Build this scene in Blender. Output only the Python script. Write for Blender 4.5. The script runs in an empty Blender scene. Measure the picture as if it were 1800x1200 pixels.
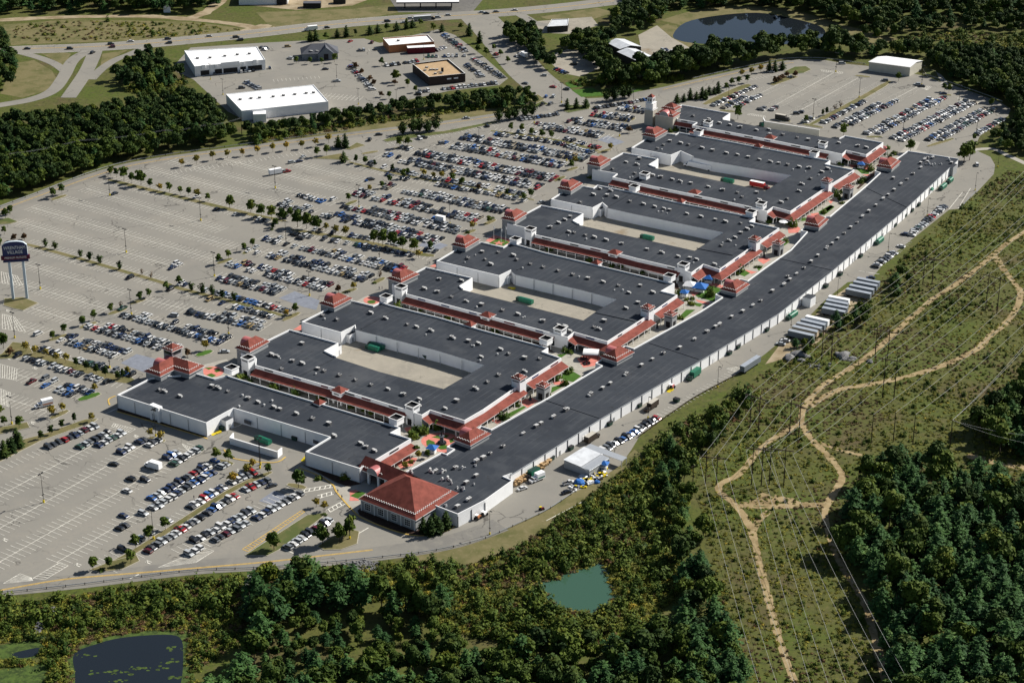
import bpy, bmesh, math, random
import numpy as np
from mathutils import Vector, Matrix
from math import radians, sin, cos, pi, hypot, atan2
random.seed(7); rng = np.random.default_rng(11)
S = bpy.context.scene
COL = S.collection

# ------------------------------------------------------------------ camera, light
FPX, TH, CH = 3515.6, radians(24.786), 395.5
cam = bpy.data.cameras.new('camera'); camo = bpy.data.objects.new('camera', cam); COL.objects.link(camo)
camo.location = (0, 0, CH); camo.rotation_euler = (pi/2-TH, 0, 0)
cam.sensor_width = 36; cam.lens = 36*FPX/1800; cam.clip_start = 5; cam.clip_end = 9000
S.camera = camo
SUN_EL, SUN_AZ = radians(38), (0.88, 0.475)
w = bpy.data.worlds.new('World'); S.world = w; w.use_nodes = True
nt = w.node_tree; nt.nodes.clear()
wo = nt.nodes.new('ShaderNodeOutputWorld'); bg = nt.nodes.new('ShaderNodeBackground'); sk = nt.nodes.new('ShaderNodeTexSky')
sk.sky_type = 'NISHITA'; sk.sun_disc = False; sk.sun_elevation = SUN_EL; sk.sun_rotation = atan2(SUN_AZ[0], SUN_AZ[1])
bg.inputs[1].default_value = 0.05
nt.links.new(sk.outputs[0], bg.inputs[0]); nt.links.new(bg.outputs[0], wo.inputs[0])
sl = bpy.data.lights.new('sun', 'SUN'); sl.energy = 5.0; sl.angle = radians(0.53); sl.color = (1, .955, .88)
so = bpy.data.objects.new('sun', sl); COL.objects.link(so); so.location = (400, 900, 600)
sd = Vector((SUN_AZ[0]*cos(SUN_EL), SUN_AZ[1]*cos(SUN_EL), sin(SUN_EL)))
so.rotation_euler = sd.to_track_quat('Z', 'Y').to_euler()
S.view_settings.view_transform = 'Standard'; S.view_settings.look = 'None'
S.view_settings.exposure = 0.52; S.view_settings.gamma = 1; S.view_settings.use_curve_mapping = False
S.render.engine = 'CYCLES'; S.cycles.max_bounces = 4; S.cycles.diffuse_bounces = 2; S.cycles.transparent_max_bounces = 4

# ------------------------------------------------------------------ geometry helpers
def W(px, py, z=0.0):
    """point of the ground (or of height z) seen at a position of the survey photograph"""
    x = px-900; y = py-600
    dx, dy, dz = x, FPX*cos(TH)-y*sin(TH), -(FPX*sin(TH)+y*cos(TH))
    t = (z-CH)/dz
    return (dx*t, dy*t)
def ZP(ox, oy, s, pts): return [(ox+x/s, oy+y/s) for x, y in pts]
def WP(pts, z=0.0): return [W(x, y, z) for x, y in pts]
def area(p): return sum(p[i][0]*p[(i+1) % len(p)][1]-p[(i+1) % len(p)][0]*p[i][1] for i in range(len(p)))/2
def ccw(p): return p if area(p) > 0 else p[::-1]
def inside(p, x, y):
    c = False; n = len(p); j = n-1
    for i in range(n):
        if (p[i][1] > y) != (p[j][1] > y) and x < (p[j][0]-p[i][0])*(y-p[i][1])/(p[j][1]-p[i][1])+p[i][0]: c = not c
        j = i
    return c
def inset(p, d):
    n = len(p); out = []
    for i in range(n):
        a, b, c = p[i-1], p[i], p[(i+1) % n]
        e1 = Vector((b[0]-a[0], b[1]-a[1])); e2 = Vector((c[0]-b[0], c[1]-b[1]))
        e1.normalize(); e2.normalize()
        n1 = Vector((-e1.y, e1.x)); n2 = Vector((-e2.y, e2.x))
        d1, d2 = d[i-1], d[i]
        den = e1.x*e2.y-e1.y*e2.x
        if abs(den) < .08: m = (n1*d1+n2*d2)/2; out.append((b[0]+m.x, b[1]+m.y)); continue
        p1 = Vector(b)+n1*d1; p2 = Vector(b)+n2*d2
        t = ((p2.x-p1.x)*e2.y-(p2.y-p1.y)*e2.x)/den
        q = p1+e1*t; out.append((q.x, q.y))
    return out
class MB:
    def __init__(s): s.v = []; s.f = []; s.m = []
    def face(s, pts, mi=0):
        k = len(s.v); s.v += [tuple(p) for p in pts]; s.f.append(tuple(range(k, k+len(pts)))); s.m.append(mi)
    def box(s, c, d, rot=0, mi=0, mt=None, bottom=False, tx=1, ty=1):
        k = len(s.v); ca, sa = cos(rot), sin(rot)
        for z in (-1, 1):
            for x, y in ((-1, -1), (1, -1), (1, 1), (-1, 1)):
                X = x*d[0]/2*(tx if z > 0 else 1); Y = y*d[1]/2*(ty if z > 0 else 1)
                s.v.append((c[0]+X*ca-Y*sa, c[1]+X*sa+Y*ca, c[2]+z*d[2]/2))
        q = [(k, k+1, k+5, k+4), (k+1, k+2, k+6, k+5), (k+2, k+3, k+7, k+6), (k+3, k, k+4, k+7), (k+4, k+5, k+6, k+7)]
        if bottom: q.append((k+3, k+2, k+1, k))
        s.f += q; s.m += [mi]*4+[mi if mt is None else mt]+([mi] if bottom else [])
    def prism(s, p, z0, z1, mi=0, mt=None, top=True):
        p = ccw(p); n = len(p); k = len(s.v)
        s.v += [(x, y, z0) for x, y in p]+[(x, y, z1) for x, y in p]
        for i in range(n): j = (i+1) % n; s.f.append((k+i, k+j, k+n+j, k+n+i)); s.m.append(mi)
        if top: s.f.append(tuple(range(k+n, k+2*n))); s.m.append(mi if mt is None else mt)
    def sheet(s, p, z, mi=0):
        p = ccw(p); s.face([(x, y, z) for x, y in p], mi)
    def tube(s, a, b, r0, r1=None, n=6, mi=0, cap=True):
        a = Vector(a); b = Vector(b); r1 = r0 if r1 is None else r1
        d = (b-a).normalized(); u = d.orthogonal().normalized(); v = d.cross(u); k = len(s.v)
        for c, r in ((a, r0), (b, r1)):
            for i in range(n):
                t = 2*pi*i/n; s.v.append(tuple(c+u*(r*cos(t))+v*(r*sin(t))))
        for i in range(n): j = (i+1) % n; s.f.append((k+i, k+j, k+n+j, k+n+i)); s.m.append(mi)
        if cap: s.f.append(tuple(range(k+n, k+2*n))); s.m.append(mi)
    def ribbon(s, pts, wd, z, mi=0, off=0.0):
        n = len(pts); L = []; R = []
        for i in range(n):
            a = Vector(pts[max(i-1, 0)]); b = Vector(pts[min(i+1, n-1)]); d = (b-a); d.normalize(); q = Vector((-d.y, d.x))
            c = Vector(pts[i])+q*off
            wi = wd[i] if isinstance(wd, (list, tuple)) else wd
            L.append(c+q*wi/2); R.append(c-q*wi/2)
        k = len(s.v)
        for a, b in zip(L, R): s.v += [(a.x, a.y, z), (b.x, b.y, z)]
        for i in range(n-1): s.f.append((k+2*i+1, k+2*i+3, k+2*i+2, k+2*i)); s.m.append(mi)
    def mesh(s, name, mats):
        me = bpy.data.meshes.new(name); me.from_pydata(s.v, [], s.f)
        for m in mats: me.materials.append(m)
        if len(mats) > 1: me.polygons.foreach_set('material_index', s.m)
        me.update(); return me
def ob(name, me, parent=None, loc=(0, 0, 0), rz=0, sc=None):
    o = bpy.data.objects.new(name, me); COL.objects.link(o); o.location = loc
    if rz: o.rotation_euler = (0, 0, rz)
    if sc is not None: o.scale = (sc, sc, sc) if not hasattr(sc, '__len__') else sc
    if parent is not None: o.parent = parent
    return o
def tag(o, label=None, cat=None, group=None, kind=None):
    if label: o['label'] = label
    if cat: o['category'] = cat
    if group: o['group'] = group
    if kind: o['kind'] = kind
    return o
def thing(name, label, cat, loc=(0, 0, 0), rz=0, group=None, sc=None):
    return tag(ob(name, None, None, loc, rz, sc), label, cat, group)
def struct(name, mb, mats): return tag(ob(name, mb.mesh(name, mats)), kind='structure')
def smooth(pts, n=6, closed=False):
    out = []; m = len(pts)
    rng_ = range(m if closed else m-1)
    for i in rng_:
        if closed: p0, p1, p2, p3 = (Vector(pts[(i+k) % m]) for k in (-1, 0, 1, 2))
        else: p0, p1, p2, p3 = Vector(pts[max(i-1, 0)]), Vector(pts[i]), Vector(pts[i+1]), Vector(pts[min(i+2, m-1)])
        for k in range(n):
            t = k/n
            q = .5*((2*p1)+(p2-p0)*t+(2*p0-5*p1+4*p2-p3)*t*t+(3*p1-p0-3*p2+p3)*t**3); out.append((q.x, q.y))
    if not closed: out.append(tuple(pts[-1]))
    return out
ORD = ['zeroth', 'first', 'second', 'third', 'fourth', 'fifth', 'sixth', 'seventh', 'eighth', 'ninth', 'tenth', 'eleventh', 'twelfth']
def ordn(i):
    if i < len(ORD): return ORD[i]
    return '%d%s' % (i, 'th' if 10 < i % 100 < 14 else {1: 'st', 2: 'nd', 3: 'rd'}.get(i % 10, 'th'))

# ------------------------------------------------------------------ materials
def mat(name, col, rough=.8, var=.0, scale=1.0, col2=None, bump=0, spec=.2, metal=0, detail=3, objrand=0, thresh=None):
    m = bpy.data.materials.new(name); m.use_nodes = True; n = m.node_tree; b = n.nodes['Principled BSDF']
    b.inputs['Roughness'].default_value = rough; b.inputs['Metallic'].default_value = metal
    b.inputs['Specular IOR Level'].default_value = spec
    c4 = (*col, 1)
    if var or col2 or bump:
        tc = n.nodes.new('ShaderNodeNewGeometry'); nz = n.nodes.new('ShaderNodeTexNoise')
        nz.inputs['Scale'].default_value = scale; nz.inputs['Detail'].default_value = detail; nz.inputs['Roughness'].default_value = .65
        n.links.new(tc.outputs['Position'], nz.inputs['Vector'])
        rp = n.nodes.new('ShaderNodeValToRGB')
        a = (*(col2 or tuple(max(0, x*(1-var)) for x in col)), 1); e = c4 if col2 else (*[min(1, x*(1+var)) for x in col], 1)
        rp.color_ramp.elements[0].color = a; rp.color_ramp.elements[1].color = e
        t = thresh or (.35, .65)
        rp.color_ramp.elements[0].position = t[0]; rp.color_ramp.elements[1].position = t[1]
        n.links.new(nz.outputs['Fac'], rp.inputs[0]); out = rp.outputs[0]
        if objrand:
            oi = n.nodes.new('ShaderNodeObjectInfo'); mr = n.nodes.new('ShaderNodeMapRange')
            mr.inputs[3].default_value = 1-objrand; mr.inputs[4].default_value = 1+objrand
            n.links.new(oi.outputs['Random'], mr.inputs[0])
            mx = n.nodes.new('ShaderNodeVectorMath'); mx.operation = 'SCALE'
            n.links.new(out, mx.inputs[0]); n.links.new(mr.outputs[0], mx.inputs['Scale']); out = mx.outputs[0]
        n.links.new(out, b.inputs['Base Color'])
        if bump:
            bp = n.nodes.new('ShaderNodeBump'); bp.inputs['Strength'].default_value = bump; bp.inputs['Distance'].default_value = .1
            n.links.new(nz.outputs['Fac'], bp.inputs['Height']); n.links.new(bp.outputs[0], b.inputs['Normal'])
    else: b.inputs['Base Color'].default_value = c4
    return m
def nodes(m): return m.node_tree, m.node_tree.nodes, m.node_tree.links
def layered(name, layers, rough=.9, cracks=None, bump=0):
    """layers: [(colour, noise scale, low, high)] mixed one over the other by world-space noise"""
    m = bpy.data.materials.new(name); m.use_nodes = True; t, n, l = nodes(m); b = n['Principled BSDF']
    b.inputs['Roughness'].default_value = rough; b.inputs['Specular IOR Level'].default_value = .15
    g = n.new('ShaderNodeNewGeometry'); cur = None
    for i, (c, sc, lo, hi) in enumerate(layers):
        rgb = n.new('ShaderNodeRGB'); rgb.outputs[0].default_value = (*c, 1)
        if cur is None: cur = rgb.outputs[0]; continue
        mp = n.new('ShaderNodeMapping'); mp.inputs['Location'].default_value = (17*i, 31*i, 0)
        l.new(g.outputs['Position'], mp.inputs[0])
        nz = n.new('ShaderNodeTexNoise'); nz.inputs['Scale'].default_value = sc; nz.inputs['Detail'].default_value = 5; nz.inputs['Roughness'].default_value = .62
        l.new(mp.outputs[0], nz.inputs['Vector'])
        mr = n.new('ShaderNodeMapRange'); mr.inputs[1].default_value = lo; mr.inputs[2].default_value = hi
        l.new(nz.outputs['Fac'], mr.inputs[0])
        mx = n.new('ShaderNodeMix'); mx.data_type = 'RGBA'
        l.new(mr.outputs[0], mx.inputs['Factor']); l.new(cur, mx.inputs['A']); l.new(rgb.outputs[0], mx.inputs['B']); cur = mx.outputs['Result']
    if cracks:
        col, sc, wd = cracks
        nz = n.new('ShaderNodeTexNoise'); nz.inputs['Scale'].default_value = .12; nz.inputs['Detail'].default_value = 4
        l.new(g.outputs['Position'], nz.inputs['Vector'])
        va = n.new('ShaderNodeVectorMath'); va.operation = 'MULTIPLY_ADD'; va.inputs[1].default_value = (14, 14, 0)
        l.new(nz.outputs['Color'], va.inputs[0]); l.new(g.outputs['Position'], va.inputs[2])
        vo = n.new('ShaderNodeTexVoronoi'); vo.feature = 'DISTANCE_TO_EDGE'; vo.inputs['Scale'].default_value = sc
        l.new(va.outputs[0], vo.inputs['Vector'])
        mr = n.new('ShaderNodeMapRange'); mr.inputs[1].default_value = wd; mr.inputs[2].default_value = wd*.3
        l.new(vo.outputs['Distance'], mr.inputs[0])
        n2 = n.new('ShaderNodeTexNoise'); n2.inputs['Scale'].default_value = .05; l.new(g.outputs['Position'], n2.inputs['Vector'])
        m2 = n.new('ShaderNodeMapRange'); m2.inputs[1].default_value = .48; m2.inputs[2].default_value = .62; m2.inputs[4].default_value = .75
        l.new(n2.outputs['Fac'], m2.inputs[0])
        mu = n.new('ShaderNodeMath'); mu.operation = 'MULTIPLY'; l.new(mr.outputs[0], mu.inputs[0]); l.new(m2.outputs[0], mu.inputs[1])
        mx = n.new('ShaderNodeMix'); mx.data_type = 'RGBA'; mx.inputs['B'].default_value = (*col, 1)
        l.new(mu.outputs[0], mx.inputs['Factor']); l.new(cur, mx.inputs['A']); cur = mx.outputs['Result']
    l.new(cur, b.inputs['Base Color'])
    return m
def foliage(name, dark, light, hue=.25, nscale=.35, trans=.25):
    """leaf colour varies from plant to plant and from clump to clump"""
    m = bpy.data.materials.new(name); m.use_nodes = True; t, n, l = nodes(m); b = n['Principled BSDF']
    b.inputs['Roughness'].default_value = .7; b.inputs['Specular IOR Level'].default_value = .12
    g = n.new('ShaderNodeNewGeometry'); nz = n.new('ShaderNodeTexNoise'); nz.inputs['Scale'].default_value = nscale; nz.inputs['Detail'].default_value = 4
    l.new(g.outputs['Position'], nz.inputs['Vector'])
    oi = n.new('ShaderNodeObjectInfo')
    ad = n.new('ShaderNodeMath'); ad.operation = 'MULTIPLY_ADD'; ad.inputs[1].default_value = 1.0
    m1 = n.new('ShaderNodeMapRange'); m1.inputs[1].default_value = .3; m1.inputs[2].default_value = .7; m1.inputs[3].default_value = 0; m1.inputs[4].default_value = .5
    l.new(nz.outputs['Fac'], m1.inputs[0])
    m2 = n.new('ShaderNodeMapRange'); m2.inputs[3].default_value = 0; m2.inputs[4].default_value = .5; l.new(oi.outputs['Random'], m2.inputs[0])
    l.new(m1.outputs[0], ad.inputs[0]); l.new(m2.outputs[0], ad.inputs[2])
    rp = n.new('ShaderNodeValToRGB'); rp.color_ramp.elements[0].color = (*dark, 1); rp.color_ramp.elements[1].color = (*light, 1)
    rp.color_ramp.elements[0].position = .10; rp.color_ramp.elements[1].position = .72
    e3 = rp.color_ramp.elements.new(1.0); e3.color = (light[0]*1.75, light[1]*1.25, light[2]*1.05, 1)
    l.new(ad.outputs[0], rp.inputs[0])
    l.new(rp.outputs[0], b.inputs['Base Color'])
    return m

M = {}
M['ground'] = layered('ground_cover', [((.082, .088, .022), 0, 0, 0), ((.092, .070, .034), .022, .50, .66), ((.070, .092, .016), .035, .45, .6), ((.13, .112, .05), .2, .55, .75), ((.035, .040, .014), .45, .5, .70), ((.12, .115, .03), .9, .55, .7)])
M['asphalt'] = layered('weathered_asphalt', [((.235, .222, .192), 0, 0, 0), ((.205, .195, .172), .018, .42, .62), ((.252, .234, .200), .045, .5, .68), ((.218, .208, .185), .6, .45, .7), ((.135, .128, .115), .33, .66, .76)], cracks=((.050, .047, .043), .06, .017))
M['asphalt_new'] = layered('dark_asphalt', [((.135, .130, .120), 0, 0, 0), ((.165, .158, .143), .03, .42, .6), ((.11, .106, .1), .3, .5, .7)], cracks=((.05, .05, .048), .06, .012))
M['road'] = layered('road_asphalt', [((.205, .195, .172), 0, 0, 0), ((.17, .163, .148), .03, .45, .6), ((.225, .212, .183), .2, .5, .7)], cracks=((.06, .057, .052), .06, .010))
M['yard'] = layered('service_yard_paving', [((.30, .275, .225), 0, 0, 0), ((.255, .235, .195), .05, .45, .62), ((.33, .30, .245), .3, .5, .7), ((.22, .17, .11), .06, .62, .75)], cracks=((.10, .09, .075), .16, .016))
M['line'] = mat('parking_paint', (.60, .58, .51), .75, var=.25, scale=.5)
M['yellow'] = mat('yellow_paint', (.55, .36, .08), .7, var=.2, scale=.6)
M['blue_paint'] = mat('blue_bay_paint', (.19, .205, .24), .8, var=.12, scale=.4)
M['grass'] = layered('mown_grass', [((.075, .095, .028), 0, 0, 0), ((.12, .115, .045), .08, .45, .65), ((.17, .14, .07), .15, .55, .72)])
M['dry'] = layered('dry_grass', [((.155, .135, .062), 0, 0, 0), ((.10, .10, .035), .08, .45, .62), ((.20, .165, .09), .4, .55, .72)])
M['lawn'] = layered('watered_lawn', [((.045, .105, .012), 0, 0, 0), ((.06, .135, .02), .3, .45, .65)])
M['kerb'] = mat('concrete_kerb', (.40, .37, .30), .85, var=.15, scale=.5)
M['kerb_y'] = mat('yellow_kerb', (.50, .34, .09), .8, var=.2, scale=.5)
M['concrete'] = mat('pavement_concrete', (.34, .32, .275), .85, var=.10, scale=.4)
M['pink'] = mat('pink_paving', (.55, .19, .15), .85, var=.12, scale=.5)
M['mulch_with_shade'] = mat('planting_bed_with_shade', (.045, .026, .018), .95, var=.3, scale=.8)  # bed soil, its colour darkened for the shadow beside the red pavilion
M['dirt'] = layered('dirt_track', [((.31, .235, .125), 0, 0, 0), ((.20, .145, .07), .10, .45, .62), ((.38, .30, .175), .4, .52, .7), ((.13, .11, .045), .3, .60, .72)])
M['sand'] = layered('bare_sand', [((.33, .27, .18), 0, 0, 0), ((.22, .17, .1), .1, .42, .6)])
M['white'] = mat('white_wall', (.80, .805, .81), .75, var=.035, scale=.25)
M['cap'] = mat('parapet_cap', (.80, .80, .79), .6)
M['greywall'] = mat('grey_siding', (.30, .31, .315), .8, var=.04, scale=.4)
M['tan'] = mat('tan_wall', (.45, .42, .36), .8, var=.05, scale=.4)
M['red'] = mat('red_shingle', (.190, .054, .040), .85, var=.22, scale=.35, spec=.15)
M['rednew'] = mat('red_copper_dormer', (.42, .13, .125), .45, var=.05, scale=.8, spec=.5)
M['guard'] = mat('snow_guard', (.72, .72, .70), .5)
M['glass'] = mat('window_glass', (.022, .028, .034), .12, spec=.6)
M['dark'] = mat('dark_opening', (.018, .018, .02), .6)
M['steel'] = mat('galvanised_steel', (.42, .44, .46), .45, metal=.4, var=.08, scale=2)
M['unit_top'] = mat('unit_top', (.50, .50, .49), .6)
M['unit_side'] = mat('unit_grille', (.10, .10, .105), .7)
M['black'] = mat('black_metal', (.02, .02, .022), .5)
M['wood_pole'] = mat('tarred_pole', (.055, .04, .03), .9)
M['wire'] = mat('aluminium_wire', (.50, .50, .48), .45, metal=.3)
M['green_metal'] = mat('green_container', (.012, .13, .075), .45, var=.15, scale=1.2, spec=.4)
M['green_dark'] = mat('dark_green_container', (.008, .04, .028), .5, spec=.4)
M['brown_truck'] = mat('brown_van_paint', (.028, .017, .011), .35, spec=.5)
M['tan_roof'] = mat('tan_roof', (.40, .28, .16), .85, var=.1, scale=.5)
M['brown_wall'] = mat('brown_brick', (.045, .032, .028), .85, var=.15, scale=2)
M['orange'] = mat('orange_stucco', (.42, .17, .075), .8, var=.08, scale=.6)
M['maroon'] = mat('maroon_awning', (.12, .012, .02), .7)
M['slate'] = mat('slate_roof', (.085, .09, .105), .8, var=.1, scale=.8)
M['bluegrey'] = mat('blue_grey_siding', (.17, .19, .215), .8, var=.05, scale=.5)
M['metal_roof'] = mat('pale_metal_roof', (.56, .58, .60), .5, var=.12, scale=.35, spec=.4)
M['barn'] = mat('dark_barn_wall', (.05, .048, .046), .85, var=.15, scale=.8)
M['blue'] = mat('blue_canvas', (.02, .12, .38), .7)
M['white_roof'] = mat('white_roof_membrane', (.82, .82, .81), .7, var=.03, scale=.3)
M['beige'] = mat('beige_siding', (.52, .50, .42), .8, var=.05, scale=.4)
M['rock'] = layered('grey_rock', [((.20, .20, .20), 0, 0, 0), ((.11, .11, .115), .4, .42, .6), ((.28, .27, .25), .9, .5, .7)])
M['cardboard'] = mat('cardboard', (.40, .27, .14), .85, var=.25, scale=.6)
M['yellow_metal'] = mat('yellow_steel', (.62, .48, .02), .5)
M['trunk'] = mat('bark', (.07, .052, .038), .95, var=.3, scale=1.5)
M['sign_blue'] = mat('sign_blue', (.018, .03, .12), .4, spec=.4)
M['sign_maroon'] = mat('sign_maroon', (.10, .012, .035), .5)
M['sign_post'] = mat('pale_blue_post', (.52, .60, .66), .5)
M['sign_red'] = mat('red_truck_paint', (.38, .02, .02), .4)
M['tan'] = M['tan']
M['skin'] = mat('skin', (.42, .24, .17), .6)

def roof_mat():
    m = layered('dark_roof_membrane', [((.036, .042, .052), 0, 0, 0), ((.027, .032, .041), .03, .42, .6), ((.048, .054, .063), .12, .50, .70), ((.066, .071, .079), .035, .57, .76), ((.03, .032, .036), .4, .60, .70), ((.13, .135, .14), .75, .69, .76)], rough=.8)
    t, n, l = nodes(m); b = n['Principled BSDF']; src = b.inputs['Base Color'].links[0].from_socket
    g = n.new('ShaderNodeNewGeometry'); mp = n.new('ShaderNodeMapping'); mp.inputs['Rotation'].default_value = (0, 0, radians(-56))
    l.new(g.outputs['Position'], mp.inputs[0])
    br = n.new('ShaderNodeTexBrick'); br.inputs['Scale'].default_value = .1; br.inputs['Mortar Size'].default_value = .012
    br.inputs['Color1'].default_value = (0, 0, 0, 1); br.inputs['Color2'].default_value = (.12, .12, .12, 1); br.inputs['Mortar'].default_value = (1, 1, 1, 1)
    br.inputs['Brick Width'].default_value = 3.2; br.inputs['Row Height'].default_value = .32
    l.new(mp.outputs[0], br.inputs['Vector'])
    nz = n.new('ShaderNodeTexNoise'); nz.inputs['Scale'].default_value = .07; nz.inputs['Detail'].default_value = 3; l.new(g.outputs['Position'], nz.inputs['Vector'])
    mr = n.new('ShaderNodeMapRange'); mr.inputs[1].default_value = .40; mr.inputs[2].default_value = .70; mr.inputs[4].default_value = .55; l.new(nz.outputs['Fac'], mr.inputs[0])
    mu = n.new('ShaderNodeMath'); mu.operation = 'MULTIPLY'; l.new(br.outputs['Color'], mu.inputs[0]); l.new(mr.outputs[0], mu.inputs[1])
    mx = n.new('ShaderNodeMix'); mx.data_type = 'RGBA'; mx.inputs['B'].default_value = (.125, .132, .142, 1)
    l.new(mu.outputs[0], mx.inputs['Factor']); l.new(src, mx.inputs['A']); l.new(mx.outputs['Result'], b.inputs['Base Color'])
    return m
M['roof'] = roof_mat()
def water(name, col, rough=.03):
    m = mat(name, col, rough, spec=.5); t, n, l = nodes(m); b = n['Principled BSDF']
    nz = n.new('ShaderNodeTexNoise'); nz.inputs['Scale'].default_value = .8; nz.inputs['Detail'].default_value = 3
    g = n.new('ShaderNodeNewGeometry'); l.new(g.outputs['Position'], nz.inputs['Vector'])
    bp = n.new('ShaderNodeBump'); bp.inputs['Strength'].default_value = .06; bp.inputs['Distance'].default_value = .05
    l.new(nz.outputs['Fac'], bp.inputs['Height']); l.new(bp.outputs[0], b.inputs['Normal']); return m
M['pond_green'] = water('green_pond_water', (.040, .092, .058))
M['pond_dark'] = water('dark_pond_water', (.012, .016, .02))
M['algae'] = layered('duckweed', [((.065, .105, .022), 0, 0, 0), ((.03, .05, .014), .25, .42, .58), ((.09, .125, .03), .8, .5, .7)])

def paint_mat(name, attr=False):
    m = bpy.data.materials.new(name); m.use_nodes = True; t, n, l = nodes(m); b = n['Principled BSDF']
    b.inputs['Roughness'].default_value = .28; b.inputs['Specular IOR Level'].default_value = .5
    b.inputs['Coat Weight'].default_value = .4; b.inputs['Coat Roughness'].default_value = .08
    if attr: a = n.new('ShaderNodeAttribute'); a.attribute_name = 'paint'; l.new(a.outputs['Color'], b.inputs['Base Color'])
    else: a = n.new('ShaderNodeObjectInfo'); l.new(a.outputs['Color'], b.inputs['Base Color'])
    return m
M['paint'] = paint_mat('vehicle_paint'); M['paint_attr'] = paint_mat('far_vehicle_paint', True)
M['cloth'] = paint_mat('clothing'); M['cloth'].node_tree.nodes['Principled BSDF'].inputs['Coat Weight'].default_value = 0
M['tyre'] = mat('tyre', (.012, .012, .012), .9)
M['leaf'] = foliage('broadleaf_foliage', (.018, .042, .006), (.078, .112, .014))
M['pine'] = foliage('pine_needles', (.012, .042, .012), (.048, .108, .026))
M['lotleaf'] = foliage('planted_tree_foliage', (.022, .052, .007), (.080, .115, .015))
M['gold'] = foliage('yellowing_foliage', (.13, .12, .02), (.26, .20, .03))
M['darkcol'] = foliage('dark_foliage', (.010, .028, .006), (.040, .068, .012))
M['rust'] = foliage('russet_foliage', (.045, .028, .012), (.11, .06, .026))
M['brownweed'] = foliage('brown_weed_foliage', (.050, .036, .018), (.120, .082, .035))
M['tr_roof'] = mat('trailer_roof', (.30, .33, .37), .5, var=.1, scale=.6)
M['bush'] = foliage('scrub_foliage', (.030, .056, .008), (.120, .145, .020))
M['weed'] = foliage('weed_foliage', (.070, .082, .016), (.20, .19, .028))
# ------------------------------------------------------------------ the setting: ground, paving, roads, water
b = MB(); N = 24
xs = [-2600+5200*i/N for i in range(N+1)]; ys = [-900+5200*i/N for i in range(N+1)]
b.v = [(x, y, 0) for y in ys for x in xs]
b.f = [(j*(N+1)+i, j*(N+1)+i+1, (j+1)*(N+1)+i+1, (j+1)*(N+1)+i) for j in range(N) for i in range(N)]; b.m = [0]*len(b.f)
struct('ground', b, [M['ground']])
LOT = [(-70, 1052), (0, 1042), (150, 1026), (330, 1003), (450, 998), (560, 990), (680, 978), (760, 968), (840, 950), (900, 925), (960, 897), (1007, 866), (1040, 850), (1090, 818), (1110, 790), (1125, 765), (1170, 730), (1225, 695), (1268, 672), (1310, 648), (1345, 622), (1410, 568), (1452, 526), (1490, 496), (1530, 492), (1560, 455), (1628, 401), (1668, 369), (1685, 367), (1719, 336), (1747, 306), (1749, 290), (1741, 276), (1719, 266), (1712, 262), (1722, 240), (1772, 204), (1777, 192), (1760, 181), (1735, 171), (1672, 149), (1622, 133), (1522, 116), (1490, 113), (1450, 106), (1420, 104), (1387, 106), (1350, 112), (1293, 124), (1217, 141), (1165, 154), (1117, 164), (1060, 172), (1015, 174), (960, 184), (875, 199), (772, 214), (612, 233), (450, 254), (275, 278), (180, 299), (60, 344), (0, 366), (-90, 398)]
b = MB(); b.sheet(WP(LOT), .03); struct('parking_lot', b, [M['asphalt']])
NLOT = [(300, 122), (335, 84), (455, 76), (530, 72), (640, 68), (668, 76), (770, 52), (800, 62), (848, 98), (893, 138), (878, 150), (790, 160), (735, 172), (700, 180), (640, 192), (580, 206), (520, 214), (440, 217), (400, 196), (340, 140)]
b = MB(); b.sheet(WP(NLOT), .03); struct('shop_parking_lot', b, [M['asphalt']])
b = MB(); b.sheet(WP([(958, 100), (1000, 86), (1040, 90), (1055, 120), (1020, 135), (985, 128)]), .03); b.sheet(WP([(1122, 62), (1155, 45), (1180, 66), (1212, 84), (1200, 104), (1150, 116), (1128, 92)]), .03)
b.sheet(WP([(940, 38), (1040, 30), (1052, 45), (1000, 60), (950, 58)]), .03)
struct('gravel_yard', b, [M['yard']])
b = MB(); b.sheet(WP([(686, 0), (700, -25), (870, -25), (830, 22), (700, 22)]), .032); struct('station_forecourt', b, [M['asphalt_new']])
b = MB(); b.sheet(WP([(420, -20), (440, 10), (520, 18), (620, 10), (700, -20)]), .03); struct('sandy_yard', b, [M['sand']])
b = MB()
b.ribbon(smooth(WP([(-80, 94), (40, 88), (150, 84), (250, 78), (350, 69), (450, 59), (560, 46), (660, 37), (760, 30), (850, 25), (960, 16), (1080, 2), (1250, -22)]), 5), 20, .05)
b.ribbon(smooth(WP([(835, 24), (872, 62), (903, 100), (935, 135), (975, 165), (1015, 188)]), 5), 27, .045)
b.ribbon(smooth(WP([(-60, 195), (0, 185), (55, 175), (92, 160), (112, 135), (127, 108), (150, 93), (190, 82)]), 6), 9, .055)
b.ribbon(smooth(WP([(30, 91), (70, 102), (97, 113), (117, 127)]), 5), 7, .06)
b.ribbon(smooth(WP([(120, 172), (137, 148), (152, 125), (162, 104), (168, 88)]), 5), 10, .06)
b.ribbon(smooth(WP([(160, 140), (178, 122), (202, 106), (232, 94), (262, 80)]), 5), 7, .065)
b.ribbon(smooth(WP([(905, 20), (925, 32), (945, 42), (1000, 48)]), 5), 8, .06)
struct('highway', b, [M['asphalt']])
b = MB()
b.ribbon(smooth(WP([(-70, 393), (0, 369), (60, 347), (185, 303), (275, 283), (450, 259), (612, 238), (772, 219), (875, 204), (960, 190)]), 5), 10, .05)
b.ribbon(smooth(WP([(1060, 177), (1165, 158), (1217, 146), (1293, 129), (1350, 116), (1395, 110), (1440, 111), (1500, 120)]), 5), 9, .05)
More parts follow.
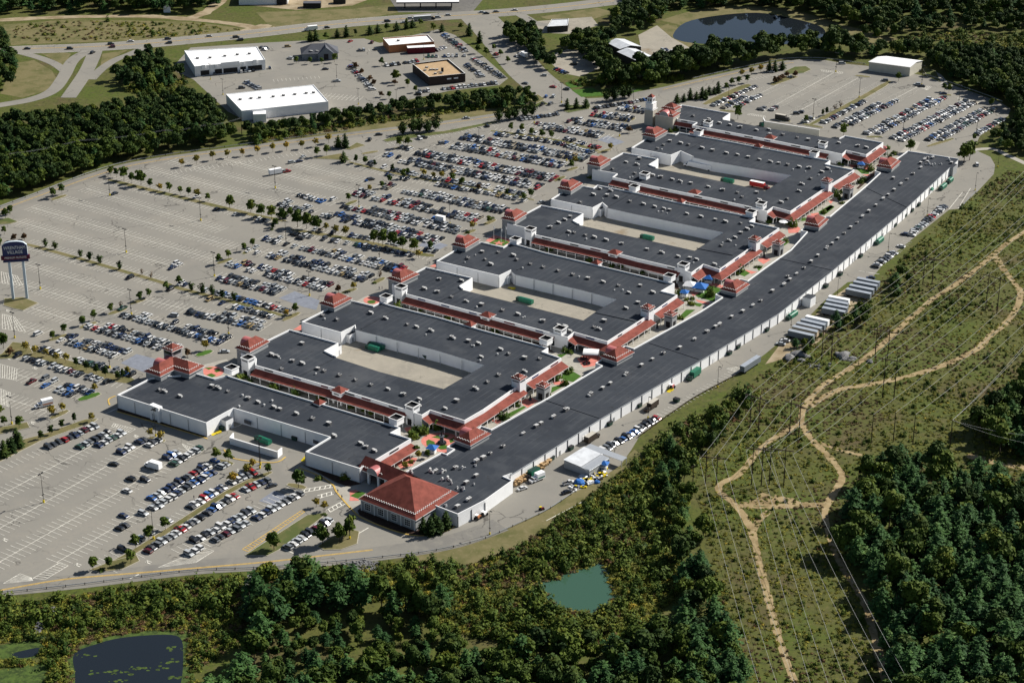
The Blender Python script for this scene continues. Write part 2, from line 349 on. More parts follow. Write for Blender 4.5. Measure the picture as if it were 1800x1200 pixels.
b.ribbon(smooth(WP([(-70, 1045), (0, 1035), (150, 1020), (330, 998), (450, 990), (560, 983), (700, 968), (800, 950), (880, 922)]), 5), 10.5, .05)
struct('ring_road', b, [M['road']])
b = MB()
b.ribbon(smooth(WP([(1395, 690), (1250, 690)]), 2), .1, .02)
b.v, b.f, b.m = [], [], []
b.sheet(WP([(1345, 640), (1372, 604), (1420, 568), (1460, 525), (1500, 498), (1540, 500), (1535, 520), (1500, 545), (1460, 575), (1440, 600), (1395, 625)]), .02)
struct('trailer_apron', b, [M['sand']])
b = MB()
def D(p, wd, z=.04):
    q = smooth(WP(p), 6); b.ribbon(q, [wd*random.uniform(.78, 1.22) for _ in q], z)
D([(1830, 388), (1800, 408), (1770, 428), (1747, 447), (1720, 470), (1680, 500), (1640, 525), (1600, 560), (1560, 597), (1520, 630), (1490, 650), (1450, 675), (1425, 700), (1410, 725), (1412, 750), (1430, 775), (1455, 800), (1475, 825), (1480, 840), (1470, 860), (1455, 885), (1450, 905), (1458, 940), (1470, 975), (1490, 1010), (1520, 1060), (1535, 1110), (1550, 1170), (1562, 1230)], 3.0)
D([(1747, 447), (1765, 475), (1785, 500), (1795, 520), (1775, 560), (1740, 590), (1715, 615), (1650, 645), (1580, 665), (1520, 677), (1480, 683), (1445, 700), (1425, 715)], 3.3, .05)
D([(1410, 742), (1375, 762), (1340, 785), (1300, 832), (1270, 848), (1264, 862), (1290, 885), (1310, 910), (1325, 945), (1335, 990), (1345, 1030), (1358, 1080), (1375, 1140), (1405, 1220)], 2.9, .045)
D([(1455, 884), (1400, 887), (1350, 887), (1300, 884)], 2.2, .035); D([(1450, 888), (1390, 891), (1340, 892), (1300, 888)], 1.8, .036)
for bx, by, br in ((1330, 882, 4), (1352, 880, 5), (1375, 877, 4), (1395, 882, 3.5), (1312, 889, 3), (1365, 888, 4), (1415, 886, 2.5), (1342, 872, 3)):
    c = W(bx, by); b.sheet([(c[0]+br*random.uniform(.5, 1.3)*cos(k*.52), c[1]+br*random.uniform(.4, 1.1)*sin(k*.52)) for k in range(12)], .026+bx*1e-6)
D([(1352, 898), (1335, 913), (1322, 938)], 2.8, .035)
D([(1700, 800), (1760, 815), (1830, 826)], 4.5)
D([(1440, 778), (1475, 790), (1515, 800)], 2.2, .035)
struct('dirt_track', b, [M['dirt']])
b = MB()
D([(-40, 38), (100, 31), (250, 29), (330, 34), (400, 41), (450, 49)], 8)
D([(330, 34), (365, 20), (400, -10)], 9, .05)
D([(440, 48), (465, 54), (485, 55)], 22, .03)
struct('gravel_road', b, [M['sand']])
b = MB(); b.ribbon(smooth(WP([(1708, 264), (1745, 262), (1775, 275), (1830, 300)]), 5), 4, .04); b.ribbon(smooth(WP([(1628, 124), (1648, 132), (1660, 148)]), 4), 5, .04)
struct('footpath', b, [M['concrete']])
# grass fields
b = MB()
for p in ([(5, 44), (130, 34), (340, 39), (445, 53), (350, 63), (250, 71), (100, 76), (20, 80)], [(0, 165), (25, 112), (60, 106), (92, 125), (100, 140), (80, 160), (40, 172)], [(70, 93), (110, 92), (125, 95), (112, 115)],
          [(132, 150), (142, 120), (157, 98), (160, 100), (152, 130)], [(176, 120), (180, 95), (225, 88), (200, 102)], [(450, 22), (620, 16), (690, 8), (700, 22), (650, 32), (480, 52)], [(950, 30), (1050, 14), (1080, 22), (1040, 35), (960, 34)],
          [(430, 260), (520, 236), (600, 222), (700, 208), (790, 196), (880, 190), (900, 188), (880, 200), (772, 214), (612, 233), (450, 254)], [(1158, 48), (1175, 42), (1200, 75), (1190, 78), (1172, 60)],
          [(700, 975), (840, 950), (960, 897), (1020, 858), (1085, 818), (1115, 790), (1128, 798), (1080, 848), (1000, 907), (930, 957), (860, 992), (800, 1002), (730, 990)]):
    b.sheet(WP(p), .02)
struct('meadow', b, [M['dry']])
b = MB(); b.ribbon(smooth(WP([(1185, 42), (1250, 24), (1330, 18), (1390, 28), (1450, 46), (1500, 60), (1560, 75)]), 5), 26, .02); b.ribbon(smooth(WP([(1172, 45), (1185, 65), (1215, 82)]), 4), 14, .025)
struct('pond_bank', b, [M['dry']])
# water
POND = [(947, 1027), (985, 1010), (1010, 1000), (1060, 987), (1073, 1010), (1085, 1040), (1086, 1055), (1060, 1072), (1035, 1084), (1008, 1075), (975, 1070), (957, 1050)]
b = MB(); b.sheet(smooth(WP(POND), 4, True), .05); struct('pond_water', b, [M['pond_green']])
b = MB(); b.sheet(smooth(WP([(1183, 62), (1205, 40), (1260, 28), (1330, 23), (1385, 31), (1440, 46), (1450, 62), (1420, 74), (1370, 79), (1330, 80), (1280, 79), (1230, 77), (1195, 72)]), 4, True), .05)
b.sheet(smooth(WP([(131, 1148), (165, 1133), (210, 1121), (280, 1115), (316, 1120), (322, 1150), (318, 1200), (300, 1225), (150, 1225), (132, 1180)]), 4, True), .07)
b.sheet(smooth(WP([(20, 1150), (40, 1143), (70, 1138), (60, 1152), (35, 1156)]), 4, True), .07)
struct('dark_pond_water', b, [M['pond_dark']])
b = MB(); b.sheet(smooth(WP([(120, 1150), (160, 1128), (210, 1114), (285, 1107), (326, 1108), (333, 1150), (328, 1230), (130, 1230), (118, 1185)]), 4, True), .05)
b.sheet(smooth(WP([(-20, 1140), (45, 1126), (75, 1132), (62, 1156), (-20, 1160)]), 4, True), .05); b.sheet(smooth(WP([(-20, 1185), (82, 1168), (86, 1230), (-20, 1230)]), 4, True), .05)
for cx, cy, n_c in ((175, 1182, 9), (212, 1181, 10), (240, 1174, 8), (272, 1173, 7), (305, 1163, 9), (215, 1197, 8), (300, 1190, 8), (310, 1140, 8), (150, 1150, 6)):
    for _ in range(n_c):
        c = W(cx+random.gauss(0, 11), cy+random.gauss(0, 2.2)); r = random.uniform(.25, 1.0); b.sheet([(c[0]+r*random.uniform(.6, 1.5)*cos(k*.9), c[1]+r*random.uniform(.4, 1)*sin(k*.9)) for k in range(7)], .09+random.uniform(0, .01))
struct('duckweed_mat', b, [M['algae']])

# service yards and mall pavements
b = MB()
for p in ([(560, 612), (640, 586), (860, 650), (845, 672), (782, 705), (655, 668), (585, 645)], [(800, 492), (895, 472), (1095, 528), (1030, 580), (808, 524)], [(995, 378), (1062, 356), (1280, 408), (1225, 455), (1006, 398)], [(1130, 280), (1200, 258), (1410, 305), (1352, 348), (1140, 302)]):
    b.sheet(WP(p), .045)
struct('service_yard', b, [M['yard']])
b = MB()
for p in ([(345, 657), (358, 641), (398, 631), (418, 650), (448, 668), (735, 745), (835, 758), (800, 810), (720, 855), (690, 865), (640, 835), (690, 765), (410, 676), (378, 682)],
          [(608, 540), (640, 522), (672, 511), (690, 515), (712, 535), (990, 612), (1085, 640), (1060, 665), (960, 645), (690, 555), (655, 552)],
          [(842, 434), (862, 416), (890, 400), (915, 402), (945, 430), (1215, 494), (1300, 520), (1260, 540), (1160, 525), (905, 450), (880, 450)],
          [(1020, 340), (1035, 322), (1055, 310), (1080, 312), (1110, 335), (1345, 388), (1430, 405), (1400, 425), (1310, 405), (1060, 345)],
          [(1168, 244), (1180, 228), (1190, 218), (1230, 235), (1480, 288), (1560, 290), (1590, 260), (1600, 246), (1618, 250), (1600, 285), (1520, 315), (1440, 300), (1195, 250)]):
    b.sheet(WP(p), .05)
b.sheet(WP([(690, 815), (820, 745), (1000, 634), (1215, 502), (1380, 390), (1545, 287), (1600, 262), (1630, 268), (1560, 315), (1400, 445), (1320, 500), (1240, 552), (1070, 650), (880, 760), (720, 860)]), .055)
b.sheet(WP([(524, 824), (560, 838), (584, 851), (596, 868), (622, 899), (634, 905), (665, 880), (680, 850), (640, 842), (610, 855), (592, 850), (560, 832), (530, 818)]), .05)
struct('pavement', b, [M['concrete']])
b = MB()
def ell(cx, cy, rx, ry, n=20): return [(cx+rx*cos(2*pi*i/n), cy+ry*sin(2*pi*i/n)) for i in range(n)]
Z3 = lambda p: ZP(590, 700, 6.667, p); Z8 = lambda p: ZP(850, 580, 6.667, p); Z4c = lambda p: ZP(1160, 470, 4.978, p); Z3c = lambda p: ZP(1330, 370, 4.978, p)
Z1 = lambda p: ZP(190, 590, 6.667, p); Z6 = lambda p: ZP(500, 500, 6.667, p); Z44 = lambda p: ZP(660, 330, 6, p); Z7b = lambda p: ZP(1250, 250, 4.978, p); Z1b = lambda p: ZP(1330, 200, 4.978, p)
PINK = [Z3(ell(1235, 500, 235, 100)), Z3([(700, 760), (860, 690), (960, 700), (900, 790), (760, 820)]), Z3([(1170, 600), (1310, 590), (1310, 640), (1180, 620)]), Z3([(800, 350), (880, 330), (900, 380), (830, 390)]),
        Z8([(1095, 340), (1180, 290), (1350, 290), (1385, 330), (1300, 420), (1170, 440)]), Z8([(800, 600), (970, 600), (970, 645), (830, 640)]), Z8([(420, 830), (560, 790), (640, 830), (520, 910), (470, 880)]), Z8([(80, 1050), (240, 1050), (160, 1100)]),
        Z4c([(260, 220), (330, 200), (400, 210), (330, 240), (290, 250)]), Z4c([(390, 150), (450, 130), (560, 160), (540, 180)]), Z4c([(310, 280), (440, 310), (420, 330), (330, 300)]), Z4c([(740, 20), (850, 40), (800, 60)]),
        Z3c([(270, 150), (340, 125), (385, 160), (360, 195), (280, 200)]), Z3c([(0, 430), (60, 405), (125, 430), (60, 470)]), Z3c([(470, 30), (540, 20), (550, 45), (490, 55)]),
        Z1(ell(1230, 420, 125, 60)), Z6(ell(1030, 185, 105, 45)), Z44([(1160, 560), (1250, 500), (1440, 550), (1390, 600), (1330, 610)]), Z7b([(1200, 200), (1290, 200), (1300, 220), (1230, 225)]), Z1b([(820, 455), (900, 455), (880, 475)]), Z1b([(930, 480), (970, 455), (1040, 485), (1000, 500)]), Z1b([(920, 535), (1000, 530), (990, 550)]), Z1b([(620, 760), (680, 750), (650, 790)]),
        ZP(560, 850, 9.23, [(500, 110), (600, 100), (650, 120), (510, 195)]), ZP(560, 850, 9.23, [(510, 200), (640, 245), (660, 275), (500, 275)]), ZP(400, 560, 6.667, [(770, 130), (865, 70), (870, 140)]), ZP(660, 330, 6, [(570, 830), (640, 800), (645, 840)])]
for p in PINK: b.sheet(WP(p), .075)
struct('pink_paving', b, [M['pink']])
b = MB()
LAWN = [Z3([(1120, 455), (1230, 425), (1335, 430), (1300, 460), (1230, 475)]), Z3([(1060, 500), (1090, 480), (1160, 510), (1165, 545), (1110, 570), (1065, 550)]), Z3([(1185, 580), (1240, 550), (1310, 545), (1300, 590), (1230, 597)]), Z3([(1330, 490), (1390, 455), (1400, 500), (1345, 525)]),
        Z8([(900, 560), (930, 500), (1050, 485), (1145, 540), (1050, 610), (960, 590)]), Z8([(790, 740), (800, 670), (900, 640), (950, 650)]), Z8([(240, 1040), (260, 990), (470, 890), (500, 905), (330, 1010)]), Z8([(1000, 265), (900, 330), (860, 290)]),
        Z4c([(390, 190), (440, 160), (560, 190), (500, 260), (470, 300), (330, 260), (310, 245)]), Z4c([(160, 440), (230, 370), (310, 370), (220, 440)]), Z4c([(310, 310), (380, 320), (350, 345), (310, 335)]), Z4c([(690, 60), (730, 20), (790, 50), (740, 80)]),
        Z3c([(180, 270), (240, 250), (290, 275), (240, 310)]), Z3c([(360, 75), (430, 60), (440, 90), (390, 95)]), Z3c([(0, 500), (60, 480), (20, 530)]),
        Z1([(1130, 375), (1240, 370), (1180, 400)]), Z1([(1240, 410), (1300, 385), (1320, 415), (1270, 430)]), Z1([(1150, 460), (1210, 440), (1270, 465), (1220, 490)]), Z6(ell(1020, 205, 50, 20)), Z44([(1190, 590), (1290, 530), (1420, 575), (1350, 612)]), Z7b([(940, 620), (1050, 550), (1080, 570), (990, 640)]), Z1b([(540, 860), (640, 800), (680, 810), (590, 880)]), Z1b([(1110, 285), (1180, 285), (1150, 297)]), Z1b([(860, 475), (900, 470), (990, 500), (980, 530), (920, 525)]),
        ZP(560, 850, 9.23, [(510, 195), (650, 120), (770, 150), (640, 240)]), [(993, 146), (1015, 140), (1032, 152), (1002, 155)], [(1005, 159), (1042, 155), (1066, 168), (1022, 171)], [(1140, 154), (1100, 158), (1075, 166), (1100, 168)]]
for p in LAWN: b.sheet(WP(p), .08)
struct('lawn', b, [M['lawn']])
b = MB()
for p in ([(430, 672), (690, 742), (700, 752), (410, 674)], [(715, 545), (960, 606), (975, 620), (690, 550)], [(930, 438), (1190, 496), (1195, 510), (905, 447)], [(1120, 342), (1330, 386), (1340, 396), (1105, 344)], [(1235, 240), (1440, 283), (1460, 294), (1225, 244)],
          [(206, 722), (360, 769), (378, 762), (360, 755), (208, 716)], [(530, 815), (636, 850), (612, 855), (592, 848)], [(628, 897), (632, 905), (672, 925), (720, 940.5), (750, 942), (786, 933), (800, 922), (770, 905), (700, 890), (650, 880)], Z1b([(890, 660), (960, 600), (1085, 500), (1030, 500), (870, 655)])):  # bed at the red pavilion also stands in for its wall's shadow band
    b.sheet(WP(p), .065)
struct('planting_bed_with_shade', b, [M['mulch_with_shade']])

# kerbed islands: one slab each
islands = []
def isl(poly_w, top='dry', kerb='kerb', h=.15):
    islands.append(1); h = h+.004*len(islands)*.5
    bb = MB(); poly_w = ccw(poly_w); bb.prism(poly_w, .0, h, 0, 0)
    try: bb.sheet(inset(poly_w, [.22]*len(poly_w)), h+.006, 1)
    except Exception: pass
    struct('traffic_island', bb, [M[kerb], M[top]])
def isr(pts, wd, top='dry'):
    q = smooth(WP(pts), 3); L = []; R = []
    for i in range(len(q)):
        a = Vector(q[max(i-1, 0)]); c = Vector(q[min(i+1, len(q)-1)]); d = (c-a).normalized(); n_ = Vector((-d.y, d.x)); e = .55 if i in (0, len(q)-1) else 1
        L.append(tuple(Vector(q[i])+n_*wd/2*e)); R.append(tuple(Vector(q[i])-n_*wd/2*e))
    isl(L+R[::-1], top)
for p, wd in (([(38, 427), (140, 455), (285, 496.7), (308, 505), (421.7, 534), (505, 557)], 3.4), ([(190, 316), (300, 343), (445, 378), (503, 389)], 4.2), ([(511, 404), (600, 418), (673, 432), (727, 445), (764, 450)], 4.2), ([(613, 285), (680, 302), (790, 324), (857, 335), (940, 352)], 3),
              ([(862, 230), (983, 248), (1058, 268)], 4), ([(30, 613), (45, 618), (120, 640), (196, 663), (234, 670)], 6.5), ([(185, 996), (240, 967), (345, 900), (415, 857), (478, 829)], 3.2), ([(1238, 184), (1290, 160), (1318, 149)], 6), ([(1422, 221), (1510, 175), (1565, 143)], 4.5)): isr(p, wd)
for p in ([(228, 535), (256, 525)], [(190, 553), (222, 542)], [(140, 577), (170, 566)], [(85, 599), (118, 588)], [(427, 447), (446, 436)], [(382, 464), (408, 454)], [(605, 362), (628, 352)], [(668, 333), (688, 324)], [(690, 262), (725, 257)], [(636, 271), (665, 266)],
          [(88, 736), (120, 721)], [(655, 499), (676, 488)], [(600, 516), (627, 507)], [(497, 564), (527, 549)], [(815, 412), (836, 404)], [(850, 396), (871, 386)], [(975, 319), (993, 310)], [(995, 301), (1016, 294)], [(1098, 215), (1116, 208)], [(1050, 270), (1074, 262)], [(90, 352), (117, 343)],
          [(1362, 209), (1390, 214)], [(1410, 218), (1447, 225)], [(1265, 194), (1293, 197)], [(1503, 133), (1530, 136)], [(1650, 165), (1673, 168)], [(1736, 197), (1753, 190)], [(1523, 241), (1551, 241)], [(1630, 258), (1676, 244)], [(262, 769), (290, 776)], [(376, 808), (410, 816)], [(505, 851), (538, 858)]): isr(p, 3.6)
for p in ([(137, 704), (176, 691)], [(345, 626), (373, 616)]): isr(p, 4.5, 'lawn')
for p, tp in (([(5.8, 537), (7, 525), (41, 522.7), (67.7, 533), (41, 546), (23, 542.5)], 'dry'), ([(-20, 632), (3, 622), (22, 601), (50, 605), (58, 620), (30, 630)], 'dry'), ([(-10, 388), (15, 383), (32, 390), (18, 394), (-10, 396)], 'grass'), ([(607, 263), (627, 251), (643, 256), (617, 264)], 'dry'), ([(547, 279), (600, 270), (617, 282), (590, 281)], 'dry'),
              ([(672, 247), (700, 238), (780, 231), (872, 213), (880, 215), (800, 233), (700, 247), (680, 250)], 'grass'), ([(945, 166), (958, 175), (940, 184), (925, 184)], 'dry'), ([(990, 196), (1000, 185), (1038, 186), (1036, 192), (1000, 199)], 'grass'),
              ([(-20, 822), (0, 812), (72, 775), (165, 742), (173, 736), (150, 737), (70, 765), (42, 772), (-20, 806)], 'dry'), ([(-20, 755), (48, 742), (53, 752), (-20, 768)], 'dry'), ([(157, 1001), (200, 985), (240, 975), (246, 986), (215, 1001), (175, 1006)], 'dry'),
              ([(430, 976), (470, 950), (540, 905), (576, 901), (562, 913), (490, 967), (470, 977)], 'grass'), ([(557, 961), (580, 945), (615, 929), (632, 934), (628, 956), (600, 966), (570, 967)], 'dry'), ([(1352, 149), (1370, 137), (1390, 132), (1404, 136), (1360, 151)], 'dry'), ([(1377, 127), (1397, 118), (1417, 117), (1426, 123), (1413, 129), (1387, 131)], 'grass'), ([(1622, 121), (1645, 125), (1655, 146), (1630, 136)], 'grass')):
    isl(WP(p), tp)
# kerb lines, yellow kerbs
b = MB()
for p in ([(525, 822), (560, 836), (585, 852), (592, 865), (622, 899), (640, 912), (690, 932), (728, 941), (760, 940), (790, 931), (812, 915)], [(205, 723), (280, 745), (365, 771)], [(394, 790), (412, 806), (480, 813), (502, 803)], [(193, 712), (191, 702), (203, 696)]):
    b.ribbon(smooth(WP(p), 4), .7, .16)
struct('yellow_kerb', b, [M['kerb_y']])
# painted markings
b = MB(); y = MB()
def pl(p, wd=.3, mb=None, z=.085): (mb or b).ribbon(smooth(WP(p), 4) if len(p) > 2 else WP(p), wd, z)
for o_ in (-.25, .25): y.ribbon(smooth(WP([(-70, 393), (0, 369.5), (60, 347.5), (185, 303.5), (275, 283), (450, 259), (612, 238), (772, 219), (875, 204)]), 4), .22, .085, 0, o_)
for o_ in (-.25, .25): y.ribbon(smooth(WP([(1165, 158), (1217, 146), (1293, 129), (1350, 116), (1395, 110.5)]), 4), .22, .085, 0, o_)
for o_ in (-.28, .28): y.ribbon(smooth(WP([(-70, 1047), (0, 1037), (112, 1018), (250, 1006), (450, 989), (560, 977), (655, 966)]), 4), .3, .085, 0, o_)
for o_ in (-.25, .25): y.ribbon(smooth(WP([(40, 86), (150, 83), (250, 77.5), (350, 68.5), (450, 58.5), (560, 46), (660, 37), (760, 30), (850, 25), (960, 16), (1080, 2)]), 4), .3, .09, 0, o_)
for o_ in (-9, 9): b.ribbon(smooth(WP([(-80, 94), (40, 88), (150, 84), (250, 78), (350, 69), (450, 59), (560, 46), (660, 37), (760, 30)]), 4), .2, .09, 0, o_)
pl([(812, 912), (840, 895), (1050, 748), (1232, 640), (1375, 552), (1470, 480), (1600, 370), (1640, 330)], .35)   # line along the rear wall
for (x0, y0), (x1, y1) in (((960, 915), (1050, 868)), ((1050, 868), (1100, 842))): pl([(x0, y0), (x1, y1)], .3)
for p in ([(1668, 368), (1692, 338)], [(1684, 367), (1706, 331)]): pl(p, .3)
for p in ([(372, 765), (420, 748)], [(420, 748), (432, 741)], [(600, 955), (648, 927)], [(228, 1017), (244, 1009)], [(500, 966), (516, 972)], [(186, 727), (205, 718)]): pl(p, .45)
struct('yellow_line', y, [M['yellow']])
# crosswalks and hatched ends
def hatch(quad, n, mb=b, wd=.25):
    a, c, d, e = WP(quad)
    for i in range(n+1):
        t = i/n; p0 = (a[0]+(c[0]-a[0])*t, a[1]+(c[1]-a[1])*t); p1 = (e[0]+(d[0]-e[0])*t, e[1]+(d[1]-e[1])*t); mb.ribbon([p0, p1], wd, .085)
    mb.ribbon([a, c], wd, .087); mb.ribbon([e, d], wd, .087)
for q, n in (([(200, 744), (238, 754), (228, 760), (196, 750)], 9), ([(320, 780), (355, 793), (345, 798), (328, 790)], 8), ([(6, 1025), (35, 1008), (55, 1015), (58, 1020)], 7), ([(58, 1016), (105, 988), (120, 994), (80, 1018)], 8), ([(278, 997), (360, 963), (376, 968), (345, 988)], 11),
             ([(2, 478), (30, 485), (40, 502), (4, 498)], 7), ([(4, 552), (26, 557), (45, 583), (4, 578)], 7), ([(0, 640), (30, 648), (28, 668), (0, 664)], 7), ([(0, 683), (18, 690), (16, 715), (0, 710)], 6), ([(1277, 648), (1296, 645), (1302, 648), (1293, 655)], 6), ([(1520, 478), (1546, 482), (1530, 480), (1510, 476)], 4),
             ([(1443, 123), (1482, 127), (1480, 130), (1445, 126)], 12), ([(1614, 149), (1637, 153), (1630, 159), (1618, 155)], 8), ([(1682, 172), (1714, 177), (1708, 183), (1690, 180)], 10), ([(1313, 202), (1346, 207), (1344, 204), (1318, 200)], 10)): hatch(q, n)
hatch([(430, 962), (528, 898), (535, 900), (440, 968)], 22, y, .3) if False else None
hy = MB(); hatch([(426, 965), (530, 897), (536, 899), (436, 969)], 24, hy, .3); struct('yellow_hatching', hy, [M['yellow']])
cw = MB()
for a_, c_ in (((585, 866), (560, 873)), ((532, 863), (584, 854)), ((577, 898), (606, 882)), ((250, 150), (251, 150))):
    p0, p1 = Vector(W(*a_)), Vector(W(*c_)); L = (p1-p0).length
    if L < 3: continue
    d = (p1-p0)/L; q = Vector((-d.y, d.x))
    for o_ in (-1.2, 1.2): cw.ribbon([tuple(p0+q*o_), tuple(p1+q*o_)], .4, .085)
    k = 0.0
    while k < L: cw.ribbon([tuple(p0+d*k-q*1.2), tuple(p0+d*(k+1.2)+q*1.2)], .5, .088); k += 2.2
for x, y_ in ((12, 547), (15, 631), (61, 648), (56, 744), (203, 748), (238, 768), (419, 828), (136, 994), (260, 989), (517, 962), (305, 720), (8, 950), (1215, 205), (1405, 226), (1480, 234), (1540, 244)):
    c = W(x, y_); cw.box((c[0], c[1], .084), (2.6, .5, .004), radians(-34)); cw.box((c[0]+.3, c[1]+1.2, .084), (2.6, .4, .004), radians(-34)); cw.box((c[0]-.5, c[1]+.7, .084), (.5, 1.4, .004), radians(-34))
struct('road_marking', cw, [M['line']])
bl = MB()
for p in ([(212, 638), (240, 622), (278, 632), (262, 652), (255, 655)], [(490, 524), (518, 512), (562, 528), (556, 545), (535, 540)], [(735, 432), (752, 420), (788, 431), (770, 440)], [(1050, 246), (1068, 238), (1098, 250), (1080, 256)], [(455, 880), (482, 862), (512, 874), (490, 890)]): bl.sheet(WP(p), .06)
struct('blue_parking_bay', bl, [M['blue_paint']])
MARK = b
# ------------------------------------------------------------------ buildings
class Bld:
    """one building: an Empty that parents its parts; meshes are given in world coordinates"""
    def __init__(s, name, label, cat, loc, group=None):
        s.r = thing(name, label, cat, loc, 0, group); s.l = Vector(loc)
    def part(s, name, mb, mats, parent=None):
        return ob(name, mb.mesh(name, mats) if isinstance(mb, MB) else mb, parent or s.r, (0, 0, 0) if parent else tuple(-s.l))
    def copy(s, name, me, loc, rz=0, sc=None, parent=None):
        l = Vector(loc) if parent else Vector(loc)-s.l
        return ob(name, me, parent or s.r, tuple(l), rz, sc)
def shared(name, fn, mats):
    mb = MB(); fn(mb); return mb.mesh(name, mats)
def unit_fn(mb):
    mb.box((0, 0, .15), (2.3, 1.5, .3), 0, 1); mb.box((0, 0, .8), (2.3, 1.6, 1.05), 0, 1, 0); mb.box((-.65, -.15, 1.4), (.8, 1.0, .2), 0, 1, 0); mb.box((1.4, 0, .85), (.55, 1.1, .65), 0, 0, None, False, .5, 1)
UNIT = shared('roof_unit', unit_fn, [M['unit_top'], M['unit_side']])
def fan_fn(mb):
    mb.tube((0, 0, 0), (0, 0, .7), .32, .32, 8, 0); mb.tube((0, 0, .7), (0, 0, 1.0), .62, .35, 8, 0)
UNITS = [UNIT, shared('roof_unit', lambda mb: (mb.box((0, 0, .55), (2.0, 1.7, 1.1), 0, 1, 0), mb.box((.3, .2, 1.2), (1.0, .9, .25), 0, 1, 1), mb.tube((-.6, -.4, 1.1), (-.6, -.4, 1.35), .36, .36, 8, 1)), [M['unit_top'], M['unit_side']]), shared('roof_unit', lambda mb: (mb.box((0, 0, .2), (3.0, 1.7, .4), 0, 1), mb.box((-.5, 0, .95), (1.9, 1.6, 1.1), 0, 1, 0), mb.box((1.1, 0, .7), (1.1, 1.3, .7), 0, 0), mb.box((-.5, .1, 1.55), (.8, .8, .12), 0, 1)), [M['unit_top'], M['unit_side']])]
FAN = shared('roof_fan', fan_fn, [M['unit_top']])
def duct_fn(mb):
    mb.box((0, 0, .5), (1.1, 1.1, 1.0), .3, 0); mb.tube((0, 0, .9), (.4, 0, 1.9), .4, .55, 8, 0); mb.tube((.4, .2, .6), (1.9, .4, .8), .35, .3, 8, 0); mb.box((2.0, .4, .4), (.7, .7, .8), .2, 0)
DUCT = shared('exhaust_duct', duct_fn, [M['unit_top']])
def shell(B, px, top, nopar=(), z0=0.0, par=.75, wallmat='white', capw=.38, roofmat='roof', world=None):
    """walls with a parapet, its coping and the roof; edges in nopar (index of their first corner) have no parapet"""
    P = world or WP(px, top); n = len(P)
    flip = area(P) < 0
    np_ = set(nopar)
    if flip:
        P = P[::-1]; np_ = {(n-2-i) % n for i in np_}
    rz = top-par
    d = [0 if i in np_ else capw for i in range(n)]; Q = inset(P, d)
    wl, cp, rf = MB(), MB(), MB()
    for i in range(n):
        j = (i+1) % n; a, c = P[i], P[j]; zt = rz if i in np_ else top
        wl.face([(*a, z0), (*c, z0), (*c, zt), (*a, zt)], 0)
        if i not in np_:
            qa, qc = Q[i], Q[j]
            cp.face([(*a, top+.02), (*c, top+.02), (*qc, top+.02), (*qa, top+.02)], 0)
            cp.face([(*a, top+.02), (*a, top-.28), (*c, top-.28), (*c, top+.02)][::-1], 0) if False else None
            wl.face([(*qc, rz-.01), (*qa, rz-.01), (*qa, top+.02), (*qc, top+.02)], 0)
    rf.face([(*q, rz) for q in Q], 0)
    wo_ = B.part('wall', wl, [M[wallmat]]); B.part('coping', cp, [M['cap']]); ro = B.part('roof', rf, [M[roofmat]])
    bm = bmesh.new(); bm.from_mesh(ro.data); bmesh.ops.triangulate(bm, faces=bm.faces); bm.to_mesh(ro.data); bm.free()
    return P, Q, rz, ro
def dirw(a, c): v = Vector((c[0]-a[0], c[1]-a[1])); return v.normalized(), v.length
def units(B, pts, z, rz, parent=None):
    for i, (x, y) in enumerate(pts):
        p = W(x, y, z+.9); B.copy('roof_unit', UNITS[random.choice((0, 0, 0, 1, 2))], (p[0], p[1], z), rz+(pi if i % 3 == 0 else 0)+random.uniform(-.05, .05), random.uniform(.76, .98))
def downpipes(B, a, c, zt, step=9.0, wid=.28, out=.12):
    zp = T if zt > 5.4 else 5.9
    a, c = Vector(W(*a, zp)), Vector(W(*c, zp)); d = (c-a).normalized(); n_ = Vector((d.y, -d.x)); L = (c-a).length; k = max(1, round(L/step))
    for i in range(k+1):
        p = a+d*(L*i/k)+n_*out; mb = MB(); mb.box((0, 0, zt/2-.2), (wid, .22, zt-.5), 0, 0)
        if 'dp%.1f' % zt not in M: M['dp%.1f' % zt] = mb.mesh('downpipe', [M['unit_side'] if zt < 5.5 else M['steel']])
        B.copy('downpipe', M['dp%.1f' % zt], (p.x, p.y, 0), atan2(d.y, d.x))
POST = shared('post', lambda mb: mb.box((0, 0, 1.55), (.26, .26, 3.1), 0, 0), [M['cap']])
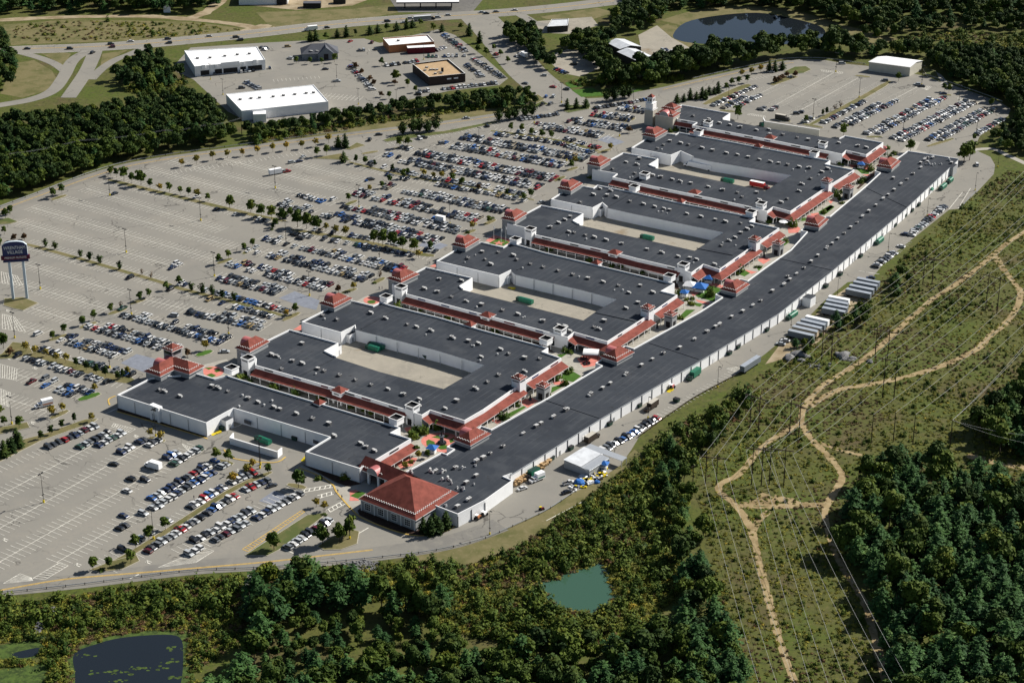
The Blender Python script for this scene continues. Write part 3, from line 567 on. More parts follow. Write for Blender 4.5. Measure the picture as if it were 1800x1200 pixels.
def canopy(B, px, ztop=5.0, zlow=3.3, depth=4.2, zpx=6.6, post=5.2, signs=None, sm='sign'):
    """sloped red arcade roof outside a polyline of the wall, posts under its eave"""
    P = [Vector(p) for p in WP(px, zpx)]; n = len(P); O = []; I = []
    for i in range(n):
        e = []
        if i: e.append((P[i]-P[i-1]).normalized())
        if i < n-1: e.append((P[i+1]-P[i]).normalized())
        ns = [Vector((d.y, -d.x)) for d in e]; m = ns[0] if len(ns) == 1 else (ns[0]+ns[1])/(1+ns[0].dot(ns[1]))
        O.append(P[i]+m*depth); I.append(P[i]+m*.02)
    mb = MB()
    for i in range(n-1):
        a, c, d, e = I[i], I[i+1], O[i+1], O[i]
        mb.face([(*a, ztop), (*e, zlow), (*d, zlow), (*c, ztop)], 0)
        mb.face([(*e, zlow), (*e, zlow-.22), (*d, zlow-.22), (*d, zlow)], 1)
        mb.face([(*a, ztop-.2), (*c, ztop-.2), (*d, zlow-.22), (*e, zlow-.22)], 1)
    for i in (0, n-1): mb.face([(*I[i], ztop), (*I[i], ztop-.25), (*O[i], zlow-.22), (*O[i], zlow)], 1)
    B.part('arcade_roof', mb, [M['red'], M['cap']])
    for i in range(n-1):
        a, c = O[i], O[i+1]; L = (c-a).length; d = (c-a)/max(L, .01); nrm = Vector((d.y, -d.x)); k = max(1, round(L/post))
        for j in range(k+1 if i == n-2 else k):
            p = a+d*(L*j/k)-nrm*.35; B.copy('post', POST, (p.x, p.y, 0), atan2(d.y, d.x))
        # glazed shop fronts and sign boards on the fascia
        a, c = P[i], P[i+1]; L = (c-a).length
        if L > 6:
            g = MB(); mid = (a+c)/2+nrm*.05; g.box((mid.x, mid.y, 1.7), (L-.8, .08, 2.6), atan2(d.y, d.x), 0); B.part('shop_front', g, [M['glass']])
            k = int(L//13)
            for j in range(k):
                t = (j+.5)/k+random.uniform(-.06, .06); p = a+(c-a)*t+nrm*.09; g = MB(); g.box((p.x, p.y, 5.75), (random.uniform(3.2, 6), .14, .62), atan2(d.y, d.x), 0); B.part('shop_sign', g, [random.choice([M['dark'], M['sign_blue'], M['dark'], M['maroon']])])
def rect(Wp, Sp, Ep, z):
    w_, s_, e_ = (Vector(W(*p, z)) for p in (Wp, Sp, Ep))
    u = (w_-s_); v = (e_-s_); v = v-u.normalized()*v.dot(u.normalized())   # square the corner
    return [s_, s_+v, s_+u+v, s_+u]                                          # S, E, N, W (counter-clockwise)
def hip(mb, R, z, rise, mi=0):
    a, c, d, e = R; L1 = (c-a).length; L2 = (e-a).length
    if L1 >= L2: r0 = (a+e)/2+(c-a).normalized()*L2/2; r1 = (c+d)/2-(c-a).normalized()*L2/2; long_ = True
    else: r0 = (a+c)/2+(e-a).normalized()*L1/2; r1 = (e+d)/2-(e-a).normalized()*L1/2; long_ = False
    f = lambda p, zz: (p.x, p.y, zz)
    T0, T1 = f(r0, z+rise), f(r1, z+rise)
    A, C, D_, E_ = (f(p, z) for p in (a, c, d, e))
    if long_: mb.face([A, C, T1, T0], mi); mb.face([C, D_, T1], mi); mb.face([D_, E_, T0, T1], mi); mb.face([E_, A, T0], mi)
    else: mb.face([A, C, T0], mi); mb.face([C, D_, T1, T0], mi); mb.face([D_, E_, T1], mi); mb.face([E_, A, T0, T1], mi)
    return r0, r1
def hiptower(B, Wp, Sp, Ep, z, rise=3.6, over=.7, base=0.0, wallm='greywall', name='corner_pavilion', dormer='W', guards=True, rooff='red'):
    R = rect(Wp, Sp, Ep, z); c0 = sum(R, Vector((0, 0)))/4
    ins = [p+(c0-p).normalized()*over*1.41 for p in R]
    mb = MB(); mb.prism([tuple(p) for p in ins], base, z, 0, 0, top=False); wl = B.part(name, mb, [M[wallm]])
    mb = MB(); r0, r1 = hip(mb, R, z, rise)
    for i in range(4): a, c = R[i], R[(i+1) % 4]; mb.face([(*a, z), (*a, z-.28), (*c, z-.28), (*c, z)], 1); mb.face([(*a, z-.28), (*ins[i], z-.28), (*ins[(i+1) % 4], z-.28), (*c, z-.28)], 1)
    rf = B.part('hip_roof', mb, [M[rooff], M['cap']], wl)
    if guards:
        for i in (0, 3, 1):
            a, c = R[i], R[(i+1) % 4]; d = (c-a); L = d.length; d /= L; nin = Vector((-d.y, d.x)); half = min((R[1]-R[0]).length, (R[3]-R[0]).length)/2
            mb = MB(); k = int(L/.75); off = half*.26
            for j in range(k):
                t = off+.2+j*.75
                if t > L-off-.2: break
                p = a+d*t+nin*(off+(.25 if j % 2 else 0)); zz = z+rise*(off+(.25 if j % 2 else 0))/half+.08
                mb.box((p.x, p.y, zz), (.48, .3, .12), atan2(d.y, d.x), 0)
            if mb.v: tag(B.part('snow_guard', mb, [M['guard']], wl), kind='stuff')
    if dormer:
        i = 3 if dormer == 'S' else 2
        a, c = R[i], R[(i+1) % 4]; d = (c-a).normalized(); nin = Vector((-d.y, d.x)); m = (a+c)/2; r = min((c-a).length*.24, 3.0); mb = MB(); k = 10
        half = min((R[1]-R[0]).length, (R[3]-R[0]).length)/2
        arcs = [[], []]
        for j in range(k+1):
            t = pi*j/k; p = m+d*(-r*cos(t)); zz = z+.1+r*.95*sin(t)
            arcs[0].append((p.x-nin.x*.1, p.y-nin.y*.1, zz)); q = p+nin*min(half*1.0, half*.98); arcs[1].append((q.x, q.y, zz))
        for j in range(k): mb.face([arcs[0][j], arcs[0][j+1], arcs[1][j+1], arcs[1][j]], 0)
        mb.face(arcs[0], 1); B.part('barrel_dormer', mb, [M['rednew'], M['greywall']], wl)
    return wl, R
def sqtower(B, Sp, wd, zb, zt, rz, wallm='white', roof='red', rise=1.8, name='stair_tower', over=.5, openings=True, dp=None):
    """square tower whose near corner stands at Sp (seen at height zb)"""
    d = Vector((cos(rz), sin(rz))); n_ = Vector((-d.y, d.x)); dp = dp or wd; s = Vector(W(*Sp, zb))-d*wd
    R = [s, s+d*wd, s+d*wd+n_*dp, s+n_*dp]; c0 = sum(R, Vector((0, 0)))/4
    mb = MB(); mb.prism([tuple(p) for p in R], max(0, zb if zb > 3 else 0), zt, 0, 0, top=False); wl = B.part(name, mb, [M[wallm]])
    if roof == 'red':
        O = [c0+(p-c0)*(1+over*2/wd) for p in R]; mb = MB(); hip(mb, O, zt, rise)
        for i in range(4): a, c = O[i], O[(i+1) % 4]; mb.face([(*a, zt), (*a, zt-.3), (*c, zt-.3), (*c, zt)], 1)
        B.part('tower_roof', mb, [M['red'], M['cap']], wl)
        mb = MB()
        for i in range(4):
            a, c = O[i], O[(i+1) % 4]; dd = (c-a); L = dd.length; dd /= L; nin = Vector((-dd.y, dd.x))
            for j in range(int(L/.8)): p = a+dd*(.4+j*.8)+nin*(.7+.2*(j % 2)); mb.box((p.x, p.y, zt+rise*(.7+.2*(j % 2))/(wd/2+over)+.05), (.4, .25, .12), atan2(dd.y, dd.x), 0)
        tag(B.part('snow_guard', mb, [M['guard']], wl), kind='stuff')
    else:
        I = [c0+(p-c0)*(1-.12/wd) for p in R]; O = [c0+(p-c0)*(1+.5/wd) for p in R]; mb = MB()
        for i in range(4):
            j = (i+1) % 4
            mb.face([(*O[i], zt), (*O[j], zt), (*I[j], zt), (*I[i], zt)], 0); mb.face([(*O[i], zt-.35), (*O[j], zt-.35), (*O[j], zt), (*O[i], zt)], 0)
            mb.face([(*I[j], zt-.9), (*I[i], zt-.9), (*I[i], zt), (*I[j], zt)], 1)
        B.part('tower_cornice', mb, [M['cap'], M['dark']], wl)
        mb = MB(); mb.face([(*p, zt-.85) for p in I], 0); B.part('tower_roof', mb, [M['dark']], wl)
    if openings and zt > 5:
        for i, (e, nn) in enumerate(((d, -n_), (n_, d))):
            base = R[0] if i == 0 else R[1]; w_ = wd if i == 0 else dp
            for zc, hh, ww in ((1.6, 3.0, .5), (zt-1.2, .55, .72)):
                p = base+e*(w_/2)+nn*.04; mb = MB(); mb.box((p.x, p.y, zc), (w_*ww, .1, hh), atan2(e.y, e.x), 0)
                if zc-hh/2 >= zb-.2 or zb < 2: B.part('doorway' if zc < 3 else 'louvre', mb, [M['dark'] if zc < 3 else M['unit_side']], wl)
    return wl
def portico(B, Sp, rz, wd=5.2, zt=6.4):
    s = Vector(W(*Sp, 0)); d = Vector((cos(rz), sin(rz))); n_ = Vector((-d.y, d.x))
    mb = MB()
    for o_ in (d*0, d*(wd-.8)):
        p = s+o_+d*.4+n_*.4; mb.box((p.x, p.y, 2.0), (.8, .8, 4.0), rz, 0)
    p = s+d*wd/2+n_*2.2; mb.box((p.x, p.y, 5.1), (wd, 4.6, 2.2), rz, 0); wl = B.part('entrance_portico', mb, [M['white']])
    c0 = p; O = [c0+d*sx*(wd/2+.55)+n_*sy*2.85 for sx, sy in ((-1, -1), (1, -1), (1, 1), (-1, 1))]
    mb = MB(); hip(mb, O, zt, 1.7)
    for i in range(4): a, c = O[i], O[(i+1) % 4]; mb.face([(*a, zt), (*a, zt-.3), (*c, zt-.3), (*c, zt)], 1)
    B.part('hip_roof', mb, [M['red'], M['cap']], wl)
    mb = MB(); q = s+d*wd/2-n_*.12; mb.box((q.x, q.y, 5.1), (wd*.55, .08, .55), rz, 0); B.part('name_plate', mb, [M['dark']], wl)
def mini_hip(B, Cp, rz, z=6.6, wd=4.6):
    c0 = Vector(W(*Cp, z+.6)); d = Vector((cos(rz), sin(rz))); n_ = Vector((-d.y, d.x)); O = [c0+d*sx*wd/2+n_*sy*wd/2 for sx, sy in ((-1, -1), (1, -1), (1, 1), (-1, 1))]
    mb = MB(); mb.box((c0.x, c0.y, z/2+.1), (wd-1, wd-1, z), rz, 1); hip(mb, O, z+.2, 1.7)
    for i in range(4): a, c = O[i], O[(i+1) % 4]; mb.face([(*a, z+.2), (*a, z-.05), (*c, z-.05), (*c, z+.2)], 2)
    B.part('gatehouse_roof', mb, [M['red'], M['white'], M['cap']])
def ridge_joint(B, a, c, z, w_=.45, h=.32):
    a, c = Vector(W(*a, z)), Vector(W(*c, z)); m = (a+c)/2; d = c-a; mb = MB(); mb.box((m.x, m.y, z-.75+h/2), (d.length-1, w_, h), atan2(d.y, d.x), 0); B.part('expansion_joint', mb, [M['roof']])
def dockbox(B, Sp, rz, wd=4.5, dp=5, h=4.4, zpx=0):
    s = Vector(W(*Sp, zpx)); d = Vector((cos(rz), sin(rz))); n_ = Vector((-d.y, d.x)); c0 = s+d*wd/2+n_*dp/2
    mb = MB(); mb.box((c0.x, c0.y, h/2), (wd, dp, h), rz, 0, 1); wl = B.part('loading_dock', mb, [M['white'], M['roof']])
    p = s+d*wd/2-n_*.03; mb = MB(); mb.box((p.x, p.y, 1.3), (1.2, .1, 2.2), rz, 0); B.part('dock_door', mb, [M['greywall']], wl)
def louvre(B, px, rz, w_=4, h=1.6, zc=2.2):
    p = W(*px, zc); mb = MB(); mb.box((p[0], p[1], zc), (w_, .16, h), rz, 0); B.part('louvre', mb, [M['unit_side']])
Z2 = lambda p: ZP(380, 640, 6.667, p); Z5 = lambda p: ZP(400, 560, 6.667, p); Z7 = lambda p: ZP(650, 590, 6.667, p); Z4 = lambda p: ZP(600, 790, 6.667, p)
K = 4.978
A1 = lambda p: ZP(660, 440, K, p); A2 = lambda p: ZP(760, 400, K, p); A3 = lambda p: ZP(960, 440, K, p); A4 = lambda p: ZP(870, 320, K, p); A5 = lambda p: ZP(1120, 340, K, p); A6 = lambda p: ZP(1020, 240, K, p); A7 = lambda p: ZP(1250, 250, K, p); A8 = lambda p: ZP(1110, 160, K, p)
L2b = lambda p: ZP(1500, 240, K, p); L5 = lambda p: ZP(990, 560, K, p); L6 = lambda p: ZP(780, 700, K, p)
T = 6.6; RW = radians(-35); RWa = radians(-38)
loc0 = lambda x, y: (*W(x, y), 0.0)

# --- the L-shaped corner store at the lower left
B = Bld('corner_store', 'white L-shaped store with a small red topped clock tower at the mall lower left', 'store building', loc0(360, 745))
pA = [(205.7, 693.5), (362.5, 743), (410.5, 717), (579.5, 767.5), (536.7, 793.3), (632, 823), (662, 807), (722.7, 770.7), (687.5, 760), (704, 751), (590, 716.5), (407, 661.8), (399.5, 659), (377.5, 665), (346, 656), (265, 663.5)]
shell(B, pA, T)
hiptower(B, (252.2, 652.2), (281.5, 662), (333, 637), 8.6, 3.4, dormer='W'); hiptower(B, (279, 641.5), (333, 658), (359.5, 642.5), 8.603, 3.4, dormer='N')
tw = sqtower(B, (304, 634), 5.8, 9, 13.8, RWa, 'greywall', 'red', 2.2, 'clock_tower', .7, False)
d = Vector((cos(RWa), sin(RWa))); n_ = Vector((-d.y, d.x)); s = Vector(W(304, 634, 9))-d*5.8
for e, nn, bs in ((d, -n_, s), (n_, d, s+d*5.8)):
    p = bs+e*2.9+nn*.06; mb = MB(); mb.box((p.x, p.y, 12.4), (4.4, .12, 1.7), atan2(e.y, e.x), 0); B.part('window', mb, [M['glass']], tw)
dockbox(B, (398, 757), radians(52), 4.4, 4.6, 4.6)
downpipes(B, (205.7, 693.5), (362.5, 743), T-.6, 11); downpipes(B, (410.5, 717), (579.5, 767.5), T-.7, 12); downpipes(B, (536.7, 793.3), (632, 823), T-.6, 13)
s = Vector(W(265.5, 738, 0)); mb = MB(); d = Vector((cos(RWa), sin(RWa))); n_ = Vector((-d.y, d.x)); s = Vector(W(266, 736, 0))
for o_, zc, dims in ((.6, 3.6, (1.2, 2.4, 7.2)), (5.2, 3.6, (1.2, 2.4, 7.2)), (2.9, 5.4, (3.4, 2.4, 3.6))): p = s+d*o_+n_*.6; mb.box((p.x, p.y, zc), dims, RWa, 0)
B.part('entrance_portal', mb, [M['white']]); p = s+d*2.9-n_*.62; mb = MB(); mb.box((p.x, p.y, 5.6), (2.4, .1, 1.1), RWa, 0); B.part('name_plate', mb, [M['unit_side']])
louvre(B, (435, 742), RWa); louvre(B, (555, 777), RWa, 3)
units(B, Z1([(600, 620), (662, 640), (840, 695), (1220, 580), (1290, 603), (1400, 638), (1640, 722), (1755, 765)])+Z2([(675, 490), (748, 515), (938, 565), (1128, 625), (1322, 683), (1380, 825), (1690, 915), (1755, 955)])+[(657.5, 790)], T-.75, RWa)
for p in Z1([(1575, 690), (1535, 820)])+Z2([(655, 420), (560, 470), (305, 355)]): q = W(*p, T); B.copy('roof_fan', FAN, (q[0], q[1], T-.75))
sqtower(B, (407.5, 660.5), 4.6, 5.9, 8.9, RWa, 'white', 'box', name='cupola', openings=False); sqtower(B, (698, 749.5), 4.6, 5.9, 8.9, RWa, 'white', 'box', name='cupola', openings=False)
mini_hip(B, (561, 705), RWa)
canopy(B, [(664, 806), (722, 771)], 4.6, 3.4, 4.5)

def ring(name, label, loc, poly, nopar, twU, twL, un, can, jt, dk, towersW, towersE, port, mini, stair, cup, rw, dps):
    B = Bld(name, label, 'store building', loc, 'U-shaped store blocks between the mall walkways')
    shell(B, poly, T, nopar)
    for tt in (twL, twU): hiptower(B, *tt, 8.5, 3.5, dormer='W')
    units(B, un, T-.75, rw)
    for c_ in can: canopy(B, c_)
    for j in jt: ridge_joint(B, *j, T)
    for k_ in dk: dockbox(B, k_, radians(90)+rw+radians(0), 4.4, 4.6, 4.4)
    sqtower(B, towersW, 4.4, 0, 9.2, rw, 'white', 'box', name='gate_tower', dp=4.4); sqtower(B, towersE, 4.4, 0, 9.2, rw, 'white', 'box', name='gate_tower', dp=4.4)
    portico(B, port, rw)
    if mini: mini_hip(B, mini, rw)
    if stair: sqtower(B, stair, 4.6, 0, 10.2, rw, 'greywall' if False else 'white', 'red', 1.9)
    for c_ in cup: sqtower(B, c_, 4.4, 5.9, 8.8, rw, 'white', 'box', name='cupola', openings=False)
    for a, c in dps: downpipes(B, a, c, T-.7, 12)
    for k in range(10):
        i = random.randrange(len(un)); p = un[i]; q = W(p[0]+random.uniform(-14, 14), p[1]+random.uniform(4, 9), T)
        if inside(WP(poly, T), *q): B.copy('roof_fan', FAN, (q[0], q[1], T-.75), 0, random.uniform(.6, 1))
    return B
ring('store_block', 'U-shaped store block round a paved yard, nearest one behind the L-shaped corner store', loc0(700, 690),
     [(508.7, 578.7), (595, 602.7), (571, 616), (590.5, 626), (665, 650), (779.7, 680.7), (834.5, 649), (851, 639), (770, 614), (624.5, 577), (623.7, 572), (599, 584.3), (530, 565), (580, 540), (618.5, 527.7), (656, 537), (669.5, 530), (686, 536), (770, 557), (850, 580), (964, 611), (953.5, 617.5), (987, 629), (922, 670), (850, 719.5), (816.5, 739), (756.5, 720.5), (741.5, 729.5), (716.7, 720.5), (650, 700), (586, 680.7), (448.7, 641.7), (449.5, 629.7), (423.3, 620)],
     (3, 4, 5, 6, 7, 8), ((560, 533), (587, 541.2), (620, 524)), ((412, 611), (439.3, 619.2), (477.3, 600.5)),
     Z5([(875, 280), (515, 410), (580, 428), (757, 482), (873, 513), (630, 577), (1060, 575), (1130, 600), (1310, 650), (1495, 705), (1680, 762)])+Z7([(210, 612), (392, 675), (577, 730), (572, 805), (1020, 750), (880, 838), (1240, 610), (1375, 530), (1508, 447), (970, 15), (1158, 50), (1270, 80), (1530, 148), (1625, 200), (1303, 235)])+Z6([(445, 350), (612, 400), (1010, 322), (1185, 385), (1437, 455), (1545, 485), (1718, 530)])+Z8([(483, 315), (655, 325), (482, 472)]),
     [[(448.7, 641.7), (586, 680.7), (716.7, 720.5)], [(741.5, 729.5), (756.5, 720.5), (816.5, 739), (915, 675)], [(925, 668), (987, 629)]], [((523, 660.5), (590.5, 626)), ((634, 576.5), (697, 541))], [(615, 604), (590, 627)],
     (438, 664.5), (727, 749.5), (593.5-9, 708), (826.7, 568), (913.8, 704.5), [(680, 533.4), (961.7, 608.5)], RWa+radians(1.5), [((624.5, 577), (851, 639)), ((530, 565), (599, 584.3))])
ring('store_block', 'U-shaped store block third from the front, its yard holding a long pale green container', loc0(960, 560),
     [(748.4, 469), (830.8, 488.2), (808.6, 502.3), (813.7, 507), (1025.5, 560.5), (1045.4, 546.5), (1084, 524), (1030, 509.5), (905.6, 480.4), (898.6, 474.3), (877.5, 484.6), (767, 458.3), (805, 436), (846.4, 425), (884.5, 434), (897.6, 426), (960, 444), (1186, 498), (1163, 511.3), (1191, 518), (1126.7, 562.5), (1067.5, 600.3), (1009.2, 583.6), (998, 592.7), (976, 587), (861.4, 555.7), (713.2, 516.3), (715, 506), (689, 499)],
     (3, 4, 5, 6, 7, 8), ((792, 430), (818.3, 436.2), (845.4, 421)), ((679, 489.2), (705.2, 497.3), (736.3, 481.2)),
     A1([(557, 243), (750, 257), (425, 327), (540, 355), (665, 398), (795, 437), (930, 467), (1110, 515), (1245, 550)])+A2([(965, 808), (1102, 845), (1160, 858), (437, 205), (575, 208), (310, 260), (462, 270), (510, 313), (707, 235), (738, 272), (857, 310), (968, 338), (1098, 370), (1228, 403)])+A3([(205, 697), (510, 608), (418, 662), (463, 680), (367, 237), (497, 268), (632, 300), (825, 300), (722, 362), (932, 360), (805, 450), (697, 497)]),
     [[(713.2, 516.3), (861.4, 555.7), (976, 587)], [(998, 592.7), (1009.2, 583.6), (1067.5, 600.3), (1141, 553)], [(1150, 546), (1191, 518)]], [((771, 528), (813, 507)), ((908, 473), (952, 445)), ((1045.4, 547), (1118, 563))], [(893, 500), (820, 508)],
     (707, 537), (986.5, 611.5), (853.8-9, 575), (1048.8, 460), (1139.8, 578.6), [(908.2, 431.5), (1179.3, 496.7)], RW, [((905.6, 480.4), (1075, 521)), ((767, 458.3), (877.5, 484.6))])
ring('store_block', 'U-shaped store block fourth from the front, stacked cartons at the mouth of its yard', loc0(1140, 440),
     [(951.4, 360.2), (1025.7, 375.2), (1007.6, 387.3), (1018.7, 393.5), (1131, 418.4), (1221.4, 438.4), (1228.5, 433.4), (1271.7, 406.3), (1120, 375), (1067.2, 363.5), (1058.8, 356.2), (1041.8, 365.4), (968.4, 350), (998, 331), (1026.7, 327), (1043, 330), (1050, 325), (1121, 339), (1186.7, 354.5), (1328, 382), (1318, 389.2), (1370, 400.8), (1314.9, 438.4), (1264.6, 473.6), (1236.5, 464.5), (1215.4, 479.6), (1197.3, 472.6), (1120, 454.5), (1065.9, 440.5), (940.3, 412.4), (941.3, 404.4), (891, 392.3)],
     (3, 4, 5, 6, 7, 8), ((978.5, 331), (1003.6, 336), (1027.7, 323)), ((879.6, 383.9), (905.2, 389.3), (932.3, 375.8)),
     A4([(660, 295), (610, 322), (555, 350), (483, 388), (645, 427), (692, 435), (790, 457), (868, 475), (970, 500), (1107, 530), (918, 50), (860, 103), (983, 110), (1013, 68), (1060, 125), (745, 170), (1180, 162), (1298, 185)])+A5([(88, 482), (217, 510), (357, 543), (463, 558), (518, 570), (675, 612), (735, 447), (805, 405), (855, 377), (908, 337), (960, 305), (1002, 280), (905, 253), (152, 108), (232, 125), (285, 137), (433, 170), (557, 195), (685, 222), (770, 240)]),
     [[(940.3, 412.4), (1065.9, 440.5), (1197.3, 472.6)], [(1215.4, 479.6), (1236.5, 464.5), (1264.6, 473.6), (1329, 429)], [(1337, 423), (1370, 400.8)]], [((973, 417), (1018, 394)), ((1069, 362), (1103, 342)), ((1223, 434), (1290, 447))], [(1056, 381), (1012, 394)],
     (934.3, 433), (1203.4, 496.5), (1076.9-8, 464), (1196.8, 352), (1327.9, 455.5), [(1117.4, 338.4), (1323.3, 383)], RW+radians(1), [((1067.2, 363.5), (1268, 405)), ((968.4, 350), (1041.8, 365.4))])
ring('store_block', 'U-shaped store block fifth from the front, long white trailer parked in its yard', loc0(1290, 335),
     [(1095.3, 268), (1157.6, 279.2), (1141.5, 289.2), (1152.6, 293.6), (1250, 313), (1345, 333.5), (1391, 306), (1250, 282), (1216.5, 274.5), (1196.4, 265.5), (1179.3, 272.7), (1110, 259.4), (1145, 238), (1174.3, 234.3), (1187, 236), (1193.4, 232.3), (1290, 250), (1460, 282.2), (1451, 288.2), (1502, 298.6), (1444.9, 334.4), (1389.6, 371.8), (1359.5, 363.5), (1348.4, 371.5), (1332.4, 366.5), (1250, 348.4), (1142.5, 326.4), (1076.3, 311.3), (1084.3, 305.3), (1041, 297.3)],
     (3, 4, 5, 6, 7), ((1127, 237.3), (1152.2, 242.4), (1173.3, 230)), ((1030, 288.2), (1055.2, 293.2), (1079.3, 281.8)),
     A6([(518, 187), (400, 217), (497, 238), (283, 277), (477, 315), (630, 332), (702, 348), (803, 368), (875, 385), (968, 402), (1118, 433), (1248, 458)])+A7([(100, 410), (230, 433), (270, 470), (400, 432), (420, 500), (610, 518), (665, 488), (770, 420), (795, 360), (870, 312), (967, 253), (1018, 225), (857, 218), (668, 190), (768, 210)])+A8([(337, 432), (280, 465), (428, 450), (498, 463), (227, 495), (615, 492), (710, 513), (828, 537), (925, 550), (1023, 572), (1117, 593), (1217, 612), (1290, 625)]),
     [[(1076.3, 311.3), (1142.5, 326.4), (1250, 348.4), (1332.4, 366.5)], [(1348.4, 371.5), (1359.5, 363.5), (1389.6, 371.8), (1454, 328)], [(1463, 322), (1502, 298.6)]], [((1110, 316), (1152, 294)), ((1200, 266), (1237, 246))], [(1150, 294)],
     (1135.5, 334), (1340.4, 387), (1217.9-8, 357), (1333.4, 255.5), (1455, 350.4), [(1230.5, 240), (1434.5, 278)], RW+radians(3.5), [((1216.5, 274.5), (1388, 305)), ((1110, 259.4), (1179.3, 272.7))])

# --- the far wing with the entrance tower
B = Bld('store_block', 'narrow far store wing ending in a stone entrance hall with a white steeple', 'store building', loc0(1350, 255), 'U-shaped store blocks between the mall walkways')
rw6 = RW+radians(4.5)
p6 = [(1198.4, 184.1), (1283.8, 199.2), (1270.7, 208.2), (1330, 220.1), (1474.6, 243.2), (1484.7, 238.2), (1553, 250.6), (1522.8, 272.3), (1487.7, 264.3), (1480.7, 271.3), (1457.6, 266.3), (1330, 241.2), (1216.5, 220.3), (1224.5, 215.2), (1190.4, 209.2), (1180, 196)]
shell(B, p6, T, (2, 3))
canopy(B, [(1216.5, 220.3), (1330, 241.2), (1457.6, 266.3)]); canopy(B, [(1480.7, 271.3), (1487.7, 264.3), (1522.8, 272.3), (1548, 254)]); canopy(B, [(1188, 208.6), (1222, 215)], 5, 3.3, 3)
units(B, A8([(540, 213), (675, 240), (643, 260), (603, 295), (768, 275), (860, 290), (950, 310), (1092, 335), (1200, 330), (1213, 372), (1323, 375)])+ZP(1330, 200, K, [(355, 202), (453, 220), (550, 235), (717, 248), (885, 275), (957, 290)]), T-.75, rw6)
sqtower(B, (1246.6, 240.8), 4.2, 0, 9, rw6, 'white', 'box', name='gate_tower'); sqtower(B, (1448.5, 278.4), 4.2, 0, 9, rw6, 'white', 'box', name='gate_tower'); portico(B, (1352-8, 260), rw6)
hiptower(B, (1150, 201), (1184, 207), (1197, 199), 8.6, 3.2, .5, 0, 'tan', 'entrance_hall', 'S'); hiptower(B, (1161, 190), (1186, 195), (1198, 188), 8.6, 3.2, .5, 0, 'tan', 'entrance_hall', None)
s0 = (1147, 222); z_ = 10.2
st = sqtower(B, s0, 5.8, 0, z_, rw6, 'tan', 'box', name='steeple', openings=False)
s = Vector(W(*s0, 0)); d = Vector((cos(rw6), sin(rw6))); n_ = Vector((-d.y, d.x)); c0 = s-d*2.9+n_*2.9
mb = MB(); mb.box((c0.x, c0.y, z_+1.9), (5.0, 5.0, 3.8), rw6, 0); mb.box((c0.x, c0.y, z_+3.9), (5.4, 5.4, .3), rw6, 0); mb.box((c0.x, c0.y, z_+5.6), (3.6, 3.6, 3.4), rw6, 0); mb.box((c0.x, c0.y, z_+7.4), (4.1, 4.1, .25), rw6, 0); B.part('belfry', mb, [M['cap']], st)
mb = MB(); hip(mb, [c0+d*x*2+n_*y*2 for x, y in ((-1, -1), (1, -1), (1, 1), (-1, 1))], z_+7.5, 1.9); B.part('tower_roof', mb, [M['red']], st)
for e, nn in ((d, -n_), (n_, d)):
    for o_ in (-.7, .7): p = c0+nn*1.84+e*o_; mb = MB(); mb.box((p.x, p.y, z_+5.7), (.8, .1, 1.8), atan2(e.y, e.x), 0); B.part('window', mb, [M['glass']], st)
for k in range(3):
    p = Vector(W(1154, 222, 0))+d*(1.9+k*3.4)-n_*.1; mb = MB(); mb.box((p.x, p.y, 2.4), (2.5, .2, 4.6), rw6, 0); B.part('doorway', mb, [M['glass']])
p = Vector(W(1154, 222, 0))+d*5.4-n_*.12
HALL_SIGN = (B, p)
mb = MB(); a, c = W(1532, 266.5, 3.4), W(1551, 254.5, 3.4)
p = W(1553.5, 259, 3); mb.box((p[0], p[1], 3.2), (3.5, 2.4, 1.0), rw6, 0, None, False, .8, .4); B.part('awning', mb, [M['rednew']])

# --- the long building down the right side
B = Bld('long_store_row', 'very long curved store row with white rear wall, right of every other mall block', 'store building', loc0(1330, 560))
pl_ = [(713.7, 828), (776, 794.5), (785, 797.5), (797.7, 789), (785, 784.7), (800, 775.7), (846, 748), (863.4, 753.8), (959.5, 700.5), (1057.7, 642.2), (1046.5, 637.7), (1062, 628), (1098.6, 607), (1113.7, 611.8), (1230, 547.5), (1269.5, 522.2), (1257.4, 517.2), (1268, 510), (1301, 489.5), (1313.9, 493), (1344.8, 470), (1390, 438.4), (1418.4, 407.2), (1407.3, 405.2), (1412, 401), (1451, 380.5), (1458.6, 379.8), (1520, 328.3), (1547, 303.5), (1538, 300.4), (1542, 296), (1577, 278.3), (1595.4, 265.1), (1684.8, 278.6), (1587, 370), (1463.6, 473.5), (1368, 549.4), (1232, 631), (1055.3, 733.8), (896.5, 832.6), (885.5, 836.6), (901.5, 843.6), (852.3, 878.8), (804.7, 903.2), (760, 886)]
shell(B, pl_, 5.9, (33, 34, 35, 36, 37, 38), par=.6)
rl = radians(52)
units(B, Z3([(1175, 835), (1405, 797), (1530, 975), (1650, 720), (1727, 683), (1645, 893)])+Z4([(1495, 572), (1360, 655)])+L6([(520, 408), (407, 470), (343, 512), (287, 540), (697, 298), (808, 235), (850, 210), (962, 152), (1072, 90)]), 5.3, rl)
units(B, L5([(238, 655), (345, 600), (412, 558), (550, 478), (685, 400), (780, 347), (877, 293), (1020, 247), (1150, 172)])+Z4c([(303, 618), (412, 552), (485, 512), (523, 490), (628, 425), (725, 378), (815, 325), (882, 283), (985, 200), (1087, 143), (1137, 100), (1117, 70), (1197, 48)]), 5.3, radians(55))
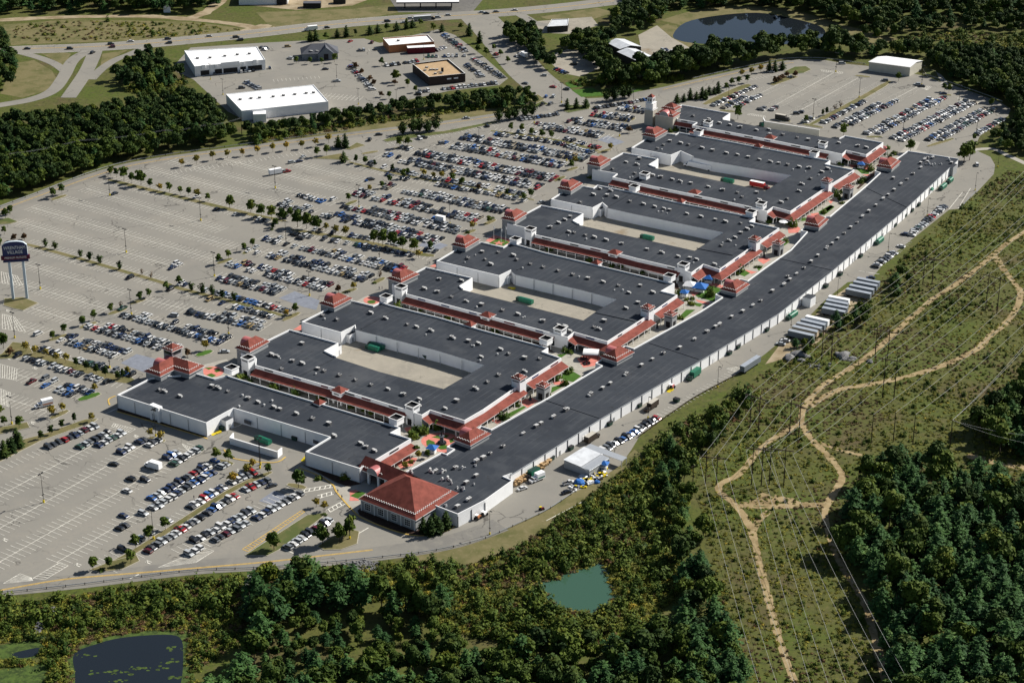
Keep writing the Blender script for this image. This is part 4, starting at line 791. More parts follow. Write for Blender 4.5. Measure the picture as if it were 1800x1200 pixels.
units(B, Z3c([(415, 495), (477, 440), (535, 388), (615, 320), (662, 282), (710, 240), (767, 192), (823, 142)])+L2b([(33, 745), (80, 693), (135, 648), (198, 595), (262, 538), (305, 503), (357, 462), (418, 410), (470, 367), (523, 320), (593, 265), (590, 225), (350, 358), (625, 195), (650, 215), (650, 178), (697, 178), (860, 225)]), 5.3, radians(59))
for p in Z3([(1245, 955), (1105, 850), (1245, 865), (1310, 945), (1360, 1000), (1430, 1045), (1500, 1075), (1620, 1010), (880, 855), (1640, 795), (1480, 820)])+Z4([(1230, 665)])+L2b([(665, 245), (690, 250), (715, 248), (770, 243), (835, 205)]): q = W(*p, 5.6); B.copy('exhaust_duct', DUCT, (q[0], q[1], 5.3), random.uniform(0, 6.28), random.uniform(.55, .95))
for j in (((1055, 733), (958.8, 700.7)), ((1231, 630), (1139.7, 600)), ((1463, 473), (1368, 452)), ((1595, 363), (1522, 328))): ridge_joint(B, *j, 5.9, .5, .35)
for tt, dm in ((((796.3, 772), (827, 783.3), (865.4, 762.3)), 'W'), (((1054.3, 626.3), (1084.4, 636.3), (1117, 619)), 'W'), (((1264.5, 508.2), (1294.6, 515.8), (1321.3, 500)), 'W'), (((1411, 395), (1440, 400.5), (1460.6, 386)), 'W'), (((1539.3, 292.4), (1568, 297.4), (1584.7, 283.4)), 'W')): hiptower(B, *tt, 7.6, 3.4, dormer='W', base=4)
for sp in ((957, 704.5), (1181, 577.5), (1370, 450.5), (1493, 351)): sqtower(B, sp, 4.4, 0, 6.5, radians(-35), 'greywall', 'red', 1.6, 'kiosk_tower')
for a, c in (((804.7, 903.2), (852.3, 878.8)), ((896.5, 832.6), (1055.3, 733.8)), ((1055.3, 733.8), (1232, 631)), ((1232, 631), (1368, 549.4)), ((1368, 549.4), (1463.6, 473.5)), ((1463.6, 473.5), (1587, 370)), ((1587, 370), (1684.8, 278.6))): downpipes(B, a, c, 5.3, 7.6, .3, .1)
for i in range(33, 39):
    a, c = Vector(W(*pl_[i], 5.9)), Vector(W(*pl_[i+1], 5.9)); d = (c-a).normalized(); n_ = Vector((-d.y, d.x)) if False else Vector((d.y, -d.x)); 
    if n_.x < 0: n_ = -n_
    mb = MB(); L = (c-a).length
    m = (a+c)/2+n_*.10; mb.box((m.x, m.y, 5.18), (L-.3, .2, .22), atan2(d.y, d.x), 0); B.part('gutter', mb, [M['steel']])
    k = max(1, int(L/17))
    for j in range(k):
        for o_ in (-1.6, 1.0):
            p = a+d*(L*(j+.5)/k+o_+random.uniform(-2, 2))+n_*.06; mb = MB(); mb.box((p.x, p.y, 1.1), (1.1, .12, 2.1), atan2(d.y, d.x), 0); B.part('rear_door', mb, [M['greywall'] if j % 2 else M['cap']])
rear_dir = radians(57)
q = W(1425, 536, 0); mb = MB(); mb.box((q[0]-1, q[1], 2.3), (5.2, 4.6, 4.6), radians(53), 0, 1); B.part('pump_room', mb, [M['white'], M['roof']])
q = W(1672, 306, 0); mb = MB(); mb.box((q[0], q[1], 2.7), (7, 4, 5.4), radians(59), 0, 1); B.part('loading_dock', mb, [M['greywall'], M['roof']])
q = W(1637.5, 332, 3); mb = MB(); mb.box((q[0], q[1], 3.1), (3, 2.2, 1.2), radians(58), 0, None, False, .7, .3); B.part('awning', mb, [M['green_metal']])

# --- the big red pavilion at the near end
B = Bld('food_pavilion', 'grey pavilion with a huge red pyramid roof at the near end of the mall', 'pavilion', loc0(720, 930))
R = rect((630, 876), (731, 914.5), (812, 868), 5.4); c0 = sum(R, Vector((0, 0)))/4
ins = [p+(c0-p).normalized()*1.1 for p in R]
mb = MB(); mb.prism([tuple(p) for p in ins], 0, 5.4, 0, 0, top=False); B.part('wall', mb, [M['greywall']])
mb = MB(); hip(mb, R, 5.4, 8.6)
for i in range(4): a, c = R[i], R[(i+1) % 4]; mb.face([(*a, 5.4), (*a, 5.05), (*c, 5.05), (*c, 5.4)], 1)
rf = B.part('hip_roof', mb, [M['red'], M['cap']])
for i in (0, 3):
    a, c = R[i], R[(i+1) % 4]; d = (c-a); L = d.length; d /= L; nin = Vector((-d.y, d.x)); half = min((R[1]-R[0]).length, (R[3]-R[0]).length)/2; mb = MB()
    for j in range(int(L/.62)):
        t = 2.0+j*.62
        if t > L-2.2: break
        o_ = 1.9+(.3 if j % 2 else 0); p = a+d*t+nin*o_; mb.box((p.x, p.y, 5.4+8.6*o_/half+.09), (.42, .34, .14), atan2(d.y, d.x), 0)
    tag(B.part('snow_guard', mb, [M['guard']], rf), kind='stuff')
a, c = ins[3], ins[0]; d = (c-a); L = d.length; d /= L; nn = Vector((d.y, -d.x))
for k in range(4):
    p = a+d*(L*(.12+.245*k))+nn*.08; mb = MB(); mb.box((p.x, p.y, 2.6), (3.1, .16, 3.2), atan2(d.y, d.x), 0); wf = B.part('window', mb, [M['cap']])
    mb = MB()
    for u in (-1, 0, 1):
        for v in (-.95, 0, .95): q = p+d*u*.92+nn*.1; mb.box((q.x, q.y, 2.6+v), (.78, .04, .8), atan2(d.y, d.x), 0)
    tag(B.part('pane', mb, [M['glass']], wf), kind='stuff')
for k in range(5): p = a+d*(L*(.0+.245*k))+nn*.1; mb = MB(); mb.box((p.x, p.y, 2.5), (.35, .2, 5), atan2(d.y, d.x), 0); B.part('pilaster', mb, [M['cap']])
Rg = rect((631.5, 824), (683, 845), (700, 830), 5.4)
mb = MB(); u = (Rg[3]-Rg[0]); ax = u.normalized(); pv = Vector((-ax.y, ax.x)); wdt = (Rg[1]-Rg[0]).length
a0, a1 = Rg[3]+ax*1, Rg[0]-ax*9; p_ = -pv if (Rg[1]-Rg[0]).dot(pv) < 0 else pv
mb.face([(*a0, 5.4), (*a1, 5.4), (*(a1+p_*5), 9.2), (*(a0+p_*5), 9.2)], 0); mb.face([(*(a0+p_*5), 9.2), (*(a1+p_*5), 9.2), (*(a1+p_*10), 5.4), (*(a0+p_*10), 5.4)], 0)
mb.face([(*a0, 5.4), (*(a0+p_*5), 9.2), (*(a0+p_*10), 5.4)], 1)
mb.face([(*a0, 5.4), (*a0, 5.05), (*a1, 5.05), (*a1, 5.4)], 1); B.part('gable_roof', mb, [M['red'], M['cap']])
mb = MB()
L = (a1-a0).length; dd = (a1-a0)/L
for j in range(int((L-14)/.62)): p = a0+dd*(1.2+j*.62)+p_*(1.2+.25*(j % 2)); mb.box((p.x, p.y, 5.4+.76*(1.2+.25*(j % 2))+.1), (.4, .3, .13), atan2(dd.y, dd.x), 0)
tag(B.part('snow_guard', mb, [M['guard']]), kind='stuff')
for o_ in (.8, 5.6, 11.0, 15): p = a0+dd*o_+p_*.7; mb = MB(); mb.box((p.x, p.y, 2.55), (1.1, .8, 5.1), atan2(dd.y, dd.x), 0); B.part('column', mb, [M['cap']])
p = a0+dd*8+p_*7.5; mb = MB(); mb.box((p.x, p.y, 2.5), (17, .3, 5), atan2(dd.y, dd.x), 0); B.part('glazed_front', mb, [M['glass']])
m = a0+dd*8.2; mb = MB(); k = 12; arc = [[], []]
for j in range(k+1):
    t = pi*j/k; q = m+dd*(-3*cos(t)); zz = 5.5+2.7*sin(t); arc[0].append((q.x-p_.x*.15, q.y-p_.y*.15, zz)); q = q+p_*3.6; arc[1].append((q.x, q.y, zz))
for j in range(k): mb.face([arc[0][j], arc[1][j], arc[1][j+1], arc[0][j+1]], 0)
mb.face(arc[0], 1); B.part('barrel_dormer', mb, [M['rednew'], M['greywall']])

# --- buildings beyond the mall
def flatbox(name, label, cat, px, z, wallm, roofm, par=.4, group=None):
    B = Bld(name, label, cat, loc0(sum(p[0] for p in px)/len(px), sum(p[1] for p in px)/len(px)+8), group); P, Q, rz, ro = shell(B, px, z, (), 0, par, wallm, .35, roofm); return B, P
B, P = flatbox('warehouse_store', 'white flat roofed store with parapet signs, upper left by the highway', 'store building', [(342, 117), (324, 89), (452, 82), (466, 105)], 7, 'white', 'white_roof')
for x, y in ((347, 102), (369, 101), (395, 98), (417, 95.5), (438, 94)): q = W(x, y, 7.2); B.copy('roof_unit', UNIT, (q[0], q[1], 6.6), .1, .8)
a, c = Vector(W(342, 117, 7)), Vector(W(466, 105, 7)); d = (c-a).normalized(); nn = Vector((d.y, -d.x)); L = (c-a).length
for t, ww in ((.14, .12), (.33, .1), (.5, .2), (.68, .08), (.85, .2)): p = a+d*L*t+nn*.1; mb = MB(); mb.box((p.x, p.y, 2), (L*ww, .2, 3.2), atan2(d.y, d.x), 0); B.part('shop_front', mb, [M['dark']])
for t, ww, hh in ((.5, .26, 8), (.12, .05, 7.6), (.85, .05, 7.8), (.3, .03, 7.2), (.68, .03, 7.2)): p = a+d*L*t+nn*.5; mb = MB(); mb.box((p.x, p.y, hh-1.4), (L*ww, .9, 2.8), atan2(d.y, d.x), 0); B.part('sign_parapet', mb, [M['white']])
B, P = flatbox('warehouse_store', 'long low store with bright white roof nearest the mall trees', 'store building', [(425, 195), (397, 165.5), (551, 149), (577, 178.5)], 6.5, 'white', 'white_roof')
for x, y in ((422, 174), (441, 172), (456, 171), (480, 169), (498, 167), (518, 165), (538, 163), (551, 162)): q = W(x, y, 6.8); B.copy('roof_unit', UNIT, (q[0], q[1], 6.1), .1, .8)
q = W(456, 214, 0); mb = MB(); mb.box((q[0], q[1]+3, 2.6), (8, 8, 5.2), .12, 0, 1); B.part('loading_dock', mb, [M['white'], M['white_roof']])
p = W(536, 186, 4.2); mb = MB(); mb.box((p[0], p[1]-.2, 4.4), (7, .2, .9), .12, 0); B.part('shop_sign', mb, [M['black']]); p = W(567, 186, 2); mb = MB(); mb.box((p[0], p[1]-.3, 2.2), (2.4, .4, 1.8), .12, 0); B.part('shop_sign', mb, [M['black']])
B = Bld('bank_building', 'blue grey gabled building with slate roof among the shop car parks', 'office building', loc0(565, 105)); ax = radians(8)
c0 = Vector(W(562, 100, 0)); d = Vector((cos(ax), sin(ax))); n_ = Vector((-d.y, d.x))
mb = MB(); mb.box((c0.x, c0.y, 2.2), (24, 14, 4.4), ax, 0); B.part('wall', mb, [M['bluegrey']])
mb = MB(); hip(mb, [c0+d*x*12.8+n_*y*7.8 for x, y in ((-1, -1), (1, -1), (1, 1), (-1, 1))], 4.4, 5); B.part('hip_roof', mb, [M['slate']])
g0 = c0+d*4-n_*3; mb = MB(); q1, q2, q3, q4 = (g0+d*x*5.5+n_*y for x, y in ((-1, -6), (1, -6), (1, 6), (-1, 6))); t0, t1 = (q1+q2)/2, (q3+q4)/2
mb.face([(*q1, 0), (*q2, 0), (*q2, 4.4), (*t0, 9), (*q1, 4.4)], 0); mb.face([(*q1, 4.4), (*t0, 9), (*t1, 9), (*q4, 4.4)], 1); mb.face([(*t0, 9), (*q2, 4.4), (*q3, 4.4), (*t1, 9)], 1); mb.face([(*q2, 0), (*q3, 0), (*q3, 4.4), (*q2, 4.4)], 0); B.part('gable_front', mb, [M['bluegrey'], M['slate']])
p = (q1+q2)/2-n_*.08; mb = MB(); mb.box((p.x, p.y, 2.4), (3, .12, 4), ax, 0); B.part('window', mb, [M['dark']]); p = c0-d*6-n_*5.4; B.copy('roof_unit', UNIT, (p.x, p.y, 5.2), 0, .8); p = c0-d*2-n_*5.4; B.copy('roof_unit', UNIT, (p.x, p.y, 5.2), 0, .7)
B, P = flatbox('restaurant', 'orange walled restaurant with pale flat roof and maroon front near the highway', 'restaurant', [(684, 80), (673, 67), (752, 61), (763, 73)], 5.5, 'orange', 'white_roof', .7)
q = W(740, 84, 3.4); mb = MB(); mb.box((q[0], q[1], 2.2), (19, 5, 4.2), radians(10), 0, 1); B.part('porch', mb, [M['maroon'], M['white_roof']]); q = W(700, 72, 5); B.copy('roof_unit', UNIT, (q[0], q[1], 4.8), 0, .8)
B, P = flatbox('restaurant', 'dark brown restaurant with tan flat roof crowded with vents', 'restaurant', [(754, 135.5), (725, 112), (788, 104), (818, 129)], 6, 'brown_wall', 'tan_roof', 1.0)
for x, y in ((750, 117), (747, 122), (757, 121), (762, 121), (768, 121), (765, 128), (775, 127)): q = W(x, y, 6); B.copy('roof_unit', UNIT, (q[0], q[1], 5), random.random(), .7)
q = W(777.5, 121, 7); mb = MB(); mb.box((q[0], q[1], 6.2), (1.6, 1.6, 2.6), 0, 0); B.part('chimney', mb, [M['dark']])
a, c = Vector(W(754, 135.5, 6)), Vector(W(818, 129, 6)); d = (c-a).normalized(); nn = Vector((d.y, -d.x)); L = (c-a).length
for t in (.55, .74): p = a+d*L*t+nn*.08; mb = MB(); mb.box((p.x, p.y, 3.4), (3, .12, .9), atan2(d.y, d.x), 0); B.part('window', mb, [M['cap']])
def barn(label, px, z, rise, wallm='barn', roofm='metal_roof', name='barn', cat='barn', grp=None):
    B = Bld(name, label, cat, loc0(sum(p[0] for p in px)/4, sum(p[1] for p in px)/4+8), grp)
    R = [Vector(p) for p in ccw(WP(px, z))]
    if (R[1]-R[0]).length < (R[2]-R[1]).length: R = R[1:]+R[:1]
    mb = MB(); mb.prism([tuple(p) for p in R], 0, z, 0, 0, top=False); t0, t1 = (R[0]+R[3])/2, (R[1]+R[2])/2
    mb.face([(*R[0], z), (*R[3], z), (*t0, z+rise)][::-1], 0); mb.face([(*R[1], z), (*R[2], z), (*t1, z+rise)], 0); B.part('wall', mb, [M[wallm]])
    e = (R[1]-R[0]).normalized()*.4; f = (R[0]-R[3]).normalized()*.5
    mb = MB(); mb.face([(*(R[0]-e+f), z-.1), (*(R[1]+e+f), z-.1), (*(t1+e), z+rise+.05), (*(t0-e), z+rise+.05)], 0); mb.face([(*(R[2]+e-f), z-.1), (*(R[3]-e-f), z-.1), (*(t0-e), z+rise+.05), (*(t1+e), z+rise+.05)], 0); B.part('roof', mb, [M[roofm]])
    return B, R
barn('dark walled barn with pale metal roof, nearer of the pair', [(1086, 91), (1125, 109), (1157, 104), (1117, 86)], 5.5, 1.6)
barn('dark walled barn with pale metal roof, farther of the pair', [(1068, 75), (1090, 86), (1127, 82), (1097, 69)], 5.5, 1.6)
barn('long narrow open shed with pale roof beside the far pond', [(1213, 104), (1209, 97), (1269, 87), (1274, 92)], 3.6, .8, 'barn', 'metal_roof', 'shed', 'shed')
B, R = barn('beige metal warehouse with white roof at the top of the far car park', [(1528, 108.5), (1600, 118), (1621, 107), (1558, 99)], 6.5, 1.4, 'beige', 'white_roof', 'warehouse', 'warehouse')
for x, y in ((1540, 117), (1567, 121)): q = W(x, y, 1.5); mb = MB(); mb.box((q[0], q[1]-.1, 1.8), (3.2, .25, 3.4), atan2((R[1]-R[0]).y, (R[1]-R[0]).x), 0); B.part('roller_door', mb, [M['dark']])
B = Bld('depot_building', 'white walled depot with a dark loading end at the top edge', 'warehouse', loc0(468, 8)); q = W(462, 8, 0); mb = MB(); mb.box((q[0], q[1]+10, 3.2), (36, 22, 6.4), .05, 0, 1); B.part('wall', mb, [M['white'], M['white_roof']]); mb = MB(); mb.box((q[0]+14, q[1]-1.2, 2.2), (7, .6, 4), .05, 0); B.part('roller_door', mb, [M['dark']])
B = Bld('storage_shed', 'small dark storage shed on the sandy yard', 'shed', loc0(549, 14)); q = W(549, 13, 0); mb = MB(); mb.box((q[0], q[1], 1.9), (13, 6, 3.8), .02, 0, 1); B.part('wall', mb, [M['black'], M['slate']]); q = W(597, 6, 0)
B = Bld('storage_shed', 'dark shed beyond the sandy yard, nearer the top edge', 'shed', loc0(598, 7)); mb = MB(); mb.box((q[0], q[1], 1.7), (9, 5, 3.4), .02, 0, 1); B.part('wall', mb, [M['black'], M['slate']])
B = Bld('fuel_station_canopy', 'dark fuel station canopy on pillars at the top edge', 'fuel station', loc0(750, 10)); q = W(752, 2, 5); mb = MB(); mb.box((q[0], q[1], 5.3), (46, 12, 1), .03, 0, 1); B.part('canopy', mb, [M['slate'], M['white_roof']])
for k in range(4): mb = MB(); mb.box((q[0]-17+k*11.5, q[1], 2.4), (.8, .8, 4.8), 0, 0); B.part('pillar', mb, [M['black']])
B, P = flatbox('low_shop', 'low dark shop with pale roof half hidden in trees below the highway', 'shop', [(962, 47), (970, 34), (1000, 33), (998, 45)], 4.5, 'barn', 'metal_roof')
barn('small white house standing in the woods at the top left', [(287, 13), (287, 8), (299, 8), (299, 13)], 4, 2, 'white', 'slate', 'house', 'house')
# shed on the service road
B = Bld('maintenance_shed', 'grey corrugated maintenance shed with lean-to roof on the service road', 'shed', loc0(1040, 825)); rs = radians(52)
d = Vector((cos(rs), sin(rs))); n_ = Vector((-d.y, d.x)); s = Vector(W(1036, 838, 0))   # near corner
cB = Vector(W(1046, 822, 1.5)); mb = MB(); c1 = s+d*7+n_*6.5
mb.box((c1.x, c1.y, 1.6), (14, 13, 3.2), rs, 0); B.part('wall', mb, [M['steel']])
f = lambda u, v: s+d*u+n_*v
mb = MB(); mb.face([(*f(-.3, 4.2), 3.5), (*f(14.3, 4.2), 3.5), (*f(14.3, 13.2), 3.9), (*f(-.3, 13.2), 3.9)], 0); B.part('roof', mb, [M['metal_roof']])
mb = MB(); mb.face([(*f(-.3, -.4), 2.9), (*f(14.3, -.4), 2.9), (*f(14.3, 4.2), 3.3), (*f(-.3, 4.2), 3.3)], 0); B.part('lean_to_roof', mb, [M['steel']])
mb = MB(); mb.face([(*f(14.5, -6), 3.3), (*f(18.5, -6), 3.3), (*f(18.5, 13), 3.6), (*f(14.5, 13), 3.6)], 0); mb.face([(*f(14.5, -6), 3.2), (*f(14.5, 13), 3.5), (*f(18.5, 13), 3.5), (*f(18.5, -6), 3.2)], 0)
for u, v in ((14.8, -5.7), (18.2, -5.7), (18.2, 3), (18.2, 12.6)): q = f(u, v); mb.box((q.x, q.y, 1.6), (.2, .2, 3.2), rs, 0)
B.part('open_lean_to', mb, [M['steel']])
# ------------------------------------------------------------------ car park rows and cars
PAINTS = {'white': (.60, .60, .59), 'silver': (.40, .42, .43), 'grey': (.14, .15, .16), 'charcoal': (.04, .044, .052), 'black': (.010, .010, .012), 'navy': (.016, .028, .075), 'blue': (.04, .12, .34), 'red': (.33, .018, .02), 'maroon': (.10, .010, .016), 'gold': (.34, .25, .11), 'green': (.025, .07, .045), 'orange': (.45, .12, .02), 'tan': (.30, .26, .19)}
PW = [('white', 20), ('silver', 23), ('grey', 11), ('charcoal', 15), ('black', 14), ('navy', 7), ('blue', 3), ('red', 3), ('maroon', 3), ('gold', 1), ('green', 1.5), ('tan', 1.5)]
def rpaint(): return random.choices([p[0] for p in PW], [p[1] for p in PW])[0]
def car_arrays(kind):
    """lower body, roof and tyres; greenhouse glass separately"""
    L, Wd, belt, roof, c = {'saloon car': (4.7, 1.82, .92, 1.44, (-1.75, -1.05, .55, 1.25)), 'hatchback': (4.25, 1.78, .95, 1.5, (-2.0, -1.6, .6, 1.2)), 'sport utility car': (4.7, 1.92, 1.08, 1.78, (-2.2, -1.95, .55, 1.15)), 'minivan': (5.0, 1.95, 1.05, 1.8, (-2.4, -2.1, .9, 1.75)), 'pickup': (5.5, 1.95, 1.08, 1.82, (-.55, -.4, .75, 1.3))}[kind]
    bd, gl = MB(), MB(); h = L/2; w = Wd/2
    prof = [(-h, .38), (-h, belt-.12), (-h+.18, belt), (h-1.15, belt), (h-.2, belt-.2), (h, belt-.36), (h, .38)]
    for s in (-1, 1):
        f = [(x, s*(w-.03), z) for x, z in prof]; bd.face(f if s < 0 else f[::-1], 0)
    for i in range(len(prof)-1):
        a, c2 = prof[i], prof[i+1]; bd.face([(a[0], w-.03, a[1]), (a[0], -w+.03, a[1]), (c2[0], -w+.03, c2[1]), (c2[0], w-.03, c2[1])][::-1], 0)
    b0, t0, t1, b1 = c; wb, wt = w-.1, w-.26
    lo = [(b0, -wb, belt), (b1, -wb, belt), (b1, wb, belt), (b0, wb, belt)]; hi = [(t0, -wt, roof), (t1, -wt, roof), (t1, wt, roof), (t0, wt, roof)]
    for i in range(4): j = (i+1) % 4; gl.face([lo[i], lo[j], hi[j], hi[i]], 0)
    bd.face([(x, y, z+.02) for x, y, z in hi], 0)
    for s in (-1, 1): bd.face([(t0, s*wt, roof-.05), (t1, s*wt, roof-.05), (t1, s*(wt+.02), roof+.02), (t0, s*(wt+.02), roof+.02)][::s], 0)
    if kind == 'pickup': bd.box((-1.7, 0, belt+.005), (1.9, Wd-.4, .02), 0, 1)
    for x in (-h+.85, h-.95):
        for s in (-1, 1): bd.box((x, s*(w-.1), .32), (.64, .22, .64), 0, 1, None, False, .7, 1)
    bd.face([(h-.02, -w+.1, .5), (h+.012, -w+.1, .62), (h+.012, w-.1, .62), (h-.02, w-.1, .5)], 1)
    return bd, gl
KIND = ['saloon car', 'hatchback', 'sport utility car', 'minivan', 'pickup']; KW = [40, 14, 30, 11, 5]
CARS = {}
for k in KIND:
    bd, gl = car_arrays(k); CARS[k] = (bd.mesh('car_body', [M['paint'], M['tyre']]), gl.mesh('car_windows', [M['glass']]), bd, gl)
slots = []      # (x, y, heading, row description, order key, kind, paint)
ROWS = []
def row(p0, p1, kind='D', U=(), L=(), desc='', sp=2.743, wd=0.0, mark=True):
    a, c = Vector(W(*p0)), Vector(W(*p1)); d = (c-a); Ln = d.length; d /= Ln; n_ = Vector((-d.y, d.x)); k = int(Ln/sp)
    if mark:
        if kind == 'D': MARK.ribbon([tuple(a), tuple(a+d*k*sp)], .26, .085)
        for i in range(k+1):
            p = a+d*i*sp
            if kind == 'D': MARK.ribbon([tuple(p-n_*5.5), tuple(p+n_*5.5)], .20, .083)
            elif kind == 'I':
                for s in (-1, 1): MARK.ribbon([tuple(p+n_*s*(wd/2+.2)), tuple(p+n_*s*(wd/2+5.3))], .20, .083)
            else:
                s = 1 if kind == 'EU' else -1; MARK.ribbon([tuple(p+n_*s*(wd/2+.1)), tuple(p+n_*s*(wd/2+5.3))], .20, .083)
    for s, iv in ((1, U), (-1, L)):
        for i in range(k):
            p = a+d*(i+.5)*sp+n_*s*(wd/2+2.75); fx = p0[0]+(p1[0]-p0[0])*(i+.5)*sp/Ln
            pr = 0
            for t in iv:
                if t[0] <= fx <= t[1]: pr = t[2] if len(t) > 2 else 1
            if random.random() < pr:
                j = random.uniform(-.35, .35); q = p+n_*j+d*random.uniform(-.12, .12)
                h = atan2(n_.y, n_.x)+(0 if random.random() < .35 else pi)*(1)+(pi if s < 0 else 0)+random.uniform(-.025, .025)
                slots.append((q.x, q.y, h, (('upper side of ' if s > 0 else 'lower side of ')+desc) if kind in 'DI' and desc else desc, i, random.choices(KIND, KW)[0], rpaint()))
R_ = row
# front car park (rows climb to the right)
R_((-10, 823), (165, 744), 'EL', (), [(70, 88), (88, 160, .9)], 'row beside the dark tree strip')
R_((-10, 876), (217, 753), 'D', [(138, 200, .75)], [(158, 222, .95)], 'second front row')
R_((-10, 934), (272, 770), 'D', [(213, 240, .8), (248, 264)], [(243, 285, .9)], 'third front row')
R_((-10, 993), (348, 783), 'D', [(283, 290), (298, 326, .9), (224, 232)], [(203, 213), (233, 243), (288, 346, .95)], 'fourth front row')
R_((100, 988), (397, 808), 'D', [(212, 223), (262, 400, .95)], [(190, 210, .9), (232, 397, .97)], 'fifth front row')
R_((185, 996), (240, 967), 'I', [(226, 240)], (), 'front tree strip row', wd=3.2)
R_((240, 967), (345, 900), 'I', [(236, 345, .72)], [(240, 345, .95)], 'front tree strip row', wd=3.2)
R_((345, 900), (415, 857), 'I', [(340, 415, .95)], [(345, 415, .9)], 'front tree strip row', wd=3.2)
R_((415, 857), (470, 833), 'I', [(415, 470, .85)], [(415, 470, .7)], 'front tree strip row', wd=3.2)
R_((318, 973), (437, 910), 'D', [(348, 437, .95)], [(318, 347, .9), (368, 437, .97)], 'row before the yellow hatching')
R_((437, 910), (525, 861), 'D', [(437, 456)], [(437, 527, .9)], 'row before the yellow hatching')
R_((492, 962), (575, 908), 'EL', (), [(495, 575, .88)], 'short row by the green verge')
# west car park (rows fall to the right)
R_((2.5, 697.5), (110, 731), 'D', (), ())
R_((20, 655), (157, 697), 'D', [(64, 76, .6), (84, 90), (105, 158)], [(58, 66), (84, 89), (105, 137)], 'row at the sign lawn')
for a, c, U, L in (((42, 618), (197, 663), [(50, 100, .7), (105, 120, .8), (125, 190, .75)], [(42, 50), (58, 98), (102, 110), (117, 150, .85), (150, 200, .95)]), ((197, 663), (230, 671), [(190, 230, .9)], [(197, 207, .9)])):
    R_(a, c, 'I', U, L, 'yellow tree strip row', wd=5.5)
R_((13, 565), (80, 586), 'D', [(75, 85)], [(68, 76)], 'row at the twin trees')
R_((103, 592), (228, 627), 'D', [(108, 125, .6), (140, 190, .95), (190, 228)], [(113, 122), (124, 135, .9), (137, 214)], 'row ending at blue bays')
R_((55, 541), (128, 564))
R_((150, 567), (318, 617), 'D', [(150, 160, .3), (183, 318, .93)], [(152, 318, .97)], 'row behind the clock tower')
R_((12, 491.5), (190, 544))
R_((205, 546), (405, 602), 'D', [(205, 225, .3), (228, 262, .8), (300, 350, .7), (350, 405, .9)], [(218, 245, .7), (245, 400, .97)], 'second row behind clock tower')
R_((38, 463), (222, 517))
R_((255, 527), (475, 577), 'D', [(385, 470, .8)], [(338, 349), (350, 475, .9)], 'row left of the second pavilion')
R_((45, 428), (140, 455), 'I', wd=3.4); R_((140, 455), (285, 497), 'I', (), [(238, 243)], 'long grass strip row', wd=3.4)
R_((305, 504), (421.7, 534), 'I', [(308, 330, .6), (350, 421, .9)], [(288, 310, .6), (371, 381, .7), (395, 421, .6)], 'long grass strip row', wd=3.4)
R_((421.7, 534), (500, 555), 'I', [(421, 500, .95)], [(421, 500, .95)], 'long grass strip row', wd=3.4)
R_((34, 390), (318, 472), 'D', [(300, 318, .9)], [(308, 312)], 'empty upper row')
R_((380, 485), (500, 515), 'D', [(395, 500, .95)], [(385, 500, .95)], 'west row')
R_((55, 364.5), (382, 458)); R_((405, 462), (582, 508), 'D', [(420, 430, .8), (430, 582, .9)], [(408, 426), (440, 455, .8), (470, 582, .97)], 'west row')
R_((100, 347), (415, 435)); R_((440, 438), (655, 492), 'D', [(443, 450), (485, 500), (505, 520, .8), (520, 530), (545, 655, .95)], [(437, 447), (453, 462), (478, 655, .95)], 'west row')
R_((150, 331), (395, 406.5), 'D', [(193, 198)], (), 'west row'); R_((462, 416), (712, 477), 'D', [(474, 480), (482, 490), (580, 605, .9), (610, 712, .95)], [(470, 500, .9), (510, 515), (525, 530), (537, 568), (568, 712, .97)], 'west row')
R_((190, 316), (445, 378), 'I', [(300, 304), (338, 344)], [(386, 396), (420, 426)], 'west row', wd=4.2); R_((445, 378), (503, 389), 'I', [(480, 500, .8)], [(450, 481)], 'west row', wd=4.2)
R_((511, 404), (673, 432), 'I', [(545, 560, .9), (573, 580), (608, 650), (650, 673, .5)], [(518, 560), (573, 586, .8), (590, 625, .9), (630, 673)], 'west row', wd=4.2)
R_((673, 432), (762, 449), 'I', [(673, 700, .6), (738, 762)], [(673, 736)], 'west row', wd=4.2)
R_((262, 298), (560, 374), 'D', [(498, 513, .8), (530, 542, .7)], [(496, 520), (523, 540), (546, 568)], 'west row'); R_((570, 376), (775, 425), 'D', [(575, 775, .95)], [(570, 592), (608, 775, .97)], 'west row')
R_((300, 283), (590, 357), 'D', [(577, 586)], [(529, 549), (550, 580)], 'west row'); R_((605, 361), (815, 408), 'D', [(620, 630, .6), (630, 660, .5), (650, 815, .93)], [(603, 815, .96)], 'west row')
R_((390, 279), (622, 338)); R_((625, 339), (850, 389), 'D', [(625, 645), (650, 660, .7), (670, 690, .6), (695, 850, .95)], [(628, 655), (662, 668), (672, 686), (688, 850, .97)], 'west row')
R_((518, 287), (648, 321), 'D', [(640, 648)], (), 'west row'); R_((670, 326), (893, 372.5), 'D', [(680, 700, .8), (738, 893, .95)], [(675, 692, .9), (712, 893, .95)], 'west row')
R_((613, 285), (680, 302), 'I', [(640, 680, .85)], (), 'west row', wd=3); R_((680, 302), (733, 315), 'I', [(680, 733, .85)], [(690, 700, .5), (712, 733, .9)], 'west row', wd=3)
R_((733, 315), (857, 335), 'I', [(733, 857, .85)], [(733, 746, .7), (770, 857, .88)], 'west row', wd=3); R_((857, 335), (938, 351), 'I', [(857, 920, .8)], [(857, 938, .95)], 'west row', wd=3)
R_((665, 274), (958, 331), 'D', [(670, 700, .7), (713, 958, .95)], [(705, 958, .97)], 'west row')
R_((700, 262), (978, 316), 'D', [(700, 720, .7), (743, 978, .95)], [(733, 978, .97)], 'west row')
R_((770, 252), (995, 293), 'D', [(774, 781), (800, 995, .95)], [(795, 995, .97)], 'west row')
